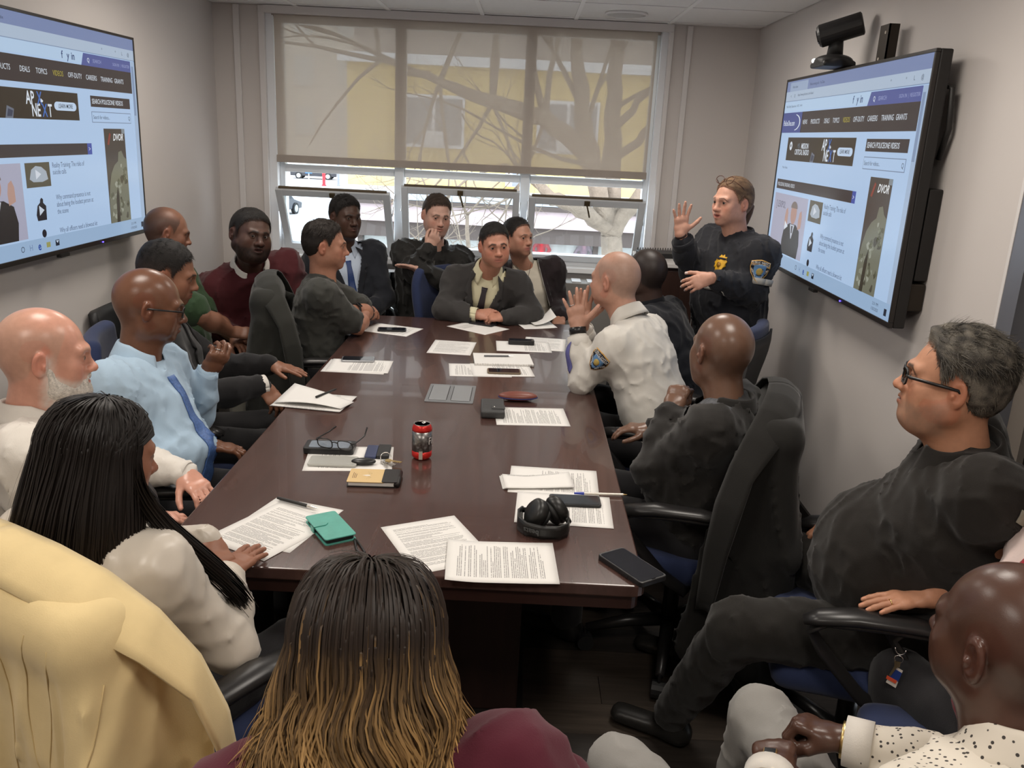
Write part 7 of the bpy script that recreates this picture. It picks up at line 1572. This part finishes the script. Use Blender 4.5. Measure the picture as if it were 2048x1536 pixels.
def sheet(c, rz, label, kind='full', z=0.0, curl=0.0, lift=None, w=0.216, h=0.279, name='paper_sheet', group='printed sheets on the table', tl=None):
    r = math.radians(rz)
    if tl is not None: c = (tl[0]+math.cos(r)*w/2+math.sin(r)*h/2, tl[1]+math.sin(r)*w/2-math.cos(r)*h/2)
    def fn(u, v):
        q = (u-0.5)*w, (v-0.5)*h; zz_ = 0.0006+curl*((u-0.5)**2*1.2*4*0.25+0.0)*0.02
        if lift: zz_ += lift(u, v)
        return (q[0], q[1], zz_)
    o = MB().grid(fn, 10, 12).build(name, print_mat('printed_%s' % kind, kind), None, smooth=True, solid=0.0005)
    o.location = (c[0], c[1], TZ+z); o.rotation_euler = (0, 0, r); tag(o, label, 'paper', group); return o
cl = lambda amp, cu=1, cv=1: (lambda u, v: amp*max(0, (u if cu > 0 else 1-u)+(v if cv > 0 else 1-v)-1.35)**1.5)
sheet(None, -17, 'top printed sheet under the black stylus pen, near left corner of the table', 'few', tl=(-0.673, 2.269, 0.742), z=0.0)
sheet((-0.628, 2.062), -28, 'printed sheet under the hands of the woman with long dark hair', 'full', z=0.0012)
sheet((-0.186, 2.034), 27, 'printed sheet left of centre at the near end, half under another', 'full')
sheet((-0.012, 1.948), 93, 'sheet hanging over the near table edge before the headphones', 'full', z=0.0012, lift=lambda u, v: 0.012*max(0, v-0.7)**1.5*3+0.004*max(0, 0.25-v))
sheet((0.137, 2.495), 88, 'far sheet of the two under the phone and clear ballpoint', 'low', z=0.0)
sheet((0.160, 2.285), 88, 'near sheet of the two under the phone beside the headphones', 'low', z=0.0008)
sheet((0.069, 3.130), 95, 'printed sheet half under the dark wallet, right side of the table', 'full')
sheet((-0.709, 3.735), 92, 'printed sheet under the silver-edged phone on the left', 'low', z=0.0008); sheet((-0.722, 3.722), 90, 'lower sheet showing below the silver-edged phone', 'full', z=0.0)
sheet((-0.682, 4.500), 72, 'sheet with a black phone before the man with folded arms', 'low')
sheet((-0.221, 4.655), 53, 'sheet under the phone before the man in the charcoal suit', 'few')
sheet((-0.325, 4.170), -3, 'single printed sheet lying alone in the middle of the table', 'full')
sheet((0.034, 4.262), 93, 'sheet under the old flip phone near the officer', 'half'); sheet((0.145, 4.345), -4, 'sheet partly under the flip phone sheet, by the officer elbow', 'full', z=-0.0002)
sheet((-0.064, 3.785), 98, 'sheet under the spiral notebook and tan-edged phone', 'low', z=0.0008); sheet((-0.165, 3.765), 96, 'sheet sticking out left of the spiral notebook', 'full')
sheet((-0.528, 2.600), 97, 'blank sheet under the spectacles, phones and keys', 'few')
# folded packets
def packet(c, rz, label, n, w, h, amp, kind='few', cat='paper', flip=None):
    t = empty('folded_papers', (c[0], c[1], TZ), math.radians(rz), label, cat)
    for k in range(n):
        s = MB().grid(lambda u, v: ((u-0.5)*w+0.004*k, (v-0.5)*h-0.004*k, 0.0012+0.003*k+amp*(k+1)*(0.25+v)*abs(u-0.35)**1.3), 12, 6).build('sheet', print_mat('printed_%s' % kind, kind), t, smooth=True, solid=0.0006)
    if flip: MB().grid(flip, 10, 8).build('turned_page', mat('paper_plain', 1), t, smooth=True, solid=0.0006)
    return t
packet((0.078, 2.475), 8, 'folded letters lying across the far sheet by the clear ballpoint', 3, 0.215, 0.10, 0.006)
packet((-0.785, 3.180), -8, 'stack of papers with a turned-up page and black pen on the left', 2, 0.279, 0.20, 0.002, 'full', flip=lambda u, v: (-0.13+0.27*u+0.02*v, -0.085+0.16*v*(1-0.4*u), 0.010+0.035*(1-u)**2*v+0.012*math.sin(u*3.1)))
packet((0.105, 4.780), 20, 'crumpled folded letter standing up near the officer hands', 1, 0.20, 0.16, 0.02, flip=lambda u, v: (-0.02+0.13*u, -0.03+0.10*v, 0.012+0.075*u*u*(0.6+0.4*v)))
# spiral notebook
nb = empty('spiral_notebook', (-0.064, 3.955, TZ+0.002), math.radians(6), 'white spiral notebook with a grey pen on it', 'notebook')
MB().box((-0.139, -0.10, 0), (0.139, 0.10, 0.009)).build('pages', mat('paper_plain', 1), nb); MB().box((-0.140, -0.101, -0.0015), (0.140, 0.101, 0)).build('cover', Mk, nb)
for k in range(22): ring_at('wire_ring', M_silver, nb, (-0.126+k*0.012, -0.099, 0.005), (1, 0, 0), 0.0055, 0.0008, (0, 0, 0), n=10)
# phones
M_scr = mat('phone_glass', (0.012, 0.013, 0.018), 0.06, spec=0.6); M_pblk = mat('phone_black', (0.015, 0.015, 0.016), 0.35)
def phone(c, ang, label, z=0.0, w=0.074, l=0.152, th=0.0085, body=M_pblk, scr=M_scr, margin=0.004, extras=None):
    t = empty('phone', (c[0], c[1], TZ+z), math.radians(ang-90), label, 'phone', 'phones on the table')
    b = MB().bbox((-w/2, -l/2, 0.0005), (w/2, l/2, th), 0.010, 4).build('phone_body', body, t, bevel=0.002)
    MB().bbox((-w/2+margin, -l/2+margin*1.5, th), (w/2-margin, l/2-margin*1.5, th+0.0006), 0.008, 4).build('phone_screen', scr, t)
    MB().box((w/2, 0.01, th*0.3), (w/2+0.0012, 0.035, th*0.7)).build('side_button', body, t)
    MB().box((-0.006, l/2-margin*1.1, th+0.0001), (0.006, l/2-margin*0.8, th+0.0009)).build('ear_slot', M_scr, t); return t
phone((-0.677, 4.48), 6, 'black phone on the sheet before the man with folded arms', 0.002); phone((-0.20, 4.745), -26, 'black phone before the hands of the man in charcoal', 0.002)
phone((0.022, 4.315), 3, 'dark flip phone on two sheets near the officer', 0.002, w=0.055, l=0.135, th=0.022); phone((-0.053, 3.745), 4, 'phone in a tan-edged case below the spiral notebook', 0.002, body=mat('tan_case', rgb(120, 104, 84), 0.5))
phone((-0.735, 3.828), 6, 'silver-edged phone with bright reflecting screen on the left sheets', 0.0025, body=mat('phone_silver', rgb(186, 188, 192), 0.3, 0.8), w=0.078)
phone((-0.607, 2.665), 3, 'thick black phone with keypad bar under the spectacles', 0.0015, w=0.085, l=0.165, th=0.020, scr=mat('grey_screen', rgb(120, 130, 142), 0.15), margin=0.011)
phone((-0.572, 2.555), 3, 'phone lying face down in a clear case beside the keys', 0.0015, w=0.080, l=0.155, body=mat('clear_case', rgb(182, 182, 176), 0.25), scr=mat('pale_back', rgb(166, 166, 160), 0.3))
phone((0.196, 2.338), 1, 'black phone on the sheets behind the headphones', 0.002); phone((0.318, 1.945), -56, 'large black phone at the near right corner of the table', 0.0, w=0.086, l=0.172, th=0.014)
MB().box((0, 0, 0), (0.001, 0.001, 0.001))
# wallets and cases
wl = empty('folding_wallet', (-0.447, 2.658, TZ+0.0015), math.radians(4), 'open black and navy card wallet beside the spectacles', 'wallet')
MB().bbox((-0.038, -0.055, 0), (0.0, 0.055, 0.008), 0.004).build('left_flap', mat('navy_leather', rgb(52, 60, 92), 0.35), wl, bevel=0.002); MB().bbox((0.001, -0.055, 0), (0.042, 0.055, 0.012), 0.004).build('right_flap', mat('black_leather_soft', rgb(38, 37, 37), 0.6), wl, bevel=0.002)
tn = empty('memo_pad', (-0.42, 2.425, TZ), math.radians(3), 'tan memo pad with a winged crest in a black holder', 'notebook'); M_hold = mat('holder_black', rgb(34, 30, 29), 0.45)
MB().bbox((-0.075, -0.052, 0), (0.075, 0.052, 0.004), 0.006).build('holder_back', M_hold, tn); MB().box((-0.070, -0.048, 0.004), (0.070, 0.048, 0.016)).build('pages', mat('paper_plain', 1), tn)
MB().bbox((-0.075, -0.052, 0.016), (0.038, 0.052, 0.018), 0.005).build('tan_cover', mat('tan_card', rgb(212, 182, 130), 0.6), tn); MB().bbox((0.030, -0.052, 0.018), (0.077, 0.052, 0.020), 0.005).build('flap', M_hold, tn); MB().tube([(0.076, -0.050, 0.010), (0.076, 0.050, 0.010)], 0.010, 10).build('hinge', M_hold, tn, smooth=True)
M_crest = mat('crest_brown', rgb(104, 76, 60), 0.7); cr = MB()
for s in (-1, 1):
    for k in range(6): 
        a = math.radians(20+14*k); cr.add([(-0.018+0.001*k, s*0.004, 0.0183), (-0.018+0.024*math.cos(a)*0.55, s*(0.006+0.026*math.sin(a)), 0.0183), (-0.018+0.024*math.cos(a+0.15)*0.55+0.002, s*(0.006+0.024*math.sin(a+0.15)), 0.0183)], [(0, 1, 2)])
cr.build('crest_wings', M_crest, tn, fix=False); MB().add([(-0.034, 0, 0.0184), (-0.020, -0.007, 0.0184), (-0.010, -0.005, 0.0184), (-0.010, 0.005, 0.0184), (-0.020, 0.007, 0.0184)], [(0, 1, 2, 3, 4)]).build('crest_shield', mat('crest_white', rgb(226, 214, 196), 0.7), tn, fix=False)
for k in range(3): MB().box((-0.062+k*0.005, -0.022, 0.018), (-0.0605+k*0.005, 0.022-0.006*k, 0.0184)).build('crest_lettering', M_crest, tn)
te = empty('phone_case', (-0.475, 2.075, TZ), math.radians(33), 'teal leather phone wallet with a clasp and black wrist strap', 'phone case'); M_teal = mat('teal_leather', rgb(84, 160, 146), 0.45, noise=0.12, nscale=30, bump=0.2, bscale=90)
MB().bbox((-0.043, -0.080, 0), (0.043, 0.080, 0.003), 0.008).build('back_cover', M_teal, te); MB().bbox((-0.038, -0.075, 0.003), (0.039, 0.075, 0.014), 0.008).build('phone_inside', M_pblk, te); MB().bbox((-0.043, -0.080, 0.014), (0.043, 0.080, 0.018), 0.008).build('front_cover', M_teal, te, bevel=0.0015)
MB().prism([(-0.047, 0.0), (-0.012, 0.0), (-0.002, 0.010), (-0.012, 0.022), (-0.047, 0.022)], 0.018, 0.0205).box((-0.047, 0.0, 0.002), (-0.044, 0.022, 0.0205)).build('clasp', M_teal, te, bevel=0.001)
MB().tube([(0.036, -0.082, 0.004), (0.030, -0.10, 0.004), (0.018, -0.14, 0.003), (0.022, -0.165, 0.003), (0.032, -0.160, 0.003), (0.036, -0.125, 0.003), (0.038, -0.09, 0.005)], 0.003, 6).build('wrist_strap', Mk, te, smooth=True)
w7 = empty('wallet', (-0.082, 3.160, TZ), math.radians(3), 'dark grey leather wallet at the end of a sheet, right side', 'wallet'); M_gl = mat('grey_leather', rgb(62, 62, 62), 0.5, bump=0.3, bscale=120)
F = Field(); F.box((0, 0, 0.016), (0.046, 0.085, 0.015), r=0.008, k=0.01); V, Q = F.mesh(0.004); link('wallet_body', np_mesh('wallet_body', V, Q), M_gl, w7); MB().box((-0.005, -0.055, 0.0308), (0.047, -0.015, 0.034)).build('strap', M_gl, w7, bevel=0.001); MB().ell((0.005, -0.035, 0.0345), (0.004, 0.004, 0.0015), 10, 6).build('snap', M_silver, w7)
cs = empty('spectacle_case', (0.015, 3.330, TZ), math.radians(4), 'rounded red-brown spectacle case with blue lining', 'case'); F = Field(); F.ell((0, 0, 0.019), (0.080, 0.035, 0.019), k=0.01); V, Q = F.mesh(0.004); link('case_shell', np_mesh('case_shell', V, Q), mat('brown_case', rgb(120, 66, 54), 0.4), cs); MB().lathe([(0.0001, 0), (1, 0), (1, 0.004), (0.0001, 0.004)], 28, M=Matrix.Translation((0, 0, 0.014)) @ Matrix.Diagonal((0.0815, 0.0365, 1, 1))).build('lining', mat('blue_lining', rgb(56, 66, 120), 0.6), cs)
# can
cn = empty('drink_can', (-0.297, 2.640, TZ), 0.0, 'opened red and silver drink can standing alone on the table', 'can'); M_cred = mat('can_red', rgb(196, 40, 34), 0.28, 0.35); M_csil = mat('can_silver', rgb(132, 130, 128), 0.3, 0.8, noise=0.5, nscale=130)
MB().lathe([(0.024, 0.0), (0.0265, 0.003), (0.0325, 0.010), (0.033, 0.014), (0.033, 0.030)], 36).build('can_base', M_cred, cn, smooth=True); MB().lathe([(0.033, 0.030), (0.033, 0.098)], 36).build('can_body', M_csil, cn, smooth=True); MB().lathe([(0.033, 0.098), (0.033, 0.106), (0.0285, 0.116), (0.0265, 0.119)], 36).build('can_shoulder', M_cred, cn, smooth=True)
tp = MB().lathe([(0.0265, 0.119), (0.0272, 0.1215), (0.0255, 0.1215), (0.0245, 0.1185), (0.0001, 0.1185)], 36).build('can_top', M_silver, cn, smooth=False); MB().lathe([(0.0001, 0.1187), (0.0075, 0.1187), (0.0075, 0.1190), (0.0001, 0.1190)], 16, c=(-0.006, -0.010, 0)).build('mouth_hole', M_slot, tp); MB().tube([(0.004, 0.002, 0.1195), (0.010, 0.010, 0.1205), (0.004, 0.016, 0.1205), (-0.002, 0.008, 0.1195)], 0.0022, 6, closed=True).build('ring_pull', M_silver, tp, smooth=True)
MB().box((-0.006, -0.0335, 0.006), (0.006, -0.0325, 0.034)).build('code_panel', mat('panel_grey', rgb(186, 180, 168), 0.5), cn)
def wrap_text(s, r, ang, z, size, m, parent, seedk=0.03):
    me = text_mesh(s, size, 'lettering', 'CENTER', seedk*size); co = np.zeros(len(me.vertices)*3); me.vertices.foreach_get('co', co); co = co.reshape(-1, 3); a = math.radians(ang)+co[:, 0]/r
    me.vertices.foreach_set('co', np.stack([r*np.cos(a), r*np.sin(a), z+co[:, 1]], 1).ravel()); me.update(); return link('lettering', me, m, parent)
wrap_text('FANTA', 0.0334, 45, 0.066, 0.034, Mk, cn, 0.06); wrap_text('FANTA', 0.0337, 45, 0.066, 0.034, mat('can_white', rgb(220, 214, 208), 0.4), cn, 0.0)
# spectacles on the black phone
sg = empty('reading_glasses', (-0.575, 2.635, TZ+0.021), math.radians(-14), 'black-framed spectacles lying open on the thick phone', 'glasses'); T = MB()
for s in (-1, 1):
    T.tube([(s*0.036+0.026*math.copysign(abs(math.cos(a))**0.7, math.cos(a)), -0.02-0.008*math.sin(a), 0.020+0.019*math.copysign(abs(math.sin(a))**0.7, math.sin(a))) for a in [2*math.pi*i/26 for i in range(26)]], 0.0019, 6, closed=True)
T.tube([(-0.011, -0.022, 0.026), (0, -0.023, 0.029), (0.011, -0.022, 0.026)], 0.0019, 6); fr_ = T.build('frame', M_blackp, sg, smooth=True)
for s in (-1, 1):
    MB().tube([(s*0.063, -0.024, 0.030), (s*0.068, -0.015, 0.030), (s*0.064, 0.07, 0.028), (s*0.058, 0.105, 0.034 if s < 0 else 0.045)], [0.0026, 0.0026, 0.0024, 0.003], 6).build('temple', M_blackp, sg, smooth=True)
    MB().add([(s*0.036+0.025*math.cos(a), -0.02-0.008*math.sin(a), 0.020+0.018*math.sin(a)) for a in [2*math.pi*i/20 for i in range(20)]], [tuple(range(20))]).build('lens', M_lensc, sg)
# keys
ky = empty('car_keys', (-0.42, 2.565, TZ+0.0015), 0.1, 'car key fob with a ring of keys beside the memo pad', 'keys'); F = Field(); F.ell((-0.055, -0.005, 0.010), (0.040, 0.020, 0.010), k=0.01); V, Q = F.mesh(0.003); link('fob', np_mesh('fob', V, Q), mat('fob_black', (0.02, 0.02, 0.02), 0.3), ky)
ring_at('key_ring', M_silver, ky, (0.015, 0.015, 0.015), (0.3, -0.8, 0.5), 0.018, 0.0014, (0, 0, 0))
for k, (a, m_) in enumerate(((-70, M_silver), (-45, M_silver), (-20, M_gold))):
    d = Vector((math.cos(math.radians(a)), math.sin(math.radians(a)), 0)); n_ = Vector((-d.y, d.x, 0)); o_ = Vector((0.008+0.008*k, 0.004, 0.004+0.003*k)); b = MB(); Mx = frame(o_, d, n_, (0, 0, 1))
    b.lathe([(0.0001, 0), (0.011, 0), (0.011, 0.002), (0.0001, 0.002)], 14, M=Mx); b.box((0.010, -0.004, 0), (0.045, 0.004, 0.002), Mx)
    for j in range(4): b.box((0.018+j*0.007, -0.007, 0), (0.021+j*0.007, -0.004, 0.002), Mx)
    b.build('key', m_, ky)
# pens
def pen(c, ang, label, parts, z=0.004):
    t = empty('pen', (c[0], c[1], TZ+z), math.radians(ang), label, 'pen')
    for nm, x0, x1, r0, r1, m in parts: MB().tube([(x0, 0, 0.005), (x1, 0, 0.005)], [r0, r1], 10).build(nm, m, t, smooth=False)
    return t
pen((-0.60, 2.219), -24, 'black stylus pen with silver tip on the near left sheet', [('stylus_end', -0.072, -0.062, 0.004, 0.0045, Mk), ('barrel', -0.062, 0.035, 0.0052, 0.0052, Mk), ('grip_ring', 0.035, 0.047, 0.0054, 0.0054, M_silver), ('tip', 0.047, 0.072, 0.005, 0.001, M_silver)])
pen((0.276, 2.395), 3, 'clear ballpoint with a blue cap at the right table edge', [('cap', -0.08, -0.05, 0.003, 0.0048, mat('blue_cap', rgb(44, 62, 168), 0.35)), ('barrel', -0.05, 0.07, 0.004, 0.004, mat('clear_barrel', rgb(200, 192, 180), 0.15)), ('tip', 0.07, 0.082, 0.003, 0.0008, M_gold)], z=0.003)
pen((-0.742, 3.205), 66, 'black pen lying on the papers with the turned-up page', [('barrel', -0.065, 0.055, 0.0045, 0.0045, Mk), ('tip', 0.055, 0.07, 0.004, 0.001, Mk)], z=0.026); pen((-0.086, 3.984), 9, 'grey pen lying on the spiral notebook', [('barrel', -0.07, 0.05, 0.004, 0.004, mat('grey_pen', rgb(96, 98, 100), 0.4)), ('tip', 0.05, 0.07, 0.0035, 0.0008, M_silver)], z=0.011)
# headphones
hp = empty('headphones', (0.098, 2.155, TZ), math.radians(-4), 'black folding over-ear headphones on the near sheets', 'headphones'); M_hp = mat('headphone_black', rgb(30, 30, 29), 0.38); M_pad = mat('ear_pad', rgb(20, 20, 20), 0.6)
bnd = [(-0.062, 0.045, 0.022), (-0.072, 0.02, 0.022), (-0.068, -0.025, 0.021), (-0.045, -0.06, 0.020), (0.0, -0.076, 0.020), (0.045, -0.068, 0.020), (0.066, -0.045, 0.021), (0.070, -0.01, 0.022)]
def hband(u, v):
    k = u*(len(bnd)-1); i = min(int(k), len(bnd)-2); f = k-i; a = Vector(bnd[i]).lerp(Vector(bnd[i+1]), f); return (a.x, a.y, 0.004+0.038*v)
MB().grid(hband, 28, 3).build('headband', M_hp, hp, smooth=True, solid=0.006)
for (c, ax_, nm) in (((-0.016, 0.0, 0.042), (-0.75, -0.35, 0.55), 'ear_cup'), ((0.030, 0.022, 0.046), (0.75, 0.45, 0.45), 'ear_cup')):
    a_ = Vector(ax_).normalized(); c = Vector(c); cup = MB().tube([c-a_*0.008, c, c+a_*0.018, c+a_*0.026], [0.036, 0.041, 0.040, 0.030], 28).build(nm, M_hp, hp, smooth=True); MB().tube([c-a_*0.024, c-a_*0.018, c-a_*0.008], [0.026, 0.037, 0.036], 28).build('ear_pad', M_pad, cup, smooth=True)
MB().tube([(-0.062, 0.045, 0.030), (-0.035, 0.040, 0.034), (-0.018, 0.025, 0.040)], 0.008, 8).build('hinge', M_hp, hp, smooth=True); MB().tube([(0.070, -0.01, 0.030), (0.058, 0.016, 0.036), (0.045, 0.025, 0.044)], 0.008, 8).build('hinge', M_hp, hp, smooth=True)
lt = text_mesh('beats', 0.022, 'lettering', 'CENTER', 0.0005); o = link('lettering', lt, mat('letter_grey', rgb(70, 72, 72), 0.4), hp); o.location = (-0.030, -0.0735, 0.024); o.rotation_euler = (math.pi/2, math.pi, math.radians(-24))
# keys on the belt of the heavy man
kb2 = empty('belt_keys', (0.971, 1.827, 0.580), 0, 'keys with a blue and red tag hanging at the belt of the heavy man', 'keys'); k0 = V3(kb2.location)
X_ = nrm((0.85, -0.5, 0)); 
def kp(u, v, w=0.0): return V3((0, 0, 0))+X_*u+np.array((0, 0, 1.))*v+np.array((-0.5, -0.85, 0))*w
MB().tube([kp(0.012*math.cos(a), 0.045+0.016*math.sin(a)) for a in [math.radians(180+180*i/10) for i in range(11)]], 0.0015, 6).build('hook', M_silver, kb2, smooth=True); MB().tube([kp(0.010*math.cos(a), 0.016+0.010*math.sin(a)) for a in [2*math.pi*i/16 for i in range(16)]], 0.0015, 6, closed=True).build('ring', M_silver, kb2, smooth=True)
def kquad(nm, pts, m, w): MB().add([kp(u, v, w) for u, v in pts], [tuple(range(len(pts)))]).build(nm, m, kb2, solid=0.0015)
kquad('tag_white', [(-0.018, -0.055), (0.006, -0.062), (0.014, -0.01), (-0.006, -0.004)], mat('tag_white', rgb(222, 214, 202), 0.4), 0.002); kquad('tag_blue', [(-0.014, -0.036), (0.009, -0.042), (0.013, -0.016), (-0.006, -0.010)], mat('tag_blue', rgb(40, 62, 130), 0.4), 0.004); kquad('tag_red', [(-0.019, -0.043), (0.004, -0.049), (0.006, -0.040), (-0.018, -0.034)], mat('tag_red', rgb(222, 90, 56), 0.4), 0.005); kquad('key', [(-0.008, 0.012), (0.006, 0.014), (0.006, 0.0), (0.0, -0.004), (-0.010, -0.032), (-0.014, -0.030), (-0.006, -0.002)], M_gold, 0.007)
